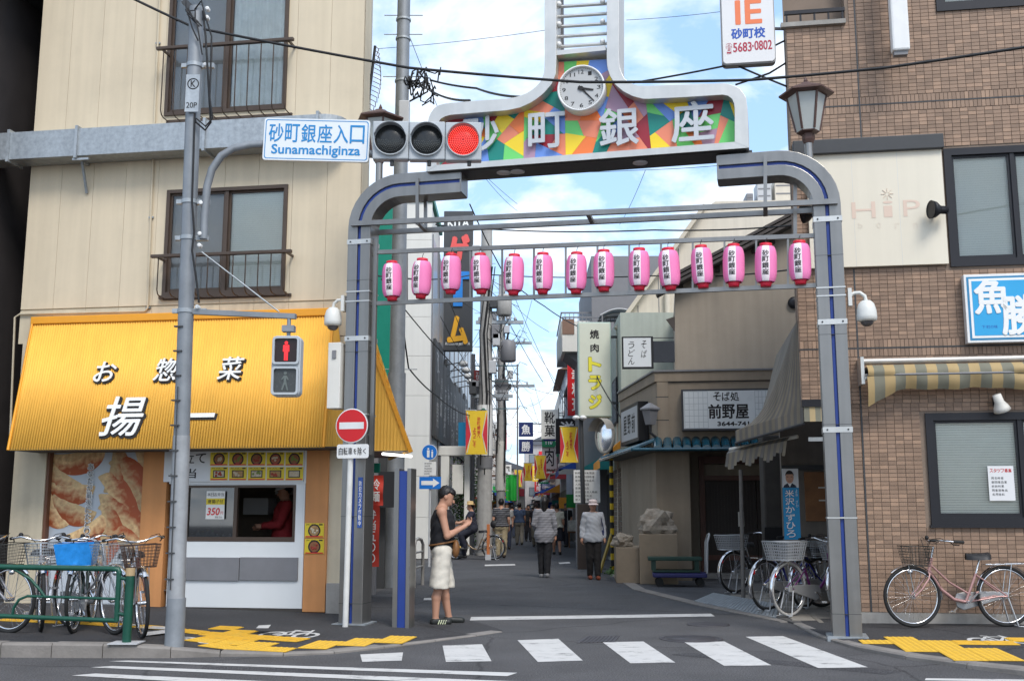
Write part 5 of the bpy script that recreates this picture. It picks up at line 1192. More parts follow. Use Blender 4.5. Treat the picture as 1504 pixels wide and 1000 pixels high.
# ------------------------------------------------------------------ side canopy with stripes
CST = stripes('canopy_stripe', (.115,.105,.085), (.20,.165,.115), .5, 0, .5)
ca = fthing(FR, 'side_canopy', 'curved grey brown striped canopy on the corner above the parked bicycles', 'canopy')
zap = FR.p(1171,472,.1)[1]; zlo = FR.p(1175,602,.0)[1]; oL_ = FR.p(1079,634,1.3); 
CS1 = mat('canopy_grey', (.17,.16,.145), .75, var=.2, streak=.3, dirt=.2); CS2 = mat('canopy_tan', (.25,.215,.16), .75, var=.2, streak=.3, dirt=.2)
b = MB(); N_ = 56
def canopy_pt(s_, t):
    """s_ runs round the lower edge (front corner then away down the side), t from wall to lip"""
    if s_ < .4: k = s_/.4; lip = Vector((uo+.02,.02,zlo)).lerp(Vector((oL_[0],1.1,FR.p(1079,632,1.1)[1])), k); top_ = Vector((uo-.005,.05+.3*k,zap))
    else: k = (s_-.4)/.6; q0 = Vector((oL_[0],1.1,FR.p(1079,632,1.1)[1])); lip = q0.lerp(q0+Vector((.15,2.2,.0)), k); top_ = Vector((uo-.005,.35+2.8*k,zap))
    p = top_.lerp(lip, t); p.z -= .34*math.sin(math.pi*t)*(.4+.6*min(1,s_/.4)); return p
for i in range(N_):
    b.cur = i % 2; n = 8; vs = [canopy_pt((i+e)/N_, j/n) for j in range(n+1) for e in (0,1)]; b.add(vs,[(2*j,2*j+1,2*j+3,2*j+2) for j in range(n)],True)
    p, q = canopy_pt(i/N_,1), canopy_pt((i+1)/N_,1); w = .17; b.add([p,q,q-Vector((0,0,w)),p-Vector((0,0,w))],[(0,1,2,3)])
b.build('fabric', [CS1,CS2], ca)
MB().tube([canopy_pt(i/20,1)-Vector((0,0,.17)) for i in range(21)],.018,6).build('lip_rail', M['dgrey'], ca)
# front valance under the overhang
b = MB(); nS = 8; u1 = -.02; zv0 = zov-.03; zv1 = FR.p(1215,619)[1]
for i in range(nS):
    b.cur = i % 2; x0_, x1_ = uo+.02+(u1-uo-.02)*i/nS, uo+.02+(u1-uo-.02)*(i+1)/nS; b.box(x0_,x1_,-.05,-.035,zv1,zv0)
b.build('valance', [STR.copy() if False else mat('valance_olive',(.20,.195,.15),.8,var=.2), mat('valance_tan',(.46,.35,.19),.8,var=.15)], ca)
MB().box(uo, -.0, -.07, .0, zv0, zv0+.09).build('head_rail', BLK, ca); MB().box(uo+.1,-.02,.3,.34,zv1-.22,zv1-.17).build('bottom_bar', M['steel_lt'], ca)
# small folded inner awning
sa = fthing(FR, 'folded_awning', 'small folded striped awning under the corner canopy', 'awning'); A1, A2 = FR.q(1072,660,1.5), FR.q(1160,641,.8)
b = MB(); n = 20
for i in range(n):
    b.cur = i % 2; t0, t1 = i/n,(i+1)/n; p, q = A1.lerp(A2,t0), A1.lerp(A2,t1); dz0 = .24+.05*math.sin(i); b.add([p,q,q+Vector((-.05,-.12,-.06)),p+Vector((-.05,-.12,-.06)),p+Vector((-.08,-.1,-dz0)),q+Vector((-.08,-.1,-dz0-.01))],[(0,1,2,3),(3,2,5,4)])
b.build('fabric', [CS1,CS2], sa); MB().cyl(A1,A2+Vector((.1,0,0)),.025,n=10).build('roller', M['offwhite'], sa)
# canopy posts
pp = Vector(G(1092,884)); cpz = thing('canopy_post', 'thin rusty steel post holding the corner canopy', 'post', pp); MB().cyl((0,0,0),(D(1088,690,pp.y)[0]-pp.x,0,D(1088,690,pp.y)[2]),.032,n=12).build('shaft', mat('rusty_post',(.20,.185,.17),.7,.2,var=.35,scale=8,dirt=.5), cpz)
pp = Vector(G(1140,872)); cpz = thing('canopy_post', 'thick dark post wrapped in grey sheet behind the parked bicycles', 'post', pp)
b = MB(); x_ = (D(1150,650,pp.y)[0]-D(1120,650,pp.y)[0])/2; b.prism([(-x_,-.16),(x_,-.16),(x_,.16),(-x_,.16)],0,D(1140,640,pp.y)[2],'xy'); b.build('shaft', mat('dark_post',(.05,.045,.04),.8,var=.4,scale=3,dirt=.3), cpz, bevel=.03); MB().box(-x_*1.15,x_*1.15,-.2,-.155,.7,1.1).build('meter_box', M['black'], cpz)
# dark back wall of the forecourt: recess under the overhang
bw = Frame(FR.w(0,3.3), 9)
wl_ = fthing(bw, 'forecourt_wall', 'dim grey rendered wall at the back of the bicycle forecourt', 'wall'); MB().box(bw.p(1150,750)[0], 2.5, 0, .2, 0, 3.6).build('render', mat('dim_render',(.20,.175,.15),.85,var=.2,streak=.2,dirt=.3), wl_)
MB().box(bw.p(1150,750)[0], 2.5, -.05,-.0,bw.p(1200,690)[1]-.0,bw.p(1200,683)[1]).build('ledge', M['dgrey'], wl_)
u0,u1 = bw.p(1182,730)[0], bw.p(1240,730)[0]; z0,z1 = bw.p(1200,765)[1], bw.p(1200,693)[1]
bo = fthing(bw, 'board', 'weathered brown plywood board leaning on the forecourt wall', 'board'); MB().box(u0,u1,-.05,-.01,z0,z1).build('panel', mat('plywood',(.26,.12,.05),.7,var=.3,scale=5,dirt=.3), bo, bevel=.005)
for zz_ in (.42,.68): MB().box(u0+.2,u0+.62,-.056,-.0505,z0+(z1-z0)*zz_-.01,z0+(z1-z0)*zz_+.01).build('staple_bar', M['offwhite'], bo)
po = fthing(bw, 'election_poster', 'tall blue poster with a man in a suit and white name on the forecourt wall', 'poster'); V = -1.2
u0,u1 = bw.p(1150,735,V)[0], bw.p(1174,735,V)[0]; z0,z1 = bw.p(1162,792,V)[1], bw.p(1162,688,V)[1]; w = u1-u0; h = z1-z0
MB().box(u0,u1,V,V+.015,z0,z1).build('sheet', mat('poster_blue',(.01,.28,.55),.4,var=.04), po); MB().box(u0,u1,V-.003,V-.0005,z1-h*.27,z1).build('photo_back', mat('photo_back',(.72,.73,.74),.4,var=.02), po)
cx = (u0+u1)/2-.01; zf = z1-h*.125
MB().prism([(cx-w*.42,z1-h*.27),(cx-w*.34,z1-h*.235),(cx-.03,z1-h*.205),(cx+.03,z1-h*.205),(cx+w*.34,z1-h*.235),(cx+w*.42,z1-h*.27)],V-.006,V-.0035).build('printed_suit', mat('suit_ink',(.015,.02,.04),.5), po); MB().prism([(cx-.03,z1-h*.205),(cx+.03,z1-h*.205),(cx,z1-h*.262)],V-.008,V-.0065).build('printed_shirt', M['inkw'], po)
MB().prism([(cx+.062*math.cos(t)*w/.25,zf+.085*math.sin(t)) for t in [2*math.pi*k/18 for k in range(18)]],V-.010,V-.0085).build('printed_face', mat('skin_print',(.55,.30,.20),.5,var=.08,scale=12), po)
MB().prism([(cx+.066*math.cos(t)*w/.25,zf+.02+.08*math.sin(t)) for t in [math.pi*k/12 for k in range(13)]]+[(cx-.05*w/.25,zf+.045),(cx+.05*w/.25,zf+.045)],V-.012,V-.0105).build('printed_hair', M['ink'], po)
t = MB()
for k in (-1,1): t.box(cx+k*.028-.012,cx+k*.028+.012,V-.0125,V-.0115,zf+.005,zf+.012)
t.box(cx-.02,cx+.02,V-.0125,V-.0115,zf-.05,zf-.045); t.build('printed_features', M['ink'], po)
t = MB(); column(t,'米沢かずひろ',u0+w*.42,z1-h*.29,z0+.02,w*.62,V-.002,.05,0,.08); t.build('lettering_edge', mat('ink_navy',(.01,.03,.15),.5,var=0), po); t = MB(); column(t,'米沢かずひろ',u0+w*.42,z1-h*.295,z0+.025,w*.56,V-.006,.025,0,.12); t.build('lettering', M['inkw'], po); t = MB(); column(t,'よね ざわ',u0+w*.85,z1-h*.29,z1-h*.55,w*.14,V-.002,.01); t.build('small_lettering', M['inkw'], po)

# ------------------------------------------------------------------ noodle restaurant
TAN = mat('tan_render', (.33,.285,.23), .85, var=.1, scale=1.2, streak=.12, bump=.12, bscale=30, dirt=.12); TAN2 = mat('tan_stone', (.30,.245,.185), .8, var=.14, scale=3, streak=.12, dirt=.15)
sbd = fthing(FS, 'noodle_restaurant', 'tan noodle restaurant with white lightbox sign and blue tiled eave', 'building')
bk = FS.l((2.6,25.6)); zpar = FS.p(1000,546)[1]; zmid = FS.p(1000,652)[1]
def fprism(poly, z0, z1, name, m, bev=0): return MB().prism(poly, z0, z1, 'xy').build(name, m, sbd, bevel=bev)
fprism([(0,0),(6,0),(6,6),(bk.x,bk.y)], zmid, zpar-.2, 'upper_storey', TAN2); 
fprism([(-.04,-.04),(6,-.04),(6,6),(bk.x-.04,bk.y+.04)], zpar-.2, zpar, 'parapet', TAN2, .008); fprism([(-.07,-.07),(6,-.07),(6,6),(bk.x-.07,bk.y)], zpar, zpar+.035, 'coping', M['mgrey'])
for k, (px0,px1) in enumerate(((967,981),)): MB().box(FS.p(967,600)[0]-.02,FS.p(982,600)[0],-.03,.0,zmid,zpar-.2).build('pilaster', TAN2, sbd)
for py in (583, 617): z = FS.p(975,py)[1]; MB().box(-.021,FS.p(982,600)[0]+.001,-.032,-.029,z-.008,z+.008).build('joint', M['dgrey'], sbd)
z = FS.p(1050,560)[1]; MB().box(0.02,6,-.012,.0,z-.01,z+.01).build('joint', M['dgrey'], sbd)
# ground floor, set back behind the entrance
zg2 = zmid-.02
fprism([(-.05,.1),(.62,.1),(.62,1.4),(6,1.4),(6,6),(bk.x,bk.y)], 0, zg2, 'ground_floor', mat('plaster_wall', (.30,.25,.19), .85, var=.12, streak=.15, dirt=.15))
DW = mat('dark_wood', (.035,.024,.018), .6, var=.3, streak=.3); RW = mat('red_wood', (.09,.035,.022), .55, var=.25)
dr = MB().box(.9,3.2,1.1,1.36,2.35,2.5).box(.84,.95,1.1,1.36,0,2.5).box(.9,3.2,1.05,1.36,2.0,2.1).box(3.1,3.2,1.1,1.36,0,2.35).build('door_frame', RW, sbd)
for k in range(2):
    x0_ = .96+k*1.06; d = MB().box(x0_,x0_+1.04,1.2+.05*k,1.24+.05*k,0.05,2.0).build('sliding_door', DW, sbd)
    for j in range(15): MB().box(x0_+.06+j*.066,x0_+.085+j*.066,1.18+.05*k,1.2+.05*k,.55,1.92).build('lattice_slat', DW, d)
    MB().box(x0_,x0_+1.04,1.175+.05*k,1.2+.05*k,.36,.46).build('mid_rail', RW, d)
MB().box(1.62,1.65,1.165,1.178,1.05,1.35).build('door_handle', M['offwhite'], sbd); MB().box(1.71,1.74,1.165,1.178,1.05,1.35).build('door_handle', M['offwhite'], sbd)
MB().box(.62,6,.9,1.4,0,.1).build('step', M['concrete'], sbd)
# side window with bars on the left face and black framed side sign
side = Frame((FS.w(0,0).x, FS.w(0,0).y), 0); dv = Vector((2.6-FS.o.x, 25.6-FS.o.y)).normalized()
ang_s = math.atan2(dv.x, dv.y)     # direction of the side wall
def sthing(name, label, cat): return thing(name, label, cat, FS.o, -ang_s+R(90))   # local x runs towards the camera end (negative = away)
sg2 = thing('side_sign', 'black framed lightbox sign on the street side of the noodle restaurant', 'sign', FS.o, math.atan2(dv.y, dv.x))
x0_, x1_ = .75, 2.7; zs0, zs1 = D(945,648,22.5)[2], D(945,590,22.5)[2]
MB().box(x0_,x1_,.02,.24,zs0,zs1).build('frame', M['black'], sg2, bevel=.01); MB().box(x0_+.08,x1_-.08,.24,.244,zs0+.08,zs1-.08).build('face', M['lgrey'], sg2)
t = MB(); 
for k, ch in enumerate('前野屋'): put(t, ch, -(x0_+.5+.45*k), (zs0+zs1)/2, .36, .42, 0, .03)
for i, v in enumerate(t.v): t.v[i] = (-v[0], .2455-v[1], v[2])
t.build('lettering', M['ink'], sg2)
# lightbox sign
ls = fthing(FS, 'lightbox_sign', 'white lightbox sign with brush characters above the restaurant entrance', 'sign'); u0,u1 = FS.p(1001,600,-.22)[0], FS.p(1140,600,-.22)[0]; z0,z1 = FS.p(1060,632,-.22)[1], FS.p(1060,571,-.22)[1]
MB().box(u0,u1,-.24,-.0405,z0,z1).build('frame', mat('sign_dark_frame',(.05,.05,.055),.4,.3), ls, bevel=.006); LBX = mat('lightbox_face',(.66,.69,.70),.3,var=.03); MB().box(u0+.04,u1-.04,-.2445,-.2405,z0+.04,z1-.04).build('face', LBX, ls)
b = MB(); 
for xa, xb in ((u0+.06,u0+(u1-u0)*.28),(u1-(u1-u0)*.22,u1-.06)):
    for k in range(6): x = xa+(xb-xa)*k/5; b.box(x-.004,x+.004,-.2465,-.245,z0+.05,z1-.05)
    for k in range(7): z = z0+.05+(z1-z0-.1)*k/6; b.box(xa,xb,-.2468,-.2452,z-.004,z+.004)
b.build('grid_lines', mat('grid_ink',(.38,.42,.44),.5,var=0), ls)
P_ = lambda px,py: FS.p(px,py,-.245)
t = MB(); 
for ch, px, w in (('そ',1053,.17),('ば',1066,.17),('処',1079,.19)): u,z = P_(px,582); put(t,ch,u,z,w*.9,.18,-.247,.03)
for ch, px in (('前',1050),('野',1070),('屋',1090)): u,z = P_(px,604); put(t,ch,u,z,.26,.29,-.247,.05)
u,z = P_(1077,622); put(t,'3644-741',u,z,.62,.09,-.247,.05); t.build('lettering', M['ink'], ls)
# glazed blue eave: barrel tiles
GLZ = mat('blue_glaze',(.012,.085,.13),.18,var=.55,scale=5,spec=.6,dirt=.2); ea = fthing(FS, 'tiled_eave', 'glazed blue tiled eave running round the restaurant corner', 'eave')
tb_ = MB(); n = 8; vs = []
for j, (y, z) in enumerate(((0,.10),(-.5,-.10))):
    for i in range(n+1): a = math.pi*i/n; vs.append((.085*math.cos(a), y, z+.075*math.sin(a)))
tb_.add(vs,[(i,i+1,n+2+i,n+1+i) for i in range(n)],True); tb_.add(vs[n+1:],[tuple(range(n+1))]); tme = tb_.mesh('eave_tile', GLZ)
for i in range(20): link('eave_tile', tme, ea, (.0+i*.19, .0, zmid-.02))
for i in range(14): link('eave_tile', tme, ea, (bk.x*i*.285/bk.y-.02, .1+i*.285, zmid-.02), R(-95))
MB().box(-.45,3.9,-.5,.1,zmid-.15,zmid-.125).build('eave_board', M['dgrey'], ea); MB().prism([(-.5,-.5),(0,.1),(bk.x,bk.y),(bk.x-.5,bk.y)],zmid-.152,zmid-.127,'xy').build('eave_board', M['dgrey'], ea); MB().tube([(-.5,-.5,zmid-.13),(3.9,-.5,zmid-.13)],.035,8).build('gutter_pipe', GLZ, ea); MB().tube([(-.5,-.5,zmid-.13),(bk.x-.5,bk.y,zmid-.13)],.035,8).build('gutter_pipe', GLZ, ea)
# upper gable wall behind
gb = Frame(FS.w(0,1.6), 8); ug = fthing(gb, 'upper_house', 'plain tan rendered gable wall above the restaurant with dark roof edge', 'building')
Q = [gb.p(991,560), gb.p(991,424), gb.p(1172,330), gb.p(1330,300), gb.p(1330,560)]; Q[0]=(Q[0][0],zpar-.5); Q[-1]=(Q[-1][0],zpar-.5)
MB().prism(Q,0,3.5).build('wall', TAN, ug)
ROOF = mat('dark_roof',(.07,.06,.055),.6,var=.25); a,c = Q[1],Q[2]; d = Vector((c[0]-a[0],0,c[1]-a[1])).normalized(); A3 = Vector((a[0],0,a[1]))-d*.45
for k in range(3): MB().bar(A3+Vector((0,-.15+.0*k,.04+.1*k))+d*.12*k, Vector((c[0],-.15,c[1]+.04+.1*k))+d*1.4, .5, .06).build('roof_course', ROOF, ug)
for k in range(6): p = A3+d*(.6+.45*k); MB().box(p.x-.05,p.x+.05,-.12,.05,p.z-.14,p.z-.0).build('rafter', DW, ug)
MB().add([(gb.p(991,470)[0],-.0,gb.p(991,465)[1]),(gb.p(978,480)[0],-.25,gb.p(980,472)[1]),(gb.p(991,487)[0],0,gb.p(991,487)[1]),(gb.p(991,470)[0],.6,gb.p(991,465)[1])],[(0,1,2),(0,2,3),(0,3,1)]).build('eave_end', ROOF, ug)
u,z = gb.p(1166,445); MB().lathe([(.13,0),(.13,-.06),(.06,-.08),(.001,-.08)],(u,-.002,z),18,True,'y').build('vent', BLK, ug)
# projecting soba/udon sign
sp = thing('projecting_sign', 'square white sign with flowing brush writing projecting from the restaurant wall', 'sign', (0,0,0)); Ys = 23.0; a,c = Vector(D(914,541,Ys)), Vector(D(959,494,Ys)); sp.location=((a.x+c.x)/2,Ys,a.z); sp.rotation_euler=(0,0,R(-4)); W=c.x-a.x; hh=c.z-a.z
MB().box(-W/2,W/2,0,.12,0,hh).build('frame', M['black'], sp, bevel=.006); MB().box(-W/2+.035,W/2-.05,-.004,-.0005,.035,hh-.035).build('face', LBX, sp)
t = MB(); column(t,'そば',W*.2,hh*.9,hh*.3,W*.17,-.006,.0,0,.2,.15); t.build('lettering', M['ink'], sp); t=MB(); column(t,'うどん',-W*.2,hh*.86,hh*.1,W*.2,-.006,.0,0,.15,.15); t.build('lettering', M['ink'], sp); MB().box(W/2+.002,W/2+.46,.02,.12,hh*.2,hh*.85).build('bracket_box', mat('bracket_navy',(.03,.035,.045),.5), sp); MB().box(W/2-.0,W/2+.46,.05,.07,hh*.95,hh*.97).build('bracket_rod', M['black'], sp)
# lamp on the corner pillar
lp = FS.q(955,612,-.25); t_ = thing('wall_lamp', 'old grey square lantern on the restaurant corner', 'lamp', FS.w(lp.x,-.25,lp.z), -FS.a); MB().lathe([(.10,-.16),(.16,.12),(.20,.14),(.20,.17),(.06,.26),(.02,.28)],n=4,smooth=False).build('lantern_body', M['mgrey'], t_); MB().tube([(0,0,-.16),(0,.02,-.32),(.1,.1,-.4)],.03,8).build('arm', M['dgrey'], t_)
# planter, rock, trolleys
pt = Vector(G(968,858)); pl_ = thing('stone_planter', 'tan stone block planter at the restaurant corner', 'planter', pt, R(-8)); w = .36; hz = D(968,784,pt.y)[2]
MB().prism([(-w,0),(w,0),(w,.7),(-w,.7)],0,hz,'xy').build('block', mat('planter_stone',(.29,.23,.165),.85,var=.15,scale=5,bump=.2,dirt=.2), pl_, bevel=.015); MB().prism([(-w-.45,.25),(-w-.01,.25),(-w-.01,1.6),(-w-.55,1.6)],0,hz*.72,'xy').build('low_wall', mat('planter_stone',(.3,.25,.18)), pl_, bevel=.01)
ROCKM = mat('rock',(.30,.26,.21),.9,var=.45,scale=9,bump=.8,bscale=25)
def rock(label, loc, s_, seed):
    r = random.Random(seed); b = bmesh.new(); bmesh.ops.create_icosphere(b, subdivisions=3, radius=1)
    from mathutils import noise
    for v in b.verts:
        n = noise.noise(v.co*1.6+Vector((seed*3.1,0,0)))*.45+noise.noise(v.co*4+Vector((seed,5,0)))*.22+noise.noise(v.co*9)*.1; v.co *= 1+n; v.co.x *= s_[0]; v.co.y *= s_[1]; v.co.z = max(v.co.z,-.55)*s_[2]
    me = bpy.data.meshes.new('rock'); b.to_mesh(me); b.free(); me.materials.append(ROCKM); o = link('rock', me, None, loc); return tag(o, label, 'rock')
rock('craggy pale rock lying on the stone planter', pt+Vector((.03,.3,hz+.16)), (.36,.28,.30), 2); rock('small dark rock on the low wall behind the planter', pt+Vector((-.6,.7,hz*.72+.1)), (.2,.2,.16), 5)
tr_ = Vector(G(1000,862)); 
for k, (nm, cc, dz) in enumerate((('stack of dark green crates riding on a blue platform trolley by the restaurant',(.01,.06,.04),0),)):
    t_ = thing('platform_trolley', nm, 'trolley', tr_, R(-6)); BLUc = mat('trolley_blue',(.03,.03,.14),.5,var=.2)
    MB().box(-.5,.48,-.02,.55,.17,.25).build('deck', BLUc, t_, bevel=.02)
    for x in (-.38,.36):
        for y in (.05,.48): MB().cyl((x-.0,y-.02,.075),(x,y+.02,.075),.075,n=14).box(x-.03,x+.03,y-.03,y+.03,.07,.17).build('wheel', M['rubber'], t_)
    cr_ = MB().box(-.58,.4,.0,.5,.47,.53).box(-.5,.36,.02,.48,.26,.3).build('upper_deck', mat('crate_green',(.012,.05,.035),.5,var=.25), t_, bevel=.01)
    for x in (-.48,.3): MB().box(x-.04,x+.04,.04,.46,.3,.47).build('deck_leg', mat('crate_green',(.01,.06,.04)), t_)
    for x in (.42,): MB().tube([(x+.06,.02,.25),(x+.08,.02,.8),(x+.12,.05,.93),(x+.13,.25,.95),(x+.12,.45,.93),(x+.08,.5,.8),(x+.06,.5,.25)],.018,8).build('push_handle', M['lgrey'], t_)
# ------------------------------------------------------------------ cream gabled house beyond the restaurant
CRM = mat('cream_board', (.66,.60,.50), .7, var=.06, scale=2, streak=.12, dirt=.1); cg = Frame((2.55,27.5), 4); ch_ = fthing(cg, 'gabled_house', 'cream boarded house with a steep gable rising behind the noodle restaurant', 'building')
Q = [(cg.p(904,600)[0],0),cg.p(905,488),cg.p(1034,308),cg.p(1050,296),(cg.p(1050,296)[0]+3.2,cg.p(1050,296)[1]),(cg.p(1050,296)[0]+3.2,0)]
MB().prism(Q,0,7).build('wall', CRM, ch_); a,c = Vector((Q[1][0],0,Q[1][1])), Vector((Q[2][0],0,Q[2][1])); MB().bar(a+Vector((0,-.12,.06)),c+Vector((0,-.12,.06)),.3,.1).build('barge_board', mat('barge_cream',(.58,.52,.42),.7,var=.1), ch_)
for px in (938,969,1000): u=cg.p(px,500)[0]; zt_=min(cg.p(px,300)[1], Q[1][1]+(u-Q[1][0])*(Q[2][1]-Q[1][1])/(Q[2][0]-Q[1][0]))-.1; MB().box(u-.01,u+.01,-.012,.0,3,zt_).build('board_joint', M['mgrey'], ch_)
for py in (485,): z=cg.p(940,py)[1]; MB().box(Q[1][0],Q[1][0]+3,-.012,0,z-.01,z+.01).build('board_joint', M['mgrey'], ch_)
a = cg.q(928,484,-.2); MB().cyl(a,a+Vector((.95,0,.05)),.06,n=12).build('downpipe', CRM, ch_); MB().cyl((cg.p(981,500)[0],-.1,3),(cg.p(981,500)[0],-.1,7),.08,n=12).build('downpipe', CRM, ch_)
zr = Q[3][1]
for k,(px0,px1,pyt) in enumerate(((1112,1133,268),(1138,1165,262),(1096,1106,284))):
    u0,u1 = cg.p(px0,280,1)[0], cg.p(px1,280,1)[0]; zt_=cg.p(px0,pyt,1)[1]; t_ = thing('rooftop_unit', ('pale box air conditioner on the flat roof left of the tank', 'cream water tank box on the flat roof behind the lamp', 'small grey fan cowl on the flat roof edge')[k], 'roof unit', cg.w(0,1,0), -cg.a); b=MB().box(u0,u1,0,.6,zr,zt_).build('casing', (M['lgrey'],CRM,M['mgrey'])[k], t_, bevel=.02)
    for j in range(3): MB().box(u0+.03,u1-.03,-.01,.0,zr+(zt_-zr)*(.25+.25*j),zr+(zt_-zr)*(.29+.25*j)).build('louvre', M['mgrey'], t_)
# ------------------------------------------------------------------ the shopping street beyond the arch
SX = lambda x, Y: x + .0115*Y
def wbox(px0, px1, py0, py1, Y): a, c = D(px0,py1,Y), D(px1,py0,Y); return a[0], c[0], a[2], c[2]
# white corner building with green trim
WHW = mat('white_cladding', (.74,.73,.68), .55, var=.04, scale=1, streak=.06); GRN = mat('green_trim', (.0,.20,.13), .5, var=.1); MET = mat('grey_cladding', (.48,.51,.54), .35, .4, var=.12, scale=.6)
wb = thing('white_building', 'tall white clad building with green corner strip left of the street', 'building', (0,31,0))
x0,x1,_,zt = wbox(577,635,298,820,31); xg = D(553,400,31)[0]
n = 9
for k in range(n): MB().box(x0+.001,x1,0,.12,.02+k*zt/n+.008,.02+(k+1)*zt/n).build('cladding_panel', WHW, wb)
MB().box(xg-4,x1-.03,.1,4,0,zt-.05).build('core', M['offwhite'], wb); MB().box(xg,x0-.002,-.1,.3,0,zt+.4).build('corner_strip', GRN, wb); MB().box(x0-.001,x1+.05,-.06,4,zt+.03,zt+.22).build('parapet', GRN, wb)
bd_ = MB(); bd_.prism([(x1-.03,.12),(x1,.12),(SX(-2.7,31+32)-.1,32),(-8,32),(-8,.2)],0,zt-.9,'xy').build('side_wall', MET, wb)
xs = lambda d: x1+(SX(-2.7,63)-.1-x1)*(d-.12)/31.88
for k in range(12):
    d0 = .3+k*2.6; MB().add([(xs(d0)+.012,d0,0),(xs(d0)+.03,d0,0),(xs(d0)+.03,d0,zt-.9),(xs(d0)+.012,d0,zt-.9)],[(0,1,2,3)]).box(xs(d0)-.01,xs(d0)+.03,d0-.04,d0,0,zt-.9).build('cladding_joint', M['mgrey'], wb)
rr_ = random.Random(4)
for k in range(14):     # dark advertising hoarding with pale print
    d0 = .4+k*1.6; z0_ = 3.55; z1_ = 6.6-rr_.random()*.6; b = MB(); a_, c_ = Vector((xs(d0)+.04,d0,0)), Vector((xs(d0+1.5)+.04,d0+1.5,0))
    o_ = MB().add([(p.x+e,p.y,z) for e in (0,.08) for p,z in ((a_,z0_),(c_,z0_),(c_,z1_),(a_,z1_))],[(4,5,6,7),(0,1,5,4),(1,2,6,5),(2,3,7,6),(3,0,4,7)]).build('hoarding', M['dgrey'], wb)
    t = MB()
    for j in range(4):
        v,f = glyph(rr_.choice('大開放遊技場新台入替'),0,0); sc=rr_.uniform(.5,.9); yy=d0+.15+rr_.random()*.7; zz=z0_+.2+rr_.random()*(z1_-z0_-1)
        t.add([(xs(yy+p[0]*sc)+.125+.002*j, yy+p[0]*sc, zz+p[1]*sc) for p in v], f)
    t.build('hoarding_print', M['lgrey'], o_)
for k in range(5):
    d0 = 5.2+k*1.7; MB().tube([(xs(d0)+.05,d0,6.3),(xs(d0)+.6,d0,6.4)],.02,6).build('lamp_arm', M['dgrey'], wb); MB().ball((xs(d0)+.68,d0,6.35),.17,10,(1,1,.7)).build('hoarding_lamp', M['white'], wb)
# white portal next to it
po_ = thing('concrete_portal', 'white concrete portal frame at the foot of the hoarding building', 'portal', (0,34,0))
for px0,px1 in ((646,660),(681,690)): x0_,x1_,_,z1_ = wbox(px0,px1,668,800,34); MB().box(x0_,x1_,0,.6,0,z1_).build('pillar', WHW, po_, bevel=.02)
x0_,x1_,z0_,z1_ = wbox(643,692,655,669,34); MB().box(x0_,x1_,-.02,.7,z0_+.002,z1_).build('lintel', WHW, po_, bevel=.02); x0_,x1_,z0_,z1_ = wbox(664,680,682,725,33.6); MB().box(x0_,x1_,-.35,-.1,z0_,z1_).build('meter_box', M['offwhite'], po_)
# low dark annexe behind the takeaway
an = thing('dark_annexe', 'low dark shed wall between the takeaway and the white building', 'building', (0,16.5,0))
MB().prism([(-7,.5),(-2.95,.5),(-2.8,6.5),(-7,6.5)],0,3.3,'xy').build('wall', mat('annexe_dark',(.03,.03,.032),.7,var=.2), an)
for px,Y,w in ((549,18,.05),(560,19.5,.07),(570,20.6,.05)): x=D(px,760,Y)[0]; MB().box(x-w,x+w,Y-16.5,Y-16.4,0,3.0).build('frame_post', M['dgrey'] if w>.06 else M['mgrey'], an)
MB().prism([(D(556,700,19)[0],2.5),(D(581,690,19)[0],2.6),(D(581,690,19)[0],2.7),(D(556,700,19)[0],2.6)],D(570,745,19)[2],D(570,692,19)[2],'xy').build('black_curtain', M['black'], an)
for k,(px,py0,py1,c,lb) in enumerate(((545,742,832,'red','tall red vertical flag with pale lettering beside the arch post'),(548,697,742,'red','short red and white picture flag above the tall red flag'))):
    x,_,z = D(px,py1,17.2); zt_ = D(px,py0,17.2)[2]; fl = thing('flag', lb, 'flag', (x,17.2+.3*k,0)); b=MB(); n=10; vs=[]
    for i in range(n+1):
        for j in (0,1): vs.append((-.12+.24*j, .03*math.sin(i*.9+j), z+(zt_-z)*i/n))
    b.add(vs,[(2*i,2*i+1,2*i+3,2*i+2) for i in range(n)],True); b.build('cloth', mat('flag_red',(.58,.05,.03),.7,var=.15), fl); t=MB(); column(t,'弁当五〇〇' if k==0 else '冷麺',.0,zt_-.05,z+.05,.14,-.045,.03); t.build('lettering', M['inkw'], fl); MB().cyl((-.14,0,0),(-.14,0,zt_+.05),.012,n=8).build('flag_pole', M['lgrey'], fl)
gs = wbox(545,553,680,694,17); o=MB().box(gs[0],gs[1]+.05,17,17.1,gs[2],gs[3]).build('small_sign', GRN); tag(o,'small plain green box sign under the yellow side awning','sign')
# thick steel pole with a tangle of cables
PF = Vector(G(577,862)); YF = PF.y; fp = thing('utility_pole', 'tall thick steel pole behind the arch with a tangle of cables', 'utility pole', PF); atF = lambda px,py: Vector(D(px,py,YF))-PF
topF = atF(594,-40); MB().cyl((0,0,0),topF,.155,.125,20).build('pole_shaft', M['galv_pole'], fp); zc3 = atF(577,548).z; MB().cyl((0,0,0),(topF.x*zc3/topF.z,0,zc3),.18,.168,20).build('pole_sleeve', M['galv_pole'], fp)
for py in (30,58,120,640-90): z=atF(588,py).z; x=topF.x*z/topF.z; MB().cyl((x,0,z-.02),(x,0,z+.02),.15).build('band', M['galv'], fp); MB().cyl((x-.38,0,z+.1),(x+.38,0,z+.1),.01,n=6).build('step_bolt', M['galv'], fp)
x0_,x1_,z0_,z1_ = wbox(586,602,150,183,YF-.2); MB().box(x0_-PF.x,x1_-PF.x,-.3,-.12,z0_,z1_).build('junction_box', M['lgrey'], fp, bevel=.02)
rt = random.Random(3)
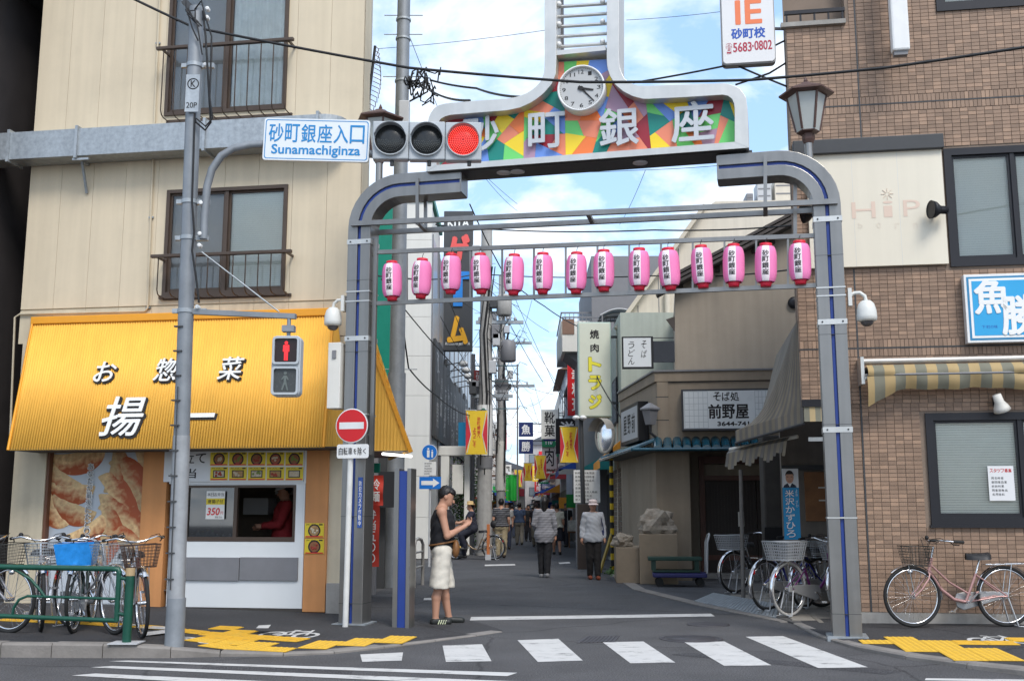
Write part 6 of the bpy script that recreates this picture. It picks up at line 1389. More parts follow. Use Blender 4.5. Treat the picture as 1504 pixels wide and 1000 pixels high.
for k in range(16):
    c=atF(rt.uniform(604,632),rt.uniform(112,150)); p=[c+Vector((rt.uniform(-.25,.25),rt.uniform(-.15,.1),rt.uniform(-.22,.22))) for _ in range(4)]; q=[]
    for i in range(3):
        for j in range(4): q.append(p[i].lerp(p[i+1],j/4)+Vector((0,0,.06*math.sin(j*1.57))))
    MB().tube(q,.014,5).build('cable_loop', M['wire'], fp)
MB().tube([atF(600,128),atF(606,105),atF(612,102),atF(625,118),atF(628,135),atF(615,142),atF(600,150)],.018,6).build('cable_loop', M['wire'], fp)
# grid reflector hanging on the beige building's flank
gr = thing('grid_antenna', 'black rimmed wire grid antenna on the flank of the beige building', 'antenna', (0,0,0)); Yg=15.2; A=[Vector(D(551,68,Yg)),Vector(D(546,110,Yg)),Vector(D(539,165,Yg))]; B_=[p+Vector((.09 if i!=1 else .02,.5,0)) for i,p in enumerate(A)]
MB().tube(A,.022,6).build('rim', M['black'], gr)
for k in range(16):
    t=k/15; p=A[0].lerp(A[2],t)+Vector((.03*math.sin(t*3.1),0,0)); MB().tube([p,p+Vector((.05+.05*math.sin(t*3.1),.05,-.03)),p+Vector((.09*math.sin(t*3.1),.2,-.05))],.006,4).build('grid_wire', M['wood'], gr)
MB().tube([A[1],A[1]+Vector((-.4,.25,-.1))],.02,6).build('arm', M['dgrey'], gr)
# game centre sign
GY=36; x0_,x1_,z0_,z1_ = wbox(650,695,310,515,GY); gsn = thing('vertical_sign', 'tall dark grey vertical sign with red, blue and orange characters', 'sign', ((x0_+x1_)/2,GY,z0_)); W=x1_-x0_; H_=z1_-z0_
MB().box(-W/2,W/2,0,.3,0,H_).build('sign_box', mat('sign_charcoal',(.055,.058,.062),.5,var=.06), gsn, bevel=.02); zz=lambda py: D(672,py,GY)[2]-z0_
for ch,py,cc,wv,hv in (('ゲ',372,(.75,.10,.09),.80,1.35),('ー',425,(.02,.22,.65),.30,1.15),('ム',485,(.85,.42,.02),.72,1.0)): 
    b=MB()
    if ch=='ー': b.box(-.16,.16,-.06,-.01,zz(py)-.6,zz(py)+.6); b.box(-.42,.42,-.055,-.012,zz(py)+.35,zz(py)+.62)
    else: put(b,ch,0,zz(py),wv,hv,-.01,.11,.05)
    b.build('character', mat('sign_ch_%s'%ord(ch),cc,.45,var=.04), gsn)
t=MB(); put(t,'KITA',0,zz(327),.75,.32,-.004,.03); put(t,'Amusement park KITA',0,zz(505),.85,.14,-.004,.02); t.build('lettering', M['inkw'], gsn)
[MB().bar((-W/2,.15,H_*q),(-W/2-.9,.15,H_*q),.06).build('sign_arm', M['dgrey'], gsn) for q in (.9,.3)]
# street light column with bracket frame and small signs
pc_ = Vector((D(694,700,35)[0],35,0)); lp2 = thing('banner_pole', 'slim grey street pole below the vertical sign carrying a lattice frame', 'pole', pc_); L3=lambda px,py: Vector(D(px,py,35))-pc_
MB().cyl((0,0,0),(0,0,L3(694,520).z),.07,n=12).build('shaft', M['mgrey'], lp2)
for py in (537,560,600): MB().bar((0,0,L3(694,py).z),L3(762,py),.035).build('frame_bar', mat('teal_steel',(.10,.17,.18),.5,var=.1), lp2)
MB().bar(L3(760,535),L3(760,740),.05).build('frame_bar', M['mgrey'], lp2)
x0_,x1_,z0_,z1_=wbox(696,713,543,560,34.8); o_=MB().box(x0_-pc_.x,x1_-pc_.x,-.1,.05,z0_,z1_).build('emblem_sign', mat('emblem_red',(.42,.06,.05),.5), lp2); t=MB(); put(t,'砂',(x0_+x1_)/2-pc_.x,(z0_+z1_)/2,(x1_-x0_)*.7,(z1_-z0_)*.7,-.104,.0); t.build('emblem', M['inkw'], o_)
for q in ((728,747,557,588),(694,716,568,602)): x0_,x1_,z0_,z1_=wbox(*q[:2],*q[2:],35.2); MB().box(x0_-pc_.x,x1_-pc_.x,.1,.3,z0_,z1_).build('lamp_panel', M['mgrey'], lp2); b=MB(); [b.box(x0_-pc_.x+(x1_-x0_)*(i+.15)/4,x0_-pc_.x+(x1_-x0_)*(i+.85)/4,.09,.098,z0_+(z1_-z0_)*(j+.15)/6,z0_+(z1_-z0_)*(j+.85)/6) for i in range(4) for j in range(3)]; b.build('lamp_cells', M['lgrey'], lp2)
# hourglass banners
BYEL=mat('banner_yellow',(.80,.55,.03),.6,var=.05); BRED=mat('banner_red',(.62,.03,.05),.6,var=.08)
def banner(label, px0, px1, py0, py1, Y, tilt_=0, arm=0):
    x0_,x1_,z0_,z1_=wbox(px0,px1,py0,py1,Y); w=x1_-x0_; h=z1_-z0_; t_=thing('street_banner', label, 'banner', ((x0_+x1_)/2,Y,z0_), R(tilt_), 'welcome banners along the shopping street')
    MB().box(-w/2,w/2,.0,.012,0,h).build('cloth', BYEL, t_)
    for s_ in (-1,1): MB().prism([(s_*w/2,h*.97),(s_*w/2,h*.03),(s_*w*.27,h*.45)],-.004,-.0005).build('red_wedge', BRED, t_); MB().tube([(s_*w*.44,-.005,h*.97),(s_*w*.26,-.005,h*.45),(s_*w*.44,-.005,h*.03)],w*.018,4).build('white_line', M['inkw'], t_)
    t=MB(); column(t,'砂町銀座へ',w*.1,h*.86,h*.36,w*.15,-.006,.03); column(t,'ようこそ',-w*.1,h*.62,h*.16,w*.15,-.006,.03); t.build('lettering', M['inkr'], t_)
    MB().cyl((-w*.55,.006,h+.02),(w*.55,.006,h+.02),.015,n=6).build('banner_rod', M['lgrey'], t_); 
    if arm: MB().cyl((0,.006,h+.02),(arm,.006,h+.02),.015,n=6).build('arm', M['mgrey'], t_)
banner('yellow and red welcome banner on the left pole before the hoarding', 684,716,603,667,33.2,0,.3)
banner('yellow and red welcome banner on the right under the tall pale sign', 823,849,627,679,28,3,.3)
for k,(a_,b_,c_,d_,Y) in enumerate(((785,802,669,703,46),(769,782,680,706,58),(755,767,690,715,72),(741,751,700,722,90),(729,737,708,726,110))): banner(('largest of the far right-hand welcome banners','second far welcome banner, just left of the largest one','third far welcome banner hanging over the walkers','fourth and small far welcome banner near the green sheet','tiny farthest welcome banner at the end of the row')[k], a_,b_,c_,d_,Y,-4)
for q,lb in (((673,684,620,668,36),'plain blue panel behind the left welcome banner'),((713,722,620,655,37),'narrow blue panel right of the left welcome banner')): x0_,x1_,z0_,z1_=wbox(*q[:4],q[4]); tag(MB().box(x0_,x1_,q[4],q[4]+.1,z0_,z1_).build('panel_sign', SKYB), lb,'sign')
# concrete power poles with transformers
def powerpole(label, px, pyb, Y, r, ztop, arms, tr):
    x=D(px,pyb,Y)[0]; t_=thing('power_pole', label, 'power pole', (x,Y,0)); MB().cyl((0,0,0),(.05,0,ztop),r,r*.72,18).build('shaft', M['conc_pole'], t_)
    for z,l0,l1 in arms: 
        MB().box(l0,l1,-.06,.06,z-.05,z+.05).build('cross_arm', M['galv'], t_)
        for k in range(4): xx=l0+(l1-l0)*(k+.3)/4; MB().lathe([(.03,0),(.05,.03),(.03,.06),(.05,.09),(.02,.13)],(xx,0,z+.05),8).build('insulator', M['lgrey'], t_)
    for z,s_,c in tr: MB().lathe([(.22,0),(.25,.03),(.25,.62),(.2,.68),(.05,.72)],(s_,-.1,z),16).build('transformer', M['mgrey'] if c else M['conc_pole'], t_); MB().box(min(0,s_),max(0,s_),-.05,.05,z+.1,z+.16).build('bracket', M['galv'], t_)
    for z in np.arange(2.2,ztop-.5,.55): MB().cyl((-.34,0,z),(.34,0,z),.011,n=5).build('step_bolt', M['galv'], t_)
    return t_
P2=powerpole('stout concrete power pole with cross arm behind the cyclist','711' and 711,815,34,.25,10.6,((7.4,-.3,1.25),(5.0,-.4,.9)),((7.6,.62,0),(6.1,.75,1)))
for z0_,z1_,cc,txt in ((3.1,4.7,'w','つくだ煮屋'),(2.7,3.05,'k','')):
    MB().lathe([(.262,z0_),(.262,z1_)],n=18).build('pole_advert', M['white'] if cc=='w' else M['mgrey'], P2)
    if txt: t=MB(); column(t,txt,-.05,z1_-.1,z0_+.3,.18,0,.03); t.v=[(.27*math.sin(v[0]/.27),-.27*math.cos(v[0]/.27),v[2]) for v in t.v]; t.build('advert_print', GRN, P2)
P3=powerpole('second concrete power pole just right of the stout one',735,805,44,.19,11.2,((8.3,-.5,1.3),(6.5,-.3,1.4)),((7.0,-.55,1),))
MB().lathe([(.21,2.2),(.21,4.2)],n=16).build('pole_advert', M['offwhite'], P3)
rp2=random.Random(8)
for P_ in (P2,P3):
    for k in range(7): z=rp2.uniform(4.6,9.5); x=rp2.choice((-1,1))*rp2.uniform(.22,.42); MB().box(x-.12,x+.12,-.28,-.05,z,z+rp2.uniform(.2,.5)).build('junction_box', rp2.choice((M['lgrey'],M['mgrey'],M['dgrey'])), P_, bevel=.02)
    for k in range(5): x=rp2.uniform(-.2,.2); MB().tube([(x,-.24,2.5+k*.3),(x+.05,-.23,5),(x-.05,-.22,7),(x+.2,-.2,9.2)],.018,5).build('riser_cable', M['wire'], P_)
    for k in range(6): z=rp2.uniform(5,9); MB().tube([(.1,-.24,z),(.5,-.3,z-.35),(.8,-.2,z+.2),(1.1,0,z+.1)],.012,4).build('jumper_cable', M['wire'], P_)
# signs on the white building corner
sg3=thing('road_sign','blue round pedestrian sign above a text plate and a one way arrow','road sign',(D(632,700,27)[0],27,0)); xo=sg3.location.x; Lz=lambda px,py: (D(px,py,27)[0]-xo, D(px,py,27)[2])
MB().cyl((0,0,0),(0,0,Lz(632,655)[1]),.03,n=10).build('sign_pole', M['lgrey'], sg3); SB=mat('sign_blue2',(.01,.17,.60),.4,var=0)
x,z=Lz(631,664); MB().lathe([(.20,0),(.20,-.006),(.001,-.006)],(x,-.04,z),28,False,'y').build('disc_rim', M['white'], sg3); MB().lathe([(.185,0),(.185,-.003),(.001,-.003)],(x,-.048,z),28,False,'y').build('disc', SB, sg3)
f=MB(); 
for dx_,s_ in ((-.03,1),(.07,.62)): f.lathe([(.024*s_,0),(.024*s_,-.002),(.001,-.002)],(x+dx_,-.0525,z+.085*s_-.02*(1-s_)),10,False,'y'); f.prism([(x+dx_-.035*s_,z+.05*s_-.03*(1-s_)),(x+dx_+.035*s_,z+.05*s_-.03*(1-s_)),(x+dx_+.03*s_,z-.13),(x+dx_-.03*s_,z-.13)],-.0545,-.0525)
f.build('walking_figures', M['inkw'], sg3)
a_,c_=Lz(622,698),Lz(641,678); MB().box(a_[0],c_[0],-.05,-.04,a_[1],c_[1]).build('text_plate', M['white'], sg3); t=MB(); scatter_text(t,a_[0]+.02,c_[0]-.01,a_[1]+.01,c_[1]-.01,-.052,5,8); t.build('lettering', M['ink'], sg3)
a_,c_=Lz(616,718),Lz(648,700); MB().box(a_[0],c_[0],-.05,-.04,a_[1],c_[1]).build('arrow_plate', SB, sg3); h=c_[1]-a_[1]; zc4=(a_[1]+c_[1])/2; t=MB(); t.prism([(a_[0]+.05,zc4+h*.17),(c_[0]-.2,zc4+h*.17),(c_[0]-.2,zc4+h*.36),(c_[0]-.04,zc4),(c_[0]-.2,zc4-h*.36),(c_[0]-.2,zc4-h*.17),(a_[0]+.05,zc4-h*.17)],-.054,-.0505); t.build('arrow', M['inkw'], sg3)
# hoop barriers
for k,(px0,px1,Y,lb) in enumerate(((609,616,19.6,'slim worn steel hoop barrier at the edge of the side lane'),(637,652,20.4,'steel hoop barrier with a cross rail beside the standing man'))):
    x0_,x1_=D(px0,800,Y)[0],D(px1,800,Y)[0]; h=D(px0,791,Y)[2]; t_=thing('hoop_barrier',lb,'barrier',((x0_+x1_)/2,Y,0)); w=(x1_-x0_)/2; MB().tube([(-w,0,0),(-w,0,h-.12),(-w*.7,0,h-.03),(0,.25,h),(w*.6,.6,h-.03),(w,.8,h-.12),(w,.8,0)],.03,8).build('hoop', mat('worn_hoop',(.42,.40,.37),.5,.4,var=.3,dirt=.4), t_); MB().tube([(-w,0,.35),(w,.8,.35)],.02,6).build('cross_rail', M['steel_lt'], t_)
    MB().tube([(-w,0,.62),(w,.8,.62)],.02,6).build('cross_rail', M['steel_lt'], t_)
# ---- right side of the street
pk=wbox(850,897,473,612,27.2); ys=thing('vertical_sign','tall pale green vertical sign with black and yellow characters','sign',((pk[0]+pk[1])/2,27.2,pk[2])); W=pk[1]-pk[0]; H_=pk[3]-pk[2]
MB().box(-W/2,W/2,0,.35,0,H_).build('sign_box', mat('sign_mint',(.48,.60,.52),.5,var=.04), ys, bevel=.02); MB().box(-W/2+.04,W/2-.03,-.006,-.001,.03,H_-.03).build('face', mat('sign_ivory',(.64,.66,.54),.5,var=.05), ys); zz=lambda py: D(873,py,27.2)[2]-pk[2]
t=MB(); put(t,'焼',0,zz(491),.24,.24,-.009,.05); t.build('lettering', M['ink'], ys); t=MB(); put(t,'肉',.0,zz(511),.22,.22,-.009,.05); t.build('lettering', M['ink'], ys)
for ch,py in (('ト',535),('ラ',562),('ジ',590)): b=MB(); put(b,ch,0,zz(py),.36,.40,-.008,.13); b.build('character_edge', mat('olive_ink',(.25,.22,.02),.5,var=0), ys); b=MB(); put(b,ch,0,zz(py),.33,.37,-.012,.09); b.build('character', mat('sign_lemon',(.80,.72,.05),.5,var=0), ys)
[MB().bar((W/2,.15,H_*q),(W/2+.5,.15,H_*q),.06).build('sign_arm', M['dgrey'], ys) for q in (.85,.15)]
def street_building(name,label,xf,Y0,Y1,h,m,side,parts):
    """building along the street; xf = x of its street face, side +1 = right of the street"""
    t_=thing(name,label,'building',(SX(xf,Y0),Y0,0),-.0115); D_=Y1-Y0; s=side
    MB().box(0,s*7,0,D_-.05,0,h).build('wall', m, t_)
    for p in parts:
        k=p[0]
        if k=='win':
            for (y,z,w,hh) in p[1]: o_=MB().box(-s*.04,s*.02,y,y+w,z,z+hh).build('window', BLK, t_); MB().box(-s*.048,-s*.042,y+.06,y+w-.06,z+.06,z+hh-.06).build('pane', mat('far_glass',(.18,.22,.25),.15,var=.1), o_)
        if k=='awn': _,y0,y1,z,pr,mm=p; o_=MB().add([(0,y0,z+.5),(0,y1,z+.5),(-s*pr,y1,z),(-s*pr,y0,z),(-s*pr,y0,z-.2),(-s*pr,y1,z-.2),(0,y0,z)],[(0,1,2,3),(3,2,5,4),(0,3,6)]).build('shop_awning', mm, t_)
        if k=='sign': _,y,z,w,hh,mm,txt,off=p; o_=MB().box(-s*(off+w),-s*off,y,y+.15,z,z+hh).build('projecting_sign', mm, t_); t=MB(); column(t,txt,-s*(off+w/2),z+hh-.08,z+.08,w*.62,y-.004,.03); t.build('lettering', M['inkw'] if mm not in (M['white'],M['offwhite']) else M['ink'], o_); MB().bar((0,y+.07,z+hh*.8),(-s*off,y+.07,z+hh*.8),.04).build('sign_arm', M['dgrey'], t_)
        if k=='ac':  _,y,z=p; o_=MB().box(-s*.35,-s*.02,y,y+.8,z,z+.6).build('air_conditioner', M['offwhite'], t_,bevel=.02); MB().lathe([(.2,0),(.2,-.01),(.02,-.01)],(-s*.2,y-.001,z+.3),12,False,'y').build('fan_grille', M['mgrey'], o_)
        if k=='bal': _,y0,y1,z,pr=p; o_=MB().box(-s*pr,0,y0,y1,z,z+.15).box(-s*pr,-s*(pr-.06),y0,y1,z+.15,z+.9).box(-s*pr,0,y0,y0+.06,z+.15,z+.9).build('balcony', M['offwhite'], t_); MB().box(-s*pr,-s*(pr-.04),y0,y1,z+1.15,z+1.2).box(-s*pr,0,y0,y0+.04,z+1.15,z+1.2).build('balcony_rail', M['mgrey'], o_); b=MB(); [b.box(-s*pr+s*i*pr/7-.01,-s*pr+s*i*pr/7+.01,y0,y0+.03,z+.9,z+1.15) for i in range(8)]; b.build('balcony_bars', M['mgrey'], o_)
        if k=='roof': _,mm=p; MB().prism([(-s*.4,h),(s*3.5,h+1.5),(s*7.4,h)],-.4,D_+.3).build('roof', mm, t_)
        if k=='shut': _,y0,y1=p; b=MB(); [b.box(-s*.03,0,y0,y1,.05+j*.12,.15+j*.12) for j in range(20)]; b.build('shutter', mat('shutter_brown',(.17,.13,.10),.6,.2,var=.15), t_)
        if k=='shop': _,y0,y1=p; MB().box(-s*.02,s*.01,y0,y1,.1,2.4).build('shop_opening', M['dgrey'], t_)
    return t_
rs=random.Random(11); RED_=M['red']; cols=[(.58,.55,.50),(.38,.28,.2),(.48,.47,.46),(.68,.67,.65),(.48,.40,.31),(.30,.31,.33),(.60,.54,.44),(.50,.54,.58)]
AW=[mat('awn_orange',(.72,.30,.03),.6,var=.08),mat('awn_green',(.02,.30,.06),.6,var=.1),mat('awn_blue',(.03,.10,.45),.6,var=.1),mat('awn_red',(.45,.04,.05),.6,var=.1),mat('awn_white',(.62,.60,.55),.6,var=.1),mat('awn_teal',(.03,.28,.28),.6,var=.1)]
SG=[M['white'],RED_,mat('sg_navy',(.015,.03,.14),.5),mat('sg_yellow',(.75,.5,.03),.5),M['offwhite'],mat('sg_green',(.02,.25,.1),.5),mat('sg_brown',(.12,.06,.04),.5)]
R1=street_building('barbecue_house','pale green walled barbecue house with an orange awning by the mirror',2.42,26.4,34,6.3,mat('mint_wall',(.42,.46,.40),.7,var=.08,streak=.15),1,[('win',[(1,3.6,1.6,1.2),(4,3.6,1.6,1.2)]),('awn',.1,2.6,2.62,.55,AW[0]),('shut',.3,3),('ac',5,3.2),('awn',3.2,6.5,2.5,.9,AW[5]),('shop',3.4,6.8)])
R2=street_building('grey_house','dark grey three storey house with balcony railings beyond the pale sign',2.2,34,42,9.6,mat('slate_wall',(.20,.20,.21),.7,var=.1),1,[('bal',.3,5,6.6,1.0),('win',[(1,4,1.4,1.3),(4,4,1.4,1.3)]),('awn',.4,4,2.7,1.1,AW[2]),('sign',.2,4.4,.7,2.2,SG[1],'中華料理',.1),('ac',5,3.4),('shop',.4,7)])
R3=street_building('metal_house','metal clad house with a rusty sign board on the right of the street',2.3,42,52,6.9,mat('rib_metal',(.36,.37,.38),.5,.3,var=.15,streak=.3),1,[('awn',.2,5,2.8,1.3,AW[4]),('sign',.3,3.6,.9,1.4,M['black'],'洋品',.15),('win',[(2,4.2,1.8,1.2),(6,4.2,1.8,1.2)]),('roof',mat('roof_a',(.10,.11,.13),.5,.3,var=.2)),('shop',.3,9)])
LB=[]
descs=['cream','brown','pale grey','white','tan','charcoal','sand','blue grey']
def far(side,Y0s,xf):
    for i,(Y0,Y1) in enumerate(zip(Y0s[:-1],Y0s[1:])):
        ci=rs.randrange(8); h=rs.uniform(5.6,8.6); D_=Y1-Y0; parts=[('win',[(1+k*2.6,3.7+2.4*j,1.5,1.2) for k in range(int(D_/2.8)) for j in range(1 if h<7 else 2) if 3.7+2.4*j+1.2<h]),('shop',.3,D_-.5),('awn',.3,D_-.6,rs.uniform(2.4,3.0),rs.uniform(.8,1.5),rs.choice(AW))]
        for k in range(rs.randint(3,5)): parts.append(('sign',rs.uniform(.2,D_-.5),rs.uniform(3.0,h-1.6),rs.uniform(.4,.9),rs.uniform(.7,1.9),rs.choice(SG),''.join(rs.choice('魚肉花酒茶米薬靴本菓') for _ in range(rs.randint(1,3))),rs.uniform(.05,.5)))
        parts.append(('ac',rs.uniform(.5,D_-1),3.1)); 
        if rs.random()<.5: parts.append(('bal',.3,D_*.6,rs.uniform(3.6,5),.8))
        if rs.random()<.55: parts.append(('roof',mat('roof_%d'%rs.randrange(3),[(.10,.11,.13),(.16,.09,.06),(.12,.14,.16)][rs.randrange(3)],.6,var=.2)))
        ordn=['nearest','second','third','fourth','fifth','sixth','seventh','farthest']
        street_building('shop_house','%s shop house, %s of the far row on the %s of the street'%(descs[ci],ordn[i],'right' if side>0 else 'left'),xf+rs.uniform(-.25,.35)*side,Y0,Y1,h,mat('far_wall_%d'%ci,cols[ci],.75,var=.12,streak=.2),side,parts)
far(1,[52,61,71,82,96,112,135,165,205],2.25); far(-1,[63.5,72,81,92,106,122,142,172,210],-2.55)
for k,(xa,xb,Y,h,lb) in enumerate(((-7,.3,150,8.6,'cream gabled house closing the far left end of the street'),(.1,5.5,138,11.2,'tall grey gabled house closing the far right end of the street'))):
    o=thing('end_house',lb,'building',(SX(0,Y),Y,0)); MB().box(xa,xb,0,8,0,h-1.4).build('wall', mat('far_wall_%d'%(6 if k==0 else 2),cols[6 if k==0 else 2]), o); MB().prism([(xa-.4,h-1.4),((xa+xb)/2,h),(xb+.4,h-1.4)],-.4,8.4).build('roof', mat('roof_0',(.1,.11,.13),.6), o)
    for i in range(4):
        for j in range(3 if k==0 else 4): x0_=xa+.5+i*(xb-xa-.8)/4; w_=MB().box(x0_,x0_+.8,-.05,.02,1.2+j*2.1,2.3+j*2.1).build('window', M['dgrey'], o); MB().box(x0_+.06,x0_+.74,-.06,-.052,1.26+j*2.1,2.24+j*2.1).build('pane', mat('far_glass',(.18,.22,.25)), w_)
    for i in range(5): xx=rs.uniform(xa+1 if k else -2.5,xb-1); zz_=rs.uniform(2.4,h-3); MB().box(xx,xx+rs.uniform(.5,1.3),-.5,-.3,zz_,zz_+rs.uniform(.6,1.3)).build('shop_sign', rs.choice(SG+AW), o)
# fish shop flags
for k,(py0,py1,ch) in enumerate(((620,641,'魚'),(645,666,'勝'))):
    q=wbox(762,783,py0,py1,56); s_=thing('hanging_sign','navy sign with a white %s character hung over the street'%('fish' if k==0 else 'brush'),'sign',((q[0]+q[1])/2,56,q[2])); W=q[1]-q[0]; h=q[3]-q[2]; MB().box(-W/2,W/2,0,.1,0,h).build('board', SG[2], s_); t=MB(); put(t,ch,0,h/2,W*.62,h*.7,-.004,.05); t.build('lettering', M['inkw'], s_); MB().bar((W/2,.05,h*.9),(W/2+1.1,.05,h*.9),.05).build('sign_arm', M['dgrey'], s_)
# street furniture on the right
bp=Vector((D(859,840,26)[0],26,0)); s_=thing('banner_pole','dark pole with a brown boxed foot beside the woman in the sun visor','pole',bp); MB().cyl((0,0,0),(-.06,0,D(853,612,26)[2]),.055,n=12).build('shaft', M['dgrey'], s_); MB().box(-.17,.17,-.14,.14,0,D(859,740,26)[2]).build('foot_box', mat('box_brown',(.055,.04,.033),.6,var=.2), s_, bevel=.01); 
for dx_ in (-.12,.05): MB().ball((-.06+dx_,-.1,D(853,614,26)[2]),.09,10,(1,1.2,.7)).build('lamp_head', M['white'], s_)
q=wbox(843,881,690,738,27); s_=thing('notice_board','white notice board with lines of black text behind the dark pole','notice board',((q[0]+q[1])/2,27,q[2])); W=q[1]-q[0]; h=q[3]-q[2]; MB().box(-W/2,W/2,0,.06,0,h).build('board', M['white'], s_); t=MB(); scatter_text(t,-W/2+.03,W/2-.03,.03,h-.03,-.003,8,5); t.build('lettering', M['ink'], s_); [MB().cyl((x,.03,-q[2]),(x,.03,0),.025,n=8).build('leg', M['mgrey'], s_) for x in (-W*.4,W*.4)]
mp_=Vector((D(900,838,24.6)[0],24.6,0)); s_=thing('convex_mirror','round convex traffic mirror on a yellow and black striped pole','mirror',mp_); MB().cyl((0,0,0),(0,0,D(900,655,24.6)[2]),.045,n=12).build('pole_shaft', stripes('hazard',(.62,.42,.02),(.02,.02,.02),.28,2,.5), s_); mc=Vector(D(889,641,24.6))-mp_; MB().lathe([(.39,.02),(.40,0),(.40,-.03),(.37,-.035)],n=32,axis='y').build('rim', mat('mirror_rim',(.45,.40,.33),.5,var=.2), s_, mc, (0,0,R(-62))); MB().lathe([(.375,-.02),(.30,-.05),(.18,-.075),(.001,-.085)],n=32,axis='y').build('mirror_face', M['chrome'], s_, mc, (0,0,R(-62))); b=MB(); n=16; vs=[(.42*math.cos(R(20+140*i/n)),y,.42*math.sin(R(20+140*i/n))) for y in (-.0,-.22) for i in range(n+1)]; b.add(vs,[(i,i+1,n+2+i,n+1+i) for i in range(n)],True); o_=b.build('hood', mat('mirror_rim',(.4,.4,.3)), s_, mc, (0,0,R(-62))); MB().bar(mc+Vector((.05,.05,0)),Vector((0,0,mc.z)),.05).build('arm', M['dgrey'], s_); MB().bar((-.32,-.3,0),(0,0,.9),.05,.05).build('stay', mat('hazard2',(.35,.25,.05),.6,var=.3), s_)
# blue arched roof shelter on the upper balcony
ba=Vector(D(905,470,30)); s_=thing('balcony_shelter','small arched blue translucent balcony roof above the pale sign','shelter',ba); b=MB(); n=12; vs=[(-.45+1.1*i/n, y, .35*math.sin(math.pi*(.15+.7*i/n))) for y in (0,2.2) for i in range(n+1)]; b.add(vs,[(i,i+1,n+2+i,n+1+i) for i in range(n)],True); b.build('roof_sheet', mat('blue_poly',(.08,.14,.22),.3,var=.15), s_); 
for k in range(4): y=k*.7; MB().tube([(-.45+1.1*i/n, y, .35*math.sin(math.pi*(.15+.7*i/n))-.02) for i in range(n+1)],.02,5).build('rib', M['lgrey'], s_)
for x in (-.4,.6): MB().cyl((x,0,-2.0),(x,0,.15),.025,n=8).build('post', M['mgrey'], s_)
q=wbox(826,856,466,516,31); s_=thing('roof_balcony','white roof balcony with a brown panel and thin railing left of the pale sign','balcony',((q[0]+q[1])/2,31,q[2])); W=q[1]-q[0]; h=q[3]-q[2]; MB().box(-W/2,W/2+1,0,2,0,h*.5).build('parapet', M['offwhite'], s_); MB().box(-W/2,-W/2+.35,-.02,.0,h*.5,h*.95).build('brown_panel', mat('panel_brown',(.22,.13,.09),.6), s_); 
for k in range(14): MB().box(-W/2+.1+k*.12,-W/2+.12+k*.12,0,.02,h*.5,h).build('baluster', M['mgrey'], s_)
MB().box(-W/2,W/2+1,-.01,.03,h-.02,h+.02).build('handrail', M['mgrey'], s_)
MB().prism([(-W/2+.1,0),(W/2+1,0),(W/2+1,-q[2]+.0),(W/2-.1,-q[2]),(W/2-.15,-.3)],.3,2).build('support_wall', mat('slate_wall',(.2,.2,.2)), s_)
# weeds and ivy
def leaves(name,label,cat,c,ext,n,s_,col,seed):
    r=random.Random(seed); b=MB()
    for _ in range(n):
        p=Vector((c[0]+r.gauss(0,ext[0]),c[1]+r.gauss(0,ext[1]),max(.01,c[2]+r.gauss(0,ext[2])))); a=Vector((r.uniform(-1,1),r.uniform(-1,1),r.uniform(-.3,1))).normalized()*s_*r.uniform(.6,1.4); d=a.orthogonal().normalized()*s_*.45; b.add([p,p+a*.5+d,p+a,p+a*.5-d],[(0,1,2,3)])
    return tag(b.build(name, mat('leaf_'+name+str(seed),col,.6,var=.35,scale=2), None), label, cat)
leaves('weed','low green weeds growing at the foot of the striped mirror pole','plant',G(908,843),(.12,.3,.06),260,.07,(.06,.13,.025),1)
iv=D(690,725,39); leaves('ivy_bush','dark green ivy bush beside the portal behind the cyclist','plant',(iv[0]-.1,39,1.7),(.28,.4,.8),2600,.09,(.035,.075,.02),2)
gt=wbox(743,762,697,735,66); s_=thing('green_sheet','bright green tarpaulin strung across the far shop fronts','tarpaulin',((gt[0]+gt[1])/2,66,gt[2])); b=MB(); n=10; w=gt[1]-gt[0]; h=gt[3]-gt[2]; vs=[(-w/2+w*i/n,.12*math.sin(i*1.1),z) for z in (0,h) for i in range(n+1)]; b.add(vs,[(i,i+1,n+2+i,n+1+i) for i in range(n)],True); b.build('sheet', mat('tarp_green',(.02,.38,.05),.6,var=.15), s_); MB().cyl((-w/2,0,h),(w/2,0,h),.03,n=6).build('rod', M['mgrey'], s_)
cn_=Vector(G(855,812)); s_=thing('traffic_cone','red traffic cone by the right kerb behind the woman in the visor','cone',cn_); MB().lathe([(.14,.03),(.03,.62),(.02,.63)],n=14).build('cone_body', M['red'], s_); MB().box(-.17,.17,-.17,.17,0,.03).build('cone_base', M['red'], s_)
# red roadside sign post by the cyclist
sp_=Vector(G(717,822)); s_=thing('standing_sign','narrow orange standing sign panel beside the power pole','sign',sp_); MB().box(-.045,.045,-.02,.02,.15,1.0).build('panel', mat('faded_orange',(.50,.16,.05),.6,var=.15), s_,bevel=.01); MB().box(-.08,.08,-.15,.15,0,.15).build('foot', M['lgrey'], s_)

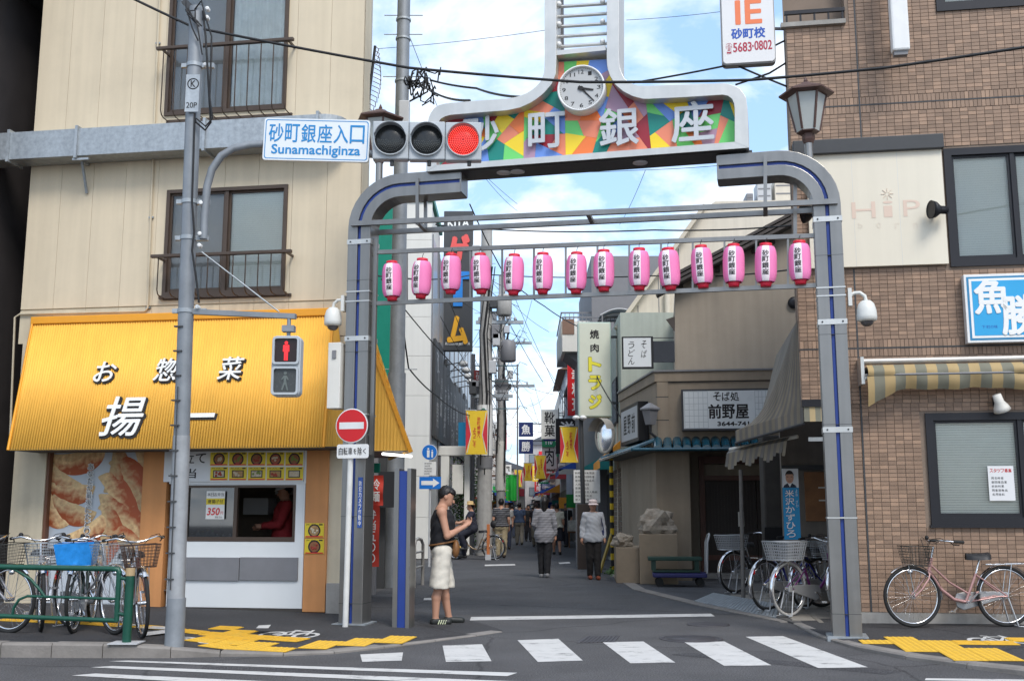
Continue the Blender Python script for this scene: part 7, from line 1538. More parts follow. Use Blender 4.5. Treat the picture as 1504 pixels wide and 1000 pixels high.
# ------------------------------------------------------------------ overhead cables
def wires(name,label,pts_list,r,sag=.0):
    b=MB()
    for i,pts in enumerate(pts_list):
        P=[Vector(D(*p)) for p in pts]; q=[]
        for a,c in zip(P[:-1],P[1:]): q+=catenary(a,c,sag*(c-a).length,10)[:-1]
        q.append(P[-1]); o=MB().tube(q,r,5).build(name, M['wire']); tag(o,label[i] if isinstance(label,list) else label,'cable','overhead cables')
wires('overhead_cable',['thick black cable crossing the whole picture in front of the arch tower'],[[(190,-4,11.4),(283,40,11.5),(600,100,11.3),(852,121,11.0),(1100,118,10.6),(1300,100,10.2),(1640,48,9.6),(2600,-120,9.0)]],.016,.004)
wires('overhead_cable',['black cable from the cable tangle to the left shoulder of the arch panel','lower black cable from the cable tangle into the arch panel'],[[(632,118,19.8),(700,130,18),(778,143,14)],[(634,134,19.8),(690,148,15)]],.02,.01)
wires('overhead_cable',['black cable from the arch panel up to the orange lettered box sign','cable from the sign corner up to the brown building','cable crossing under the orange lettered box sign','cable drooping from the brown wall to the arch shoulder'],[[(930,122,14),(1066,97,13.4)],[(1078,96,13.4),(1165,54,13.3)],[(1085,98,13.4),(1162,130,13.3)],[(1080,125,13.5),(1130,108,13.4),(1165,86,13.3)]],.014,.006)
wires('thin_wire',['thin wire from the left building towards the arch tower','thin wire right of the tower towards the orange lettered sign','thin wire sloping down from the steel pole','thin wire sloping from the tower over the lanterns','thin wire hanging between the arch and the right roof','long thin wire below the name panel'],[[(555,72,22),(800,45,22)],[(920,30,22),(1064,17,22)],[(600,50,20),(665,210,24),(760,300,30)],[(948,250,22),(910,330,30)],[(700,245,24),(760,310,33)],[(700,248,28),(945,250,22),(1140,235,20)]],.006,.01)
wires('overhead_cable',['thick cable dropping from the steel pole past the lanterns to the far pole','cable swinging across the street from the pole to the pale sign','cable from the white building down to the banner pole','cable along the street at lantern height','upper twisted cable running behind the lantern rail'],[[(592,480,20),(600,540,21),(640,580,25),(693,610,34)],[(690,300,24),(745,410,30),(800,450,32),(850,480,29),(880,560,27),(930,640,24)],[(560,410,24),(690,560,33)],[(545,404,20),(700,402,30),(960,405,26),(1170,395,20)],[(640,330,22),(720,337,24),(960,338,22),(1180,330,19)]],.016,.012)
rw=random.Random(5); LST=[]
for k in range(15):
    a=(rw.uniform(712,760),rw.uniform(400,620),rw.uniform(34,46)); c=(rw.uniform(770,860),rw.uniform(440,640),rw.uniform(40,70)) if rw.random()<.7 else (rw.uniform(640,700),rw.uniform(380,560),rw.uniform(30,36)); LST.append([a,c])
for k in range(10): LST.append([(rw.uniform(720,790),rw.uniform(560,640),60+5*k),(rw.uniform(790,845),rw.uniform(560,690),50+8*k)])
for k in range(8): y=430+k*26; LST.append([(715,y,34),(735,y+40+rw.uniform(-10,30),44),(752,y*.6+300,70)])
for L_ in LST:
    P=[Vector(D(*p)) for p in L_]; q=[]
    for a,c in zip(P[:-1],P[1:]): q+=catenary(a,c,.02*(c-a).length,8)[:-1]
    q.append(P[-1]); tag(MB().tube(q,rw.choice((.007,.01,.013)),4).build('street_wire', M['wire']),'one of the tangled black wires strung between the poles over the far street','wire','wires over the far street')

# ------------------------------------------------------------------ goods set out along the far shops
rg=random.Random(9); GC=[(.6,.1,.06),(.7,.45,.05),(.1,.3,.08),(.7,.68,.6),(.1,.15,.4),(.5,.25,.35)]
ordg=['nearest','second','third','fourth','farthest']
for s in (-1,1):
    for k,Y in enumerate((41,50,62,76,95) if s>0 else (48,58,68,80,98)):
        x=SX(2.0 if s>0 else -2.15,Y); t_=thing('goods_stand','%s display stand of goods along the %s-hand far shops'%(ordg[k],'right' if s>0 else 'left'),'stand',(x,Y,0),-.0115,'display stands outside the far shops')
        MB().box(-.35,.35,0,2.2,.55,.62).build('stand_top', M['wood'], t_); [MB().box(xx,xx+.05,y,y+.05,0,.55).build('leg', M['wood'], t_) for xx in (-.33,.28) for y in (.02,2.13)]
        for i in range(2):
            for j in range(4): c=rg.choice(GC); MB().box(-.32+.33*i,-.02+.33*i,.05+.54*j,.52+.54*j,.62,.78+rg.random()*.25).build('goods_box', mat('goods_%d'%GC.index(c),c,.6,var=.4,scale=8), t_)
        MB().box(-.4,.4,.1,.14,1.5,2.0).build('price_banner', rg.choice(AW), t_); [MB().cyl((xx,.12,.62),(xx,.12,2.0),.012,n=6).build('banner_stick', M['lgrey'], t_) for xx in (-.36,.36)]
# ------------------------------------------------------------------ green guard rail
GY_=Vector(G(186,944,.125)).y; gr_=thing('guard_rail','dark green tubular guard rail in front of the parked bicycles on the left','guard rail',(0,GY_,0)); g_=lambda px,py,dy=0: Vector(D(px,py,GY_+dy))-Vector((0,GY_,0))
pb_=g_(186,940); MB().cyl((pb_.x,0,.12),(pb_.x,0,g_(186,845).z),.042,n=14).build('post', M['green'], gr_); MB().cyl((pb_.x,0,g_(186,845).z),(pb_.x,0,g_(186,834).z),.044,n=14).build('post_cap', mat('cap_tan',(.42,.30,.16),.6), gr_)
b=MB().box(pb_.x-.14,pb_.x+.14,-.12,.12,.125,.135).build('foot_plate', M['lgrey'], gr_)
MB().tube([g_(-260,826),g_(0,832),g_(165,835),g_(174,836),g_(176,842)],.026,8).build('top_rail', M['green'], gr_); MB().tube([g_(-260,898),g_(0,904),g_(172,911)],.022,8).build('bottom_rail', M['green'], gr_); MB().tube([g_(175,838),g_(171,912)],.026,8).build('end_bar', M['green'], gr_)
MB().tube([g_(18,905),g_(20,892),g_(28,880),g_(40,875),g_(170,879)],.014,6).build('inner_rail', M['green'], gr_); MB().tube([g_(5,832),g_(22,836),g_(45,850),g_(58,865),g_(66,876)],.014,6).build('inner_rail', M['green'], gr_)
MB().tube([g_(175,848),g_(186,850)],.018,6).tube([g_(172,900),g_(186,903)],.018,6).build('clamp', M['green'], gr_)

# ------------------------------------------------------------------ bicycles
def _ring(r,w,n=40): return [(r*math.cos(2*math.pi*i/n),0,r*math.sin(2*math.pi*i/n)) for i in range(n)]
WR=.325
_tyre=MB().tube(_ring(WR,0),.019,8,closed=True).mesh('tyre', M['rubber'])
_tyreg=MB().tube(_ring(WR,0),.019,8,closed=True).mesh('tyre', mat('grey_tyre',(.42,.41,.39),.7,var=.2))
_rim=MB().tube(_ring(WR-.026,0),.011,6,closed=True).mesh('rim', M['chrome'])
_sp=MB()
for i in range(28):
    a=2*math.pi*i/28; b_=a+(.55 if i%2 else -.55); s=1 if i%4<2 else -1; _sp.tube([(.025*math.cos(b_),.02*s,.025*math.sin(b_)),((WR-.03)*math.cos(a),0,(WR-.03)*math.sin(a))],.0011,3,caps=False)
_sp.cyl((0,-.045,0),(0,.045,0),.022,n=10); _spm=_sp.mesh('spokes', M['chrome'])
def basket_mesh(w0,w1,d0,d1,h,step,r,m,solid=False):
    b=MB(); nz=max(3,int(h/step)); P=lambda t: [(-(d0+(d1-d0)*t)/2,-(w0+(w1-w0)*t)/2,h*t),((d0+(d1-d0)*t)/2,-(w0+(w1-w0)*t)/2,h*t),((d0+(d1-d0)*t)/2,(w0+(w1-w0)*t)/2,h*t),(-(d0+(d1-d0)*t)/2,(w0+(w1-w0)*t)/2,h*t)]
    for k in range(nz+1): b.tube(P(k/nz),r*(2 if k in (0,nz) else 1),4,closed=True)
    lo,hi=P(0),P(1)
    for e in range(4):
        n=max(3,int((w0 if e%2 else d0)/step))
        for k in range(n): t=k/n; a=Vector(lo[e]).lerp(Vector(lo[(e+1)%4]),t); c=Vector(hi[e]).lerp(Vector(hi[(e+1)%4]),t); b.tube([a,c],r,4,caps=False)
    for k in range(1,6): t=k/6; b.tube([Vector(lo[0]).lerp(Vector(lo[3]),t),Vector(lo[1]).lerp(Vector(lo[2]),t)],r,4,caps=False)
    if solid: b.add(lo,[(0,1,2,3)]); [b.add([lo[e],lo[(e+1)%4],hi[(e+1)%4],hi[e]],[(0,1,2,3)]) for e in range(4)]
    return b.mesh('basket', m)
def bike(label,loc,fwd,col,basket='wire',rear=None,steer=0,grey_tyre=False,guard=True,lean=0,seatc=None):
    ang=math.atan2(fwd[1],fwd[0]); t=thing('bicycle',label,'bicycle',loc,ang,'parked city bicycles'); t.rotation_euler=(R(lean),0,ang)
    fm=mat('bike_'+str(col),col,.3,.35,var=.1,coat=.4); RH=Vector((-.53,0,WR+.019)); FH=Vector((.57,0,WR+.019)); BB=Vector((-.06,0,.28)); ST=Vector((-.2,0,.60)); HB=Vector((.36,0,.60)); HT=Vector((.315,0,.78))
    ty=_tyreg if grey_tyre else _tyre
    w=link('rear_wheel',_spm,t,RH); link('tyre',ty,w); link('rim',_rim,w)
    fr=MB(); fr.tube([HB+Vector((-.01,0,.03)),Vector((.22,0,.42)),Vector((.08,0,.31)),BB],.021,8); fr.tube([BB,ST],.017,8); fr.tube([HB+Vector((-.03,0,.1)),Vector((.12,0,.50)),Vector((-.12,0,.36))],.013,6) if col[2]>.2 else None
    for s in (-1,1): fr.tube([BB+Vector((0,.035*s,0)),RH+Vector((.1,.05*s,0)),RH+Vector((0,.06*s,0))],.010,6); fr.tube([ST+Vector((0,.02*s,-.02)),RH+Vector((0,.06*s,0))],.009,6)
    fr.tube([HB,HT],.022,8); fr.build('frame',fm,t)
    MB().tube([ST,Vector((-.255,0,.76))],.012,8).build('seat_post',M['chrome'],t)
    sd=MB(); n=9; vs=[]; 
    for i in range(n+1):
        u=i/n; x=-.36+.27*u; wd=.105*(1-u)**.55*(.55+.9*min(1,u*4)) +.022; 
        for k in range(7): a=math.pi*k/6; vs.append((x,math.cos(a)*wd,.745+.075*math.sin(a)**.7+.02*(1-u)**2+.006*u))
    sd.add(vs,[(i*7+k,i*7+k+1,(i+1)*7+k+1,(i+1)*7+k) for i in range(n) for k in range(6)],True); sd.add(vs[:7],[tuple(range(7))]); sd.add([(-.34,-.05,.77),(-.34,.05,.77),(-.12,.02,.77),(-.12,-.02,.77)],[(0,1,2,3)]); sd.build('saddle',mat('saddle_black',(.02,.02,.022),.5),t)
    def arc(c,r,a0,a1,wd,name,par,m):
        b=MB(); n=18; vs=[]
        for i in range(n+1):
            a=R(a0+(a1-a0)*i/n)
            for k in range(5): f=-1+2*k/4; rr=r-.012*f*f; vs.append((c.x+rr*math.cos(a),wd*f,c.z+rr*math.sin(a)))
        b.add(vs,[(i*5+k,i*5+k+1,(i+1)*5+k+1,(i+1)*5+k) for i in range(n) for k in range(4)],True); return b.build(name,m,par)
    FM=M['chrome'] if sum(col)>.25 or True else fm
    arc(RH,WR+.043,20,205,.027,'rear_fender',t,FM)
    if guard: b=MB(); b.prism([(BB.x+.10,BB.z+.03),(BB.x+.08,BB.z+.09),(BB.x,BB.z+.105),(RH.x+.1,RH.z+.05),(RH.x-.06,RH.z+.04),(RH.x-.07,RH.z-.03),(RH.x+.05,RH.z-.045),(BB.x,BB.z-.095),(BB.x+.08,BB.z-.06)],-.065,-.045).build('chain_guard',mat('guard_grey',(.40,.40,.40),.4,.4,var=.15),t,bevel=.006)
    ck_=MB(); ck_.cyl(BB+Vector((0,-.08,0)),BB+Vector((0,.08,0)),.016,n=8); ck_.bar(BB+Vector((0,-.08,0)),BB+Vector((.12,-.08,-.12)),.014,.02); ck_.bar(BB+Vector((0,.08,0)),BB+Vector((-.12,.08,.12)),.014,.02); ck_.box(BB.x+.08,BB.x+.16,-.17,-.09,BB.z-.13,BB.z-.105); ck_.box(BB.x-.16,BB.x-.08,.09,.17,BB.z+.105,BB.z+.13); ck_.build('crank',M['chrome'],t)
    st=MB(); [st.tube([RH+Vector((0,.07*s,-.02)),Vector((RH.x-.08,.1*s,.015)),Vector((RH.x-.14,.1*s,.012))],.009,5) for s in (-1,1)]; st.tube([Vector((RH.x-.08,-.1,.02)),Vector((RH.x-.08,.1,.02))],.008,5); st.build('kickstand',M['lgrey'],t)
    rk_=MB(); [rk_.tube([(-.3,.05*s,.70),(-.78,.06*s,.71)],.006,5) for s in (-1,1)]; rk_.tube([(-.78,-.06,.71),(-.78,.06,.71)],.006,5); [rk_.tube([(-.3-.12*k,-.055,.705),(-.3-.12*k,.055,.705)],.004,4) for k in range(4)]; [rk_.tube([(-.6,.06*s,.71),RH+Vector((0,.065*s,0))],.006,5) for s in (-1,1)]; rk_.build('rear_rack',M['chrome'],t)
    MB().box(-.82,-.80,-.03,.03,.50,.55).build('reflector',M['red'],t)
    # steering assembly
    piv=HB; f=bpy.data.objects.new('front_assembly',MB().tube([HT-piv,Vector((.28,0,.90))-piv],.013,8).mesh('front_assembly',M['chrome'])); COL.objects.link(f); f.parent=t; f.location=piv; f.rotation_euler=(0,0,R(steer))
    o=-piv
    fw=link('front_wheel',_spm,f,FH+o); 
    for nm,me in (('tyre',ty),('rim',_rim)): x=link(nm,me,f,FH+o)
    fk=MB(); [fk.tube([HB+o+Vector((.0,.03*s,0)),HB+o+Vector((.02,.05*s,-.05)),HB+o+Vector((.12,.055*s,-.18)),FH+o+Vector((0,.055*s,0))],.011,6) for s in (-1,1)]; fk.build('fork',fm,f)
    arc(FH+o,WR+.043,48,186,.026,'front_fender',f,M['chrome'])
    hb=MB(); c=Vector((.275,0,.93))+o; hb.tube([c+Vector((-.20,-.29,.03)),c+Vector((-.08,-.28,.035)),c+Vector((.02,-.20,.05)),c+Vector((.03,-.07,.01)),c,c+Vector((.03,.07,.01)),c+Vector((.02,.20,.05)),c+Vector((-.08,.28,.035)),c+Vector((-.20,.29,.03))],.011,8); hb.build('handlebar',M['chrome'],f)
    gp=MB(); [gp.tube([c+Vector((-.21,.29*s,.03)),c+Vector((-.09,.283*s,.035))],.017,8) for s in (-1,1)]; [gp.tube([c+Vector((-.06,.27*s,.03)),c+Vector((-.1,.26*s,.0)),c+Vector((-.17,.265*s,-.005))],.006,5) for s in (-1,1)]; gp.build('grips',M['rubber'],f)
    cb=MB(); [cb.tube([c+Vector((-.06,.26*s,.03)),c+Vector((.03,.22*s,.075)),c+Vector((.09,.13*s,.06)),c+Vector((.10,.05*s,-.03)),c+Vector((.06,.0,-.25))],.0035,4) for s in (-1,1)]; cb.ball(c+Vector((-.02,-.2,.07)),.025,8); cb.build('brake_cable',M['wire'],f)
    if basket:
        mm={'wire':M['galv'],'brown':mat('basket_brown',(.10,.06,.045),.5,.2,var=.2),'dark':mat('basket_dark',(.05,.05,.045),.5,.2,var=.2),'blue':M['galv'],'grey':mat('basket_grey',(.34,.35,.36),.5,var=.1)}[basket]
        bm_=basket_mesh(.27,.35,.20,.27,.22,.03,.0025 if basket!='grey' else .005,mm); link('basket',bm_,f,Vector((.50,0,.69))+o)
        if basket=='blue': cv=MB(); lo=[(-.125,-.165,.0),(.125,-.165,.0),(.125,.165,.0),(-.125,.165,.0)]; hi=[(-.155,-.20,.24),(.155,-.20,.225),(.155,.20,.24),(-.155,.20,.23)]; cv.add(lo+hi,[(0,1,5,4),(1,2,6,5),(2,3,7,6),(3,0,4,7),(0,1,2,3)]); cv.build('basket_cover',mat('cover_blue',(.02,.25,.68),.35,var=.3,scale=14,bump=.6,bscale=9),f,Vector((.50,0,.685))+o)
        MB().ball(Vector((.58,0,.62))+o,.035,10,(1,.8,.8)).build('head_lamp',M['chrome'],f)
        MB().tube([Vector((.62,.06,.69))+o,FH+o+Vector((0,.065,0))],.005,4).tube([Vector((.62,-.06,.69))+o,FH+o+Vector((0,-.065,0))],.005,4).build('basket_stay',M['galv'],f)
    if rear: bm_=basket_mesh(.33,.42,.30,.38,.23,.033,.006,mat('basket_grey',(.34,.35,.36),.5)); link('rear_basket',bm_,t,(-.58,0,.715))
    return t
def gl(px,py,z=.12): return Vector(G(px,py,z))
def place(px,py,fwd,which,z=.12):
    """stand a bicycle so that the named wheel touches the ground at this sight line"""
    d=Vector((fwd[0],fwd[1],0)).normalized(); p=gl(px,py,z); off=.57 if which=='f' else -.53; q=p-d*off; q.z=z; return q,(d.x,d.y)
q,f=place(206,938,(.42,-.9),'f'); bike('bicycle with a brown wire basket nearest the green post',q,f,(.10,.03,.025),'brown',steer=4,lean=3)
q,f=place(168,932,(.72,-.70),'f'); bike('silver bicycle with wire basket between the blue and the brown baskets',q,f,(.35,.36,.38),'wire',lean=3)
q,f=place(110,930,(.22,-.97),'f'); bike('bicycle with a bright blue covered basket behind the green rail',q,f,(.03,.05,.045),'blue',steer=-4,lean=2)
q,f=place(56,928,(.36,-.93),'f'); bike('pale silver bicycle left of the blue covered basket',q,f,(.45,.42,.44),'wire',steer=6,lean=2)
q,f=place(12,930,(.93,-.36),'f'); bike('bicycle with a dark wire basket at the left edge of the picture',q,f,(.30,.30,.32),'dark',lean=2)
q,f=place(1160,905,(.80,.60),'r',.03); bike('purple framed bicycle with a grey rear basket and pale tyres nearest the street',q,f,(.16,.03,.15),'grey',rear=True,grey_tyre=True,steer=10)
q,f=place(1128,897,(.80,.60),'r',.03); bike('black tyred blue framed bicycle just behind the purple one',q,f,(.02,.02,.22),'wire',steer=-15)
q,f=place(1080,871,(.85,.52),'r',.02); bike('grey bicycle with a rear basket standing at the restaurant door',q,f,(.12,.12,.13),None,rear=True,steer=12)
q,f=place(1182,893,(.72,.69),'r',.03); bike('bicycle with grey front basket half hidden by the right arch post',q,f,(.20,.20,.21),'grey',steer=25)
q,f=place(1342,921,(-1,-.06),'f',.055); bike('old pink and rust bicycle parked along the brown tiled wall',q,f,(.45,.25,.23),'dark',steer=2,guard=True)
# ring lock on the pink bicycle
o=MB().tube([(.085*math.cos(a),0,.085*math.sin(a)) for a in [2*math.pi*k/24 for k in range(24)]],.012,6,closed=True).build('ring_lock', mat('lock_tan',(.50,.36,.18),.5)); o.location=Vector(D(1443,846,13.0)); tag(o,'tan ring cable lock hanging below the saddle of the pink bicycle','lock')
bc=Vector(G(724,822)); cyc=bike('tan city bicycle ridden by the person in the straw hat',bc+Vector((-.5,.12,0)),(-.97,.22),(.25,.17,.10),None,steer=0); 

# ------------------------------------------------------------------ people
def smin(a,b,k): h=np.clip(.5+.5*(b-a)/k,0,1); return b*(1-h)+a*h-k*h*(1-h)
class Field:
    def __init__(s,lo,hi,h): s.lo=np.array(lo,float); s.h=h; s.n=np.ceil((np.array(hi)-s.lo)/h).astype(int)+1; s.f=np.full(tuple(s.n),1.0,np.float32)
    def sub(s,lo,hi):
        a=np.maximum(((np.array(lo)-s.lo)/s.h).astype(int)-1,0); b=np.minimum(((np.array(hi)-s.lo)/s.h).astype(int)+3,s.n)
        if (b<=a).any(): return None
        g=np.meshgrid(*[s.lo[i]+s.h*np.arange(a[i],b[i]) for i in range(3)],indexing='ij'); return (slice(a[0],b[0]),slice(a[1],b[1]),slice(a[2],b[2])),g
    def _put(s,sl,d,k): s.f[sl]=smin(s.f[sl],d,k) if k>0 else np.minimum(s.f[sl],d)
    def cone(s,a,b,ra,rb,k=.02,flat=1.0):
        a,b=np.array(a,float),np.array(b,float); r=max(ra,rb)+k+.02; q=s.sub(np.minimum(a,b)-r,np.maximum(a,b)+r)
        if q is None: return
        sl,(X,Y,Z)=q; ab=b-a; L=max((ab*ab).sum(),1e-9); t=np.clip(((X-a[0])*ab[0]+(Y-a[1])*ab[1]+(Z-a[2])*ab[2])/L,0,1)
        d=np.sqrt((X-a[0]-ab[0]*t)**2+((Y-a[1]-ab[1]*t)/flat)**2+(Z-a[2]-ab[2]*t)**2)-(ra+(rb-ra)*t); s._put(sl,d,k)
    def ell(s,c,r,k=.02):
        c,r=np.array(c,float),np.array(r,float); q=s.sub(c-r-k-.02,c+r+k+.02)
        if q is None: return
        sl,(X,Y,Z)=q; m=np.sqrt(((X-c[0])/r[0])**2+((Y-c[1])/r[1])**2+((Z-c[2])/r[2])**2); s._put(sl,(m-1)*r.min(),k)
    def clip(s,fn):
        X,Y,Z=np.meshgrid(*[s.lo[i]+s.h*np.arange(s.n[i]) for i in range(3)],indexing='ij'); s.f=np.maximum(s.f,fn(X,Y,Z))
    def mesh(s,name,m):
        f=s.f; nx,ny,nz=f.shape; ins=f<0; C=[(i,j,k) for i in (0,1) for j in (0,1) for k in (0,1)]
        cv=lambda A,c: A[c[0]:nx-1+c[0],c[1]:ny-1+c[1],c[2]:nz-1+c[2]]
        cnt=sum(cv(ins,c).astype(np.int8) for c in C); act=(cnt>0)&(cnt<8); I=np.argwhere(act)
        if len(I)==0: return MB().mesh(name,m)
        P=np.zeros((len(I),3)); N_=np.zeros(len(I))
        vals={c:f[I[:,0]+c[0],I[:,1]+c[1],I[:,2]+c[2]] for c in C}
        for a in C:
            for ax in range(3):
                if a[ax]==1: continue
                b=list(a); b[ax]=1; b=tuple(b); fa,fb=vals[a],vals[b]; x=(fa<0)!=(fb<0); t=np.where(x,fa/np.where(x,fa-fb,1),0)
                for d in range(3): P[:,d]+=np.where(x,a[d]+(t if d==ax else 0),0)
                N_+=x
        P=P/N_[:,None]+I; V=s.lo+P*s.h; idx=np.full(act.shape,-1,int); idx[act]=np.arange(len(I)); faces=[]
        for ax in range(3):
            u,v=[(1,2),(2,0),(0,1)][ax]; sl0=[slice(None)]*3; sl1=[slice(None)]*3; sl0[ax]=slice(0,-1); sl1[ax]=slice(1,None); A,B=ins[tuple(sl0)],ins[tuple(sl1)]; E=np.argwhere(A!=B); E=E[(E[:,u]>0)&(E[:,v]>0)&(E[:,u]<f.shape[u]-1)&(E[:,v]<f.shape[v]-1)]
            if len(E)==0: continue
            def cell(du,dv): q=E.copy(); q[:,u]+=du; q[:,v]+=dv; return idx[q[:,0],q[:,1],q[:,2]]
            Q=np.stack([cell(-1,-1),cell(0,-1),cell(0,0),cell(-1,0)],1); fl=A[E[:,0],E[:,1],E[:,2]]; Q[~fl]=Q[~fl][:,::-1]; faces.append(Q[(Q>=0).all(1)])
        F_=np.concatenate(faces); me=bpy.data.meshes.new(name); me.from_pydata(V.tolist(),[],F_.tolist()); me.polygons.foreach_set('use_smooth',[True]*len(me.polygons)); me.materials.append(m); me.update(); return me
SKIN=mat('skin',(.47,.25,.165),.5,var=.06,scale=10,spec=.35); HAIR=mat('hair_black',(.012,.010,.010),.45,var=.3,scale=30)
V3=lambda *a: np.array(a,float)
def folds(F,amp):
    X,Y,Z=np.meshgrid(*[F.lo[i]+F.h*np.arange(F.n[i]) for i in range(3)],indexing='ij')
    F.f=F.f+(amp*(np.sin(X*31+Z*19+2*np.sin(Y*17))*np.sin(Z*23-Y*29+1.5*np.sin(X*13))+.6*np.sin(Z*61+X*37+Y*41))).astype(np.float32)
def person(label,loc,rotz,ht=1.7,vox=.016,J=None,top=('tee',(.1,.1,.1)),legs=('long',(.05,.05,.06)),shoes=(.03,.03,.03),hair='short',hat=None,hold=None,face=True,extras=None,topmat=None,hem=.90,lean=0,hands='relaxed',scale_w=1.0,name='person',legmat=None):
    t=thing(name,label,'person',loc,rotz); t.scale=(ht/1.7*scale_w,ht/1.7*scale_w,ht/1.7)
    j=dict(hipL=V3(.085,0,.89),hipR=V3(-.085,0,.89),kneeL=V3(.09,-.02,.48),kneeR=V3(-.09,-.02,.48),ankL=V3(.09,.02,.075),ankR=V3(-.09,.02,.075),pel=V3(0,0,.93),waist=V3(0,-.005,1.06),chest=V3(0,-.005,1.25),neck=V3(0,.015,1.44),head=V3(0,-.01,1.585),shL=V3(.175,.015,1.385),shR=V3(-.175,.015,1.385),elL=V3(.225,.04,1.11),elR=V3(-.225,.04,1.11),wrL=V3(.225,-.05,.87),wrR=V3(-.225,-.05,.87),hp=V3(0,0,0))
    for k,v in (J or {}).items():
        if k!='nod' and not k.startswith('toe'): j[k]=V3(*v)
    toe=lambda s: j['ank'+s]+V3(*( (J or {}).get('toe'+s,(0,-.15,-.035)) )) if True else 0
    allp=[v for k,v in j.items() if k!='hp' and not k.startswith('toe')]; lo=np.min(allp,0)-.3; hi=np.max(allp,0)+.3; lo[2]=min(lo[2],-.05)
    def hand(F,s,r=1.0):
        e,w=j['el'+s],j['wr'+s]; d=(w-e)/np.linalg.norm(w-e); pose=hands if isinstance(hands,str) else hands[s]
        if pose=='hold': n=V3(0,-.3,.95); d=d*.85+V3(0,-.1,.25); d/=np.linalg.norm(d)
        else: n=V3(-1 if s=='L' else 1,0,0)
        sd=np.cross(d,n); sd/=np.linalg.norm(sd); n=np.cross(sd,d)
        F.cone(w,w+d*.07,.028,.034,.015); F.cone(w+d*.03+sd*.018,w+d*.08+sd*.022,.017,.015,.012); F.cone(w+d*.03-sd*.018,w+d*.08-sd*.022,.017,.015,.012)
        for i,(ln) in enumerate((.062,.075,.070,.055)):
            b=w+d*.085+sd*(.028-.0187*i); c=b+d*ln*.55+n*.010; e2=c+d*ln*.3+n*(.03 if pose!='flat' else .01); F.cone(b,c,.0095,.0088,.006); F.cone(c,e2,.0088,.0078,.004)
        b=w+d*.025+sd*.025; c=b+sd*.03+d*.03+n*.012; F.cone(b,c,.013,.011,.008); F.cone(c,c+d*.03+n*.008,.011,.009,.004)
    F=Field(lo,hi,vox)
    h=j['head']
    nod=(J or {}).get('nod',0.0)
    def hpnt(x,y,z): c_,s_=math.cos(nod),math.sin(nod); return h+V3(x, y*c_-z*s_, y*s_+z*c_)
    # nod > 0 tips the face (-y) downwards: rotate about x
    F.ell(hpnt(0,.012,.02),(.077,.096,.105),.01); F.ell(hpnt(0,-.03,-.055),(.056,.062,.062),.03); F.cone(hpnt(0,-.10,-.005),hpnt(0,-.112,-.03),.010,.015,.012); F.ell(hpnt(0,-.085,-.072),(.026,.018,.010),.01)
    for s in (-1,1): F.ell(hpnt(.078*s,.012,-.01),(.012,.022,.034),.006)
    F.cone(j['neck'],hpnt(0,.012,-.06),.056,.050,.02); F.cone(j['neck'],(j['shL']+j['shR'])/2+V3(0,0,.02),.058,.07,.03)
    F.ell(j['chest'],(.155,.108,.185),.04); F.ell(j['waist'],(.135,.10,.14),.05); F.cone(j['hipL'],j['hipR'],.115,.115,.05,1.0); F.cone(j['shL'],j['shR'],.062,.062,.05); F.cone(j['pel'],j['chest'],.12,.12,.05)
    for s in 'LR':
        F.cone(j['hip'+s],j['knee'+s],.092,.056,.03); m_=j['knee'+s]*.65+j['ank'+s]*.35+V3(0,.02,0); F.cone(j['knee'+s],m_,.054,.056,.02); F.cone(m_,j['ank'+s],.056,.037,.02); F.cone(j['ank'+s]+V3(0,.01,-.02),toe(s),.038,.03,.02)
        F.cone(j['sh'+s],j['el'+s],.053,.041,.03); m_=j['el'+s]*.75+j['wr'+s]*.25; F.cone(j['el'+s],m_,.041,.041,.015); F.cone(m_,j['wr'+s],.041,.026,.015); hand(F,s)
    link('body',F.mesh('body',SKIN),t)
    # top
    kind,tc_=top; tm_=topmat or mat('cloth_'+str(tc_),tc_,.85,var=.15,scale=9,bump=.35,bscale=16); F=Field(lo,hi,vox); g=.017 if kind!='tank' else .026
    F.ell(j['chest'],(.158+g,.110+g,.185+.01),.04); F.cone(j['pel']+V3(0,0,-.02),j['chest'],.158+(.02 if kind=='long' else 0),.150+g,.05,.76); F.cone(j['pel'],j['chest'],.125+g,.12+g,.05); F.cone(j['shL'],j['shR'],.062+g*.7,.062+g*.7,.05)
    if hem<.92: 
        hz=V3(0,0,hem); F.cone(j['hipL'],j['hipR'],.142+g,.142+g,.05); F.cone(j['waist'],j['pel']+V3(0,0,hem-.96),.165,.20,.06,.8)
    for s in 'LR':
        if kind in('tee','long'): F.cone(j['sh'+s],j['sh'+s]*.45+j['el'+s]*.55,.053+g,.050+g*1.1,.03)
        if kind=='long': F.cone(j['sh'+s],j['el'+s],.053+g,.047+g,.03); F.cone(j['el'+s],j['el'+s]*.15+j['wr'+s]*.85,.045+g,.036+g,.02)
    nz=j['neck'][2]-.01
    if kind=='tank': F.clip(lambda X,Y,Z: np.maximum(Z-(nz-.015),np.where(Z>1.2,np.abs(X)-(.185-(Z-1.2)*.26),-1.0))); 
    else: F.clip(lambda X,Y,Z: Z-(nz+.015)+.0*X)
    pz=hem; py_=j['pel'][1]; F.clip(lambda X,Y,Z: pz+.006*np.sin(X*40)+.006*np.sin(Y*37)-Z)
    folds(F,.005); link('top',F.mesh('top',tm_),t)
    # legs
    lk_,lc=legs; lm_=legmat or mat('cloth_'+str(lc),lc,.85,var=.18,scale=7,bump=.4,bscale=14); F=Field(lo,hi,vox); g=.022
    gp_=0 if lk_=='shorts' else g
    F.cone(j['hipL'],j['hipR'],.122+gp_,.122+gp_,.04); F.cone(j['pel'],j['pel']+V3(0,0,.08),.134+gp_*.6,.134+gp_*.4,.04)
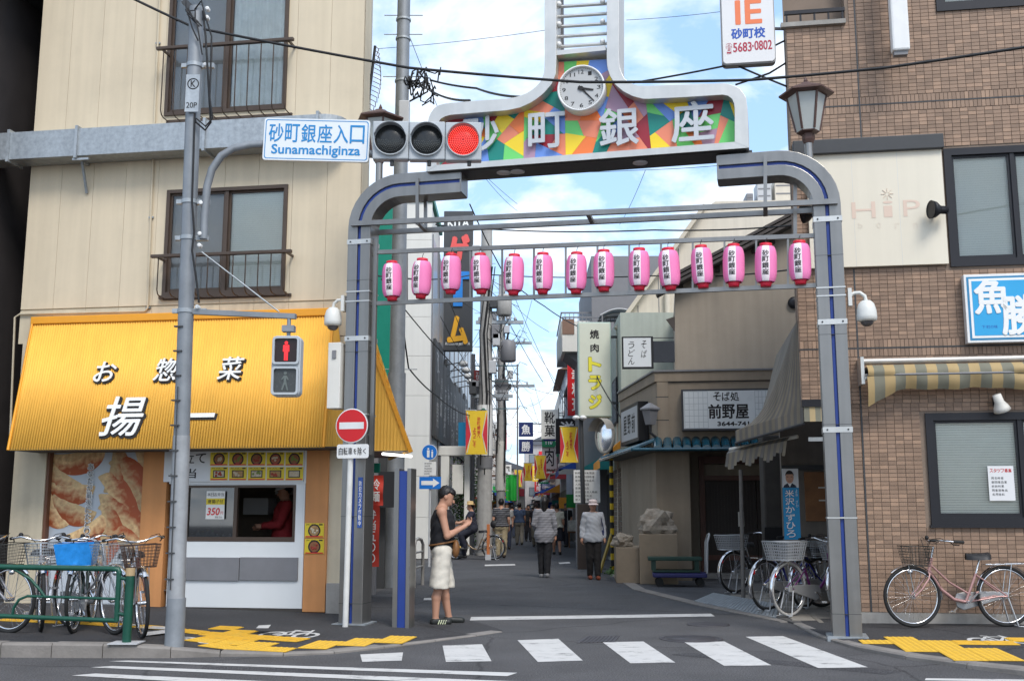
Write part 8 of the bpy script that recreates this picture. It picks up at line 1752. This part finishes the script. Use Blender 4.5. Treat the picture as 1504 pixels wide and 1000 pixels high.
    for s in 'LR':
        if lk_=='shorts': e_=j['knee'+s]*1.02-j['hip'+s]*.02+V3(.012 if s=='L' else -.012,0,0); F.cone(j['hip'+s]+V3(0,0,-.02),e_,.098+g,.112+g,.01,.92)
        elif lk_=='long': F.cone(j['hip'+s],j['knee'+s],.094+g,.068+g,.025); F.cone(j['knee'+s],j['knee'+s]*.08+j['ank'+s]*.92,.068+g,.046+g,.02)
        elif lk_=='skirt': F.cone(j['hip'+s],j['knee'+s],.11+g,.13+g,.06)
    if lk_=='shorts': zc_=min(j['kneeL'][2],j['kneeR'][2])-.02; F.clip(lambda X,Y,Z: zc_+.015*np.sin(X*9+Y*14)-Z); F.clip(lambda X,Y,Z: np.where(Z<.74,.012-np.abs(X),-1.0))
    tz=j['pel'][2]+.09; F.clip(lambda X,Y,Z: Z-tz)
    folds(F,.0035); link('trousers' if lk_=='long' else lk_,F.mesh('trousers',lm_),t)
    # shoes
    sm_=mat('shoe_'+str(shoes),shoes,.5,var=.15,scale=20)
    for s in 'LR':
        F=Field(np.minimum(j['ank'+s],toe(s))-.12,np.maximum(j['ank'+s],toe(s))+.12,min(vox,.012)); F.cone(j['ank'+s]+V3(0,.02,-.025),toe(s)+V3(0,-.01,0),.047,.042,.02); F.cone(j['ank'+s],j['ank'+s]+V3(0,.02,-.03),.044,.05,.02); zs=j['ank'+s][2]; F.clip(lambda X,Y,Z: np.maximum(zs-.078-Z,Z-zs-.012)); so2=link('shoe',F.mesh('shoe',sm_),t)
    # hair, hat
    if hair:
        F=Field(h-.26-V3(0,0,.35 if hair=='long' else 0),h+.22,min(vox,.012)); F.ell(hpnt(0,.019,.030),(.086,.104,.109),.0); F.ell(hpnt(0,-.035,.072),(.066,.050,.040),.03)
        if hair=='long': F.cone(hpnt(0,.06,.0),hpnt(0,.075,-.16),.085,.055,.03); F.cone(hpnt(.05,.02,0),hpnt(.04,.05,-.12),.05,.04,.03); F.cone(hpnt(-.05,.02,0),hpnt(-.04,.05,-.12),.05,.04,.03)
        c_,s_=math.cos(nod),math.sin(nod)
        def hc(X,Y,Z):
            y=(Y-h[1])*c_+(Z-h[2])*s_; z=-(Y-h[1])*s_+(Z-h[2])*c_
            return np.minimum(.056-z+.01*np.sin(X*140), np.where(z<-.01, .038, .0)-y+.006*np.sin(X*170+z*90)) if hair!='long' else np.minimum(.045-z, -y)
        F.clip(hc)
        if hair=='short': F.clip(lambda X,Y,Z: (-.062)-(-(Y-h[1])*s_+(Z-h[2])*c_))
        X,Y,Z=np.meshgrid(*[F.lo[i]+F.h*np.arange(F.n[i]) for i in range(3)],indexing='ij'); F.f=F.f+(.005*np.sin(X*190+Z*110)*np.sin(Y*170-Z*120)+.003*np.sin(Z*260+Y*90)).astype(np.float32)
        ho=link('hair',F.mesh('hair',HAIR),t)
    if hat:
        hk,hcl=hat; hm=mat('hat_'+str(hcl),hcl,.8,var=.15,scale=30); b=MB()
        if hk=='straw': b.lathe([(.155,.055),(.158,.062),(.10,.072),(.098,.13),(.085,.16),(.001,.17)],n=24)
        elif hk=='visor': b.lathe([(.10,.05),(.104,.05),(.10,.10),(.085,.13),(.001,.145)],n=20); n=14; vs=[]; [vs.extend([(.10*math.cos(R(200+140*i/n)),.11*math.sin(R(200+140*i/n)),.055),(.135*math.cos(R(200+140*i/n)),.20*math.sin(R(200+140*i/n)),.02)]) for i in range(n+1)]; b.add(vs,[(2*i,2*i+1,2*i+3,2*i+2) for i in range(n)],True)
        else: b.lathe([(.13,.045),(.132,.05),(.096,.07),(.092,.13),(.07,.155),(.001,.16)],n=20)
        b.build('hat',hm,t,tuple(h),(nod,0,0))
    if face:
        e=MB(); 
        for s in (-1,1): e.ball(hpnt(.031*s,-.083,.008),.010,8,(1.2,.6,.6)); e.tube([hpnt(.048*s,-.078,.030),hpnt(.030*s,-.092,.034),hpnt(.014*s,-.092,.029)],.004,5)
        link('eyes',e.mesh('eyes',HAIR),t); m_=MB(); m_.tube([hpnt(-.022,-.082,-.071),hpnt(0,-.096,-.070),hpnt(.022,-.082,-.071)],.0045,5); link('mouth',m_.mesh('mouth',mat('lips',(.30,.10,.08),.5)),t)
    if extras: extras(t,j)
    return t
# man with the phone, seen from his right side
def man_extras(t,j):
    w=(j['wrL']+j['wrR'])/2; MB().box(-.035,.035,-.006,.006,-.065,.065).build('phone_case',M['black'],None); o=bpy.data.objects['phone_case']; o.name='phone'; o.parent=None; o.location=t.location+Vector((0,0,0)); 
    tag(o,'small dark phone held up in both hands by the man in shorts','phone'); m=Matrix.Translation(t.location)@Matrix.Rotation(t.rotation_euler.z,4,'Z')@Matrix.Scale(t.scale.z,4); p=m@Vector((float(w[0]),float(w[1])-.115,float(w[2])+.085)); o.location=p; o.rotation_euler=(R(-50),0,t.rotation_euler.z)
    BRN=mat('leather_brown',(.22,.10,.035),.5,var=.25); zc=1.0; b=MB(); b.tube([(.185*math.cos(a),.163*math.sin(a)-.005,zc-.03*math.sin(a)) for a in [2*math.pi*k/28 for k in range(28)]],.013,6,closed=True); b.build('belt',BRN,t); b=MB(); b.ball((-.06,-.17,.93),.11,14,(.75,.45,1.05)); b.build('waist_bag',BRN,t); MB().ball((-.075,-.225,.95),.014,8).build('bag_button',mat('brass',(.6,.4,.1),.3,.8),t)
    for s in 'LR':
        a=j['ank'+s]
        for k in range(4):
            sx=-1 if s=='R' else 1; y=a[1]-.03-.028*k; MB().bar((a[0]+.050*sx-(.002*k*sx),y,a[2]-.055),(a[0]+.040*sx-(.002*k*sx),y-.02,a[2]-.005+.0),.006,.009).build('shoe_stripe',mat('stripe_lime',(.7,.75,.5),.5,var=0),t)
mp=Vector(G(648,917)); 
person('man in black sleeveless top and pale shorts looking at a phone at the kerb',mp,R(96),1.66,.0105,dict(kneeL=(.10,-.05,.48),kneeR=(-.09,.035,.48),ankL=(.11,-.10,.075),ankR=(-.095,.075,.075),elL=(.21,-.07,1.10),elR=(-.205,-.055,1.09),wrL=(.07,-.26,1.205),wrR=(-.06,-.27,1.20),head=(0,-.055,1.575),neck=(0,.005,1.435),nod=.42),('tank',(.013,.013,.016)),('shorts',(.62,.58,.50)),(.02,.022,.02),'short',extras=man_extras,hem=.92,hands='hold')
# woman walking away in the striped tunic
ST1=stripes('stripe_grey',(.17,.17,.19),(.32,.32,.34),.035,2,.6); ST2=stripes('stripe_fine',(.50,.52,.55),(.25,.26,.29),.022,2,.6); ST3=stripes('stripe_navy',(.035,.035,.045),(.20,.20,.20),.06,2,.72)
def bagx(c,s,col,strap=True):
    def f(t,j):
        m=mat('bag_'+str(col),col,.6,var=.2); MB().ball(c,.12,12,s).build('shoulder_bag',m,t)
        if strap: MB().tube([(c[0],c[1],c[2]+.1),(c[0]*.85,c[1]*.5,1.2),(c[0]*.7,.0,1.46),(c[0]*.8,-.1,1.25),(c[0],c[1]-.1,c[2]+.08)],.012,5).build('strap',m,t)
    return f
person('woman seen from behind in a long grey striped tunic and black leggings',Vector(G(800,848)),R(176),1.66,.015,dict(kneeL=(.08,-.06,.48),kneeR=(-.07,.03,.48),ankL=(.075,-.03,.075),ankR=(-.065,.10,.09),elL=(.24,.03,1.12),elR=(-.24,.03,1.12),wrL=(.20,-.14,.98),wrR=(-.25,.0,.88)),('long',(.25,.25,.27)),('long',(.015,.015,.018)),(.25,.25,.26),'long',face=False,topmat=ST1,hem=.74,scale_w=.92)
person('woman in a white sun visor and fine checked blouse walking towards the camera',Vector(G(872,851)),R(4),1.58,.015,dict(kneeL=(.08,-.05,.48),kneeR=(-.08,-.0,.48),ankL=(.085,-.10,.08),ankR=(-.075,.09,.08),elL=(.25,.04,1.12),elR=(-.25,.04,1.12),wrL=(.26,-.03,.89),wrR=(-.27,-.02,.89)),('long',(.4,.42,.45)),('long',(.018,.016,.016)),(.22,.05,.02),'short',hat=('visor',(.62,.52,.50)),topmat=ST2,hem=.80,extras=bagx((.24,.02,.98),(.5,.7,.9),(.02,.03,.10)),scale_w=.93)
person('man in a dark striped shirt and khaki trousers walking away with a shoulder bag',Vector(G(736,819)),R(178),1.72,.018,dict(kneeL=(.09,-.05,.48),ankL=(.09,-.02,.075),kneeR=(-.09,.02,.48),ankR=(-.09,.12,.09)),('tee',(.05,.05,.06)),('long',(.42,.34,.21)),(.06,.04,.03),'short',face=False,topmat=ST3,extras=bagx((.2,.06,.97),(1,.7,1),(.02,.02,.022)))
# cyclist
cp=Vector((bc.x-.62,bc.y+.12,0))
person('cyclist in a straw hat and navy shirt sitting on the tan bicycle',cp,R(-78),1.64,.016,dict(pel=(0,.05,.93),hipL=(.085,.03,.90),hipR=(-.085,.03,.90),waist=(0,.03,1.05),chest=(0,-.01,1.22),neck=(0,-.01,1.41),head=(0,-.04,1.55),shL=(.17,0,1.36),shR=(-.17,0,1.36),elL=(.22,-.14,1.13),elR=(-.22,-.14,1.13),wrL=(.20,-.36,1.08),wrR=(-.20,-.36,1.08),kneeL=(.1,-.33,.72),kneeR=(-.1,-.27,.60),ankL=(.11,-.20,.36),ankR=(-.12,-.18,.12)),('tee',(.03,.03,.05)),('long',(.02,.022,.035)),(.04,.04,.04),'short',hat=('straw',(.58,.40,.18)),hem=.92)
# crowd farther down the street
crowd=[(776,795,5,1.66,'tee',(.02,.02,.022),'long',(.03,.03,.035),'short',None,'walker in all black on the left of the far crowd'),
(787,803,-8,1.62,'tee',(.03,.025,.03),'long',(.30,.26,.20),'short',('cap',(.06,.04,.035)),'walker in a brown hat and dark top beside the striped tunic'),
(818,814,182,1.60,'tee',(.66,.62,.50),'shorts',(.03,.03,.04),'short',None,'walker in a cream top just right of the striped tunic'),
(812,800,6,1.64,'tee',(.45,.40,.33),'long',(.05,.05,.06),'short',None,'walker in a beige top behind the cream one'),
(832,803,-30,1.66,'tee',(.018,.018,.02),'long',(.03,.03,.04),'short',None,'person in black standing near the right-hand shops'),
(752,790,180,1.68,'tee',(.30,.30,.31),'long',(.04,.05,.08),'short',None,'walker in a grey shirt left of the far crowd'),
(765,785,8,1.6,'tee',(.05,.05,.06),'long',(.04,.04,.05),'long',None,'dark haired walker deep in the street centre'),
(727,800,175,1.64,'tee',(.55,.55,.53),'long',(.48,.48,.46),'short',None,'person in pale clothes beside the power pole'),
(773,778,0,1.65,'tee',(.40,.10,.08),'long',(.05,.05,.06),'short',None,'tiny walker in a dull red top far down the street'),
(758,776,180,1.65,'tee',(.5,.5,.52),'long',(.06,.06,.07),'short',('cap',(.4,.38,.35)),'tiny walker in a pale hat far down the street'),
(744,806,4,1.66,'tee',(.60,.58,.55),'long',(.05,.06,.10),'short',None,'walker in a white top coming towards the camera left of centre'),
(763,800,182,1.70,'tee',(.06,.09,.16),'long',(.30,.27,.22),'short',None,'walker in navy and khaki seen from behind left of centre'),
(748,783,0,1.58,'tee',(.55,.25,.28),'long',(.06,.06,.07),'long',None,'small walker in a dusty pink top left of centre'),
(783,787,180,1.64,'tee',(.35,.36,.38),'long',(.08,.08,.09),'short',('cap',(.5,.45,.35)),'small walker in grey with a tan hat in the street centre'),
(801,782,0,1.6,'tee',(.10,.12,.2),'long',(.05,.05,.06),'short',None,'tiny walker in dark blue by the far right shops')]
for k,(px,py,rz,ht,tk,tc1,lk1,lc1,hr,hat,lb) in enumerate(crowd):
    s=.05+.05*(k%3)/2; person(lb,Vector(G(px,py)),R(rz),ht,.021,dict(kneeL=(.09,-.05-s*.4,.48),ankL=(.09,-.08-s,.08),kneeR=(-.09,.0,.48),ankR=(-.09,.06+s,.09),elL=(.23,.02,1.11),wrL=(.22,-.12-.05*(k%2),.90)),(tk,tc1),(lk1,lc1),(.04,.035,.03),hr,hat=hat,face=abs(rz)<90)
# vendor inside the takeaway
vu=FL.p(411,770,1.0)[0]; 
person('shop worker in a white cap and red apron inside the service window',FL.w(vu,1.15,.1),-FL.a+R(-60),1.66,.018,dict(elL=(.22,-.1,1.1),elR=(-.22,-.1,1.1),wrL=(.12,-.33,1.08),wrR=(-.12,-.33,1.06),nod=.35),('long',(.30,.022,.025)),('long',(.05,.04,.05)),(.1,.1,.1),'short',hat=('cap',(.75,.75,.73)),hem=.8)
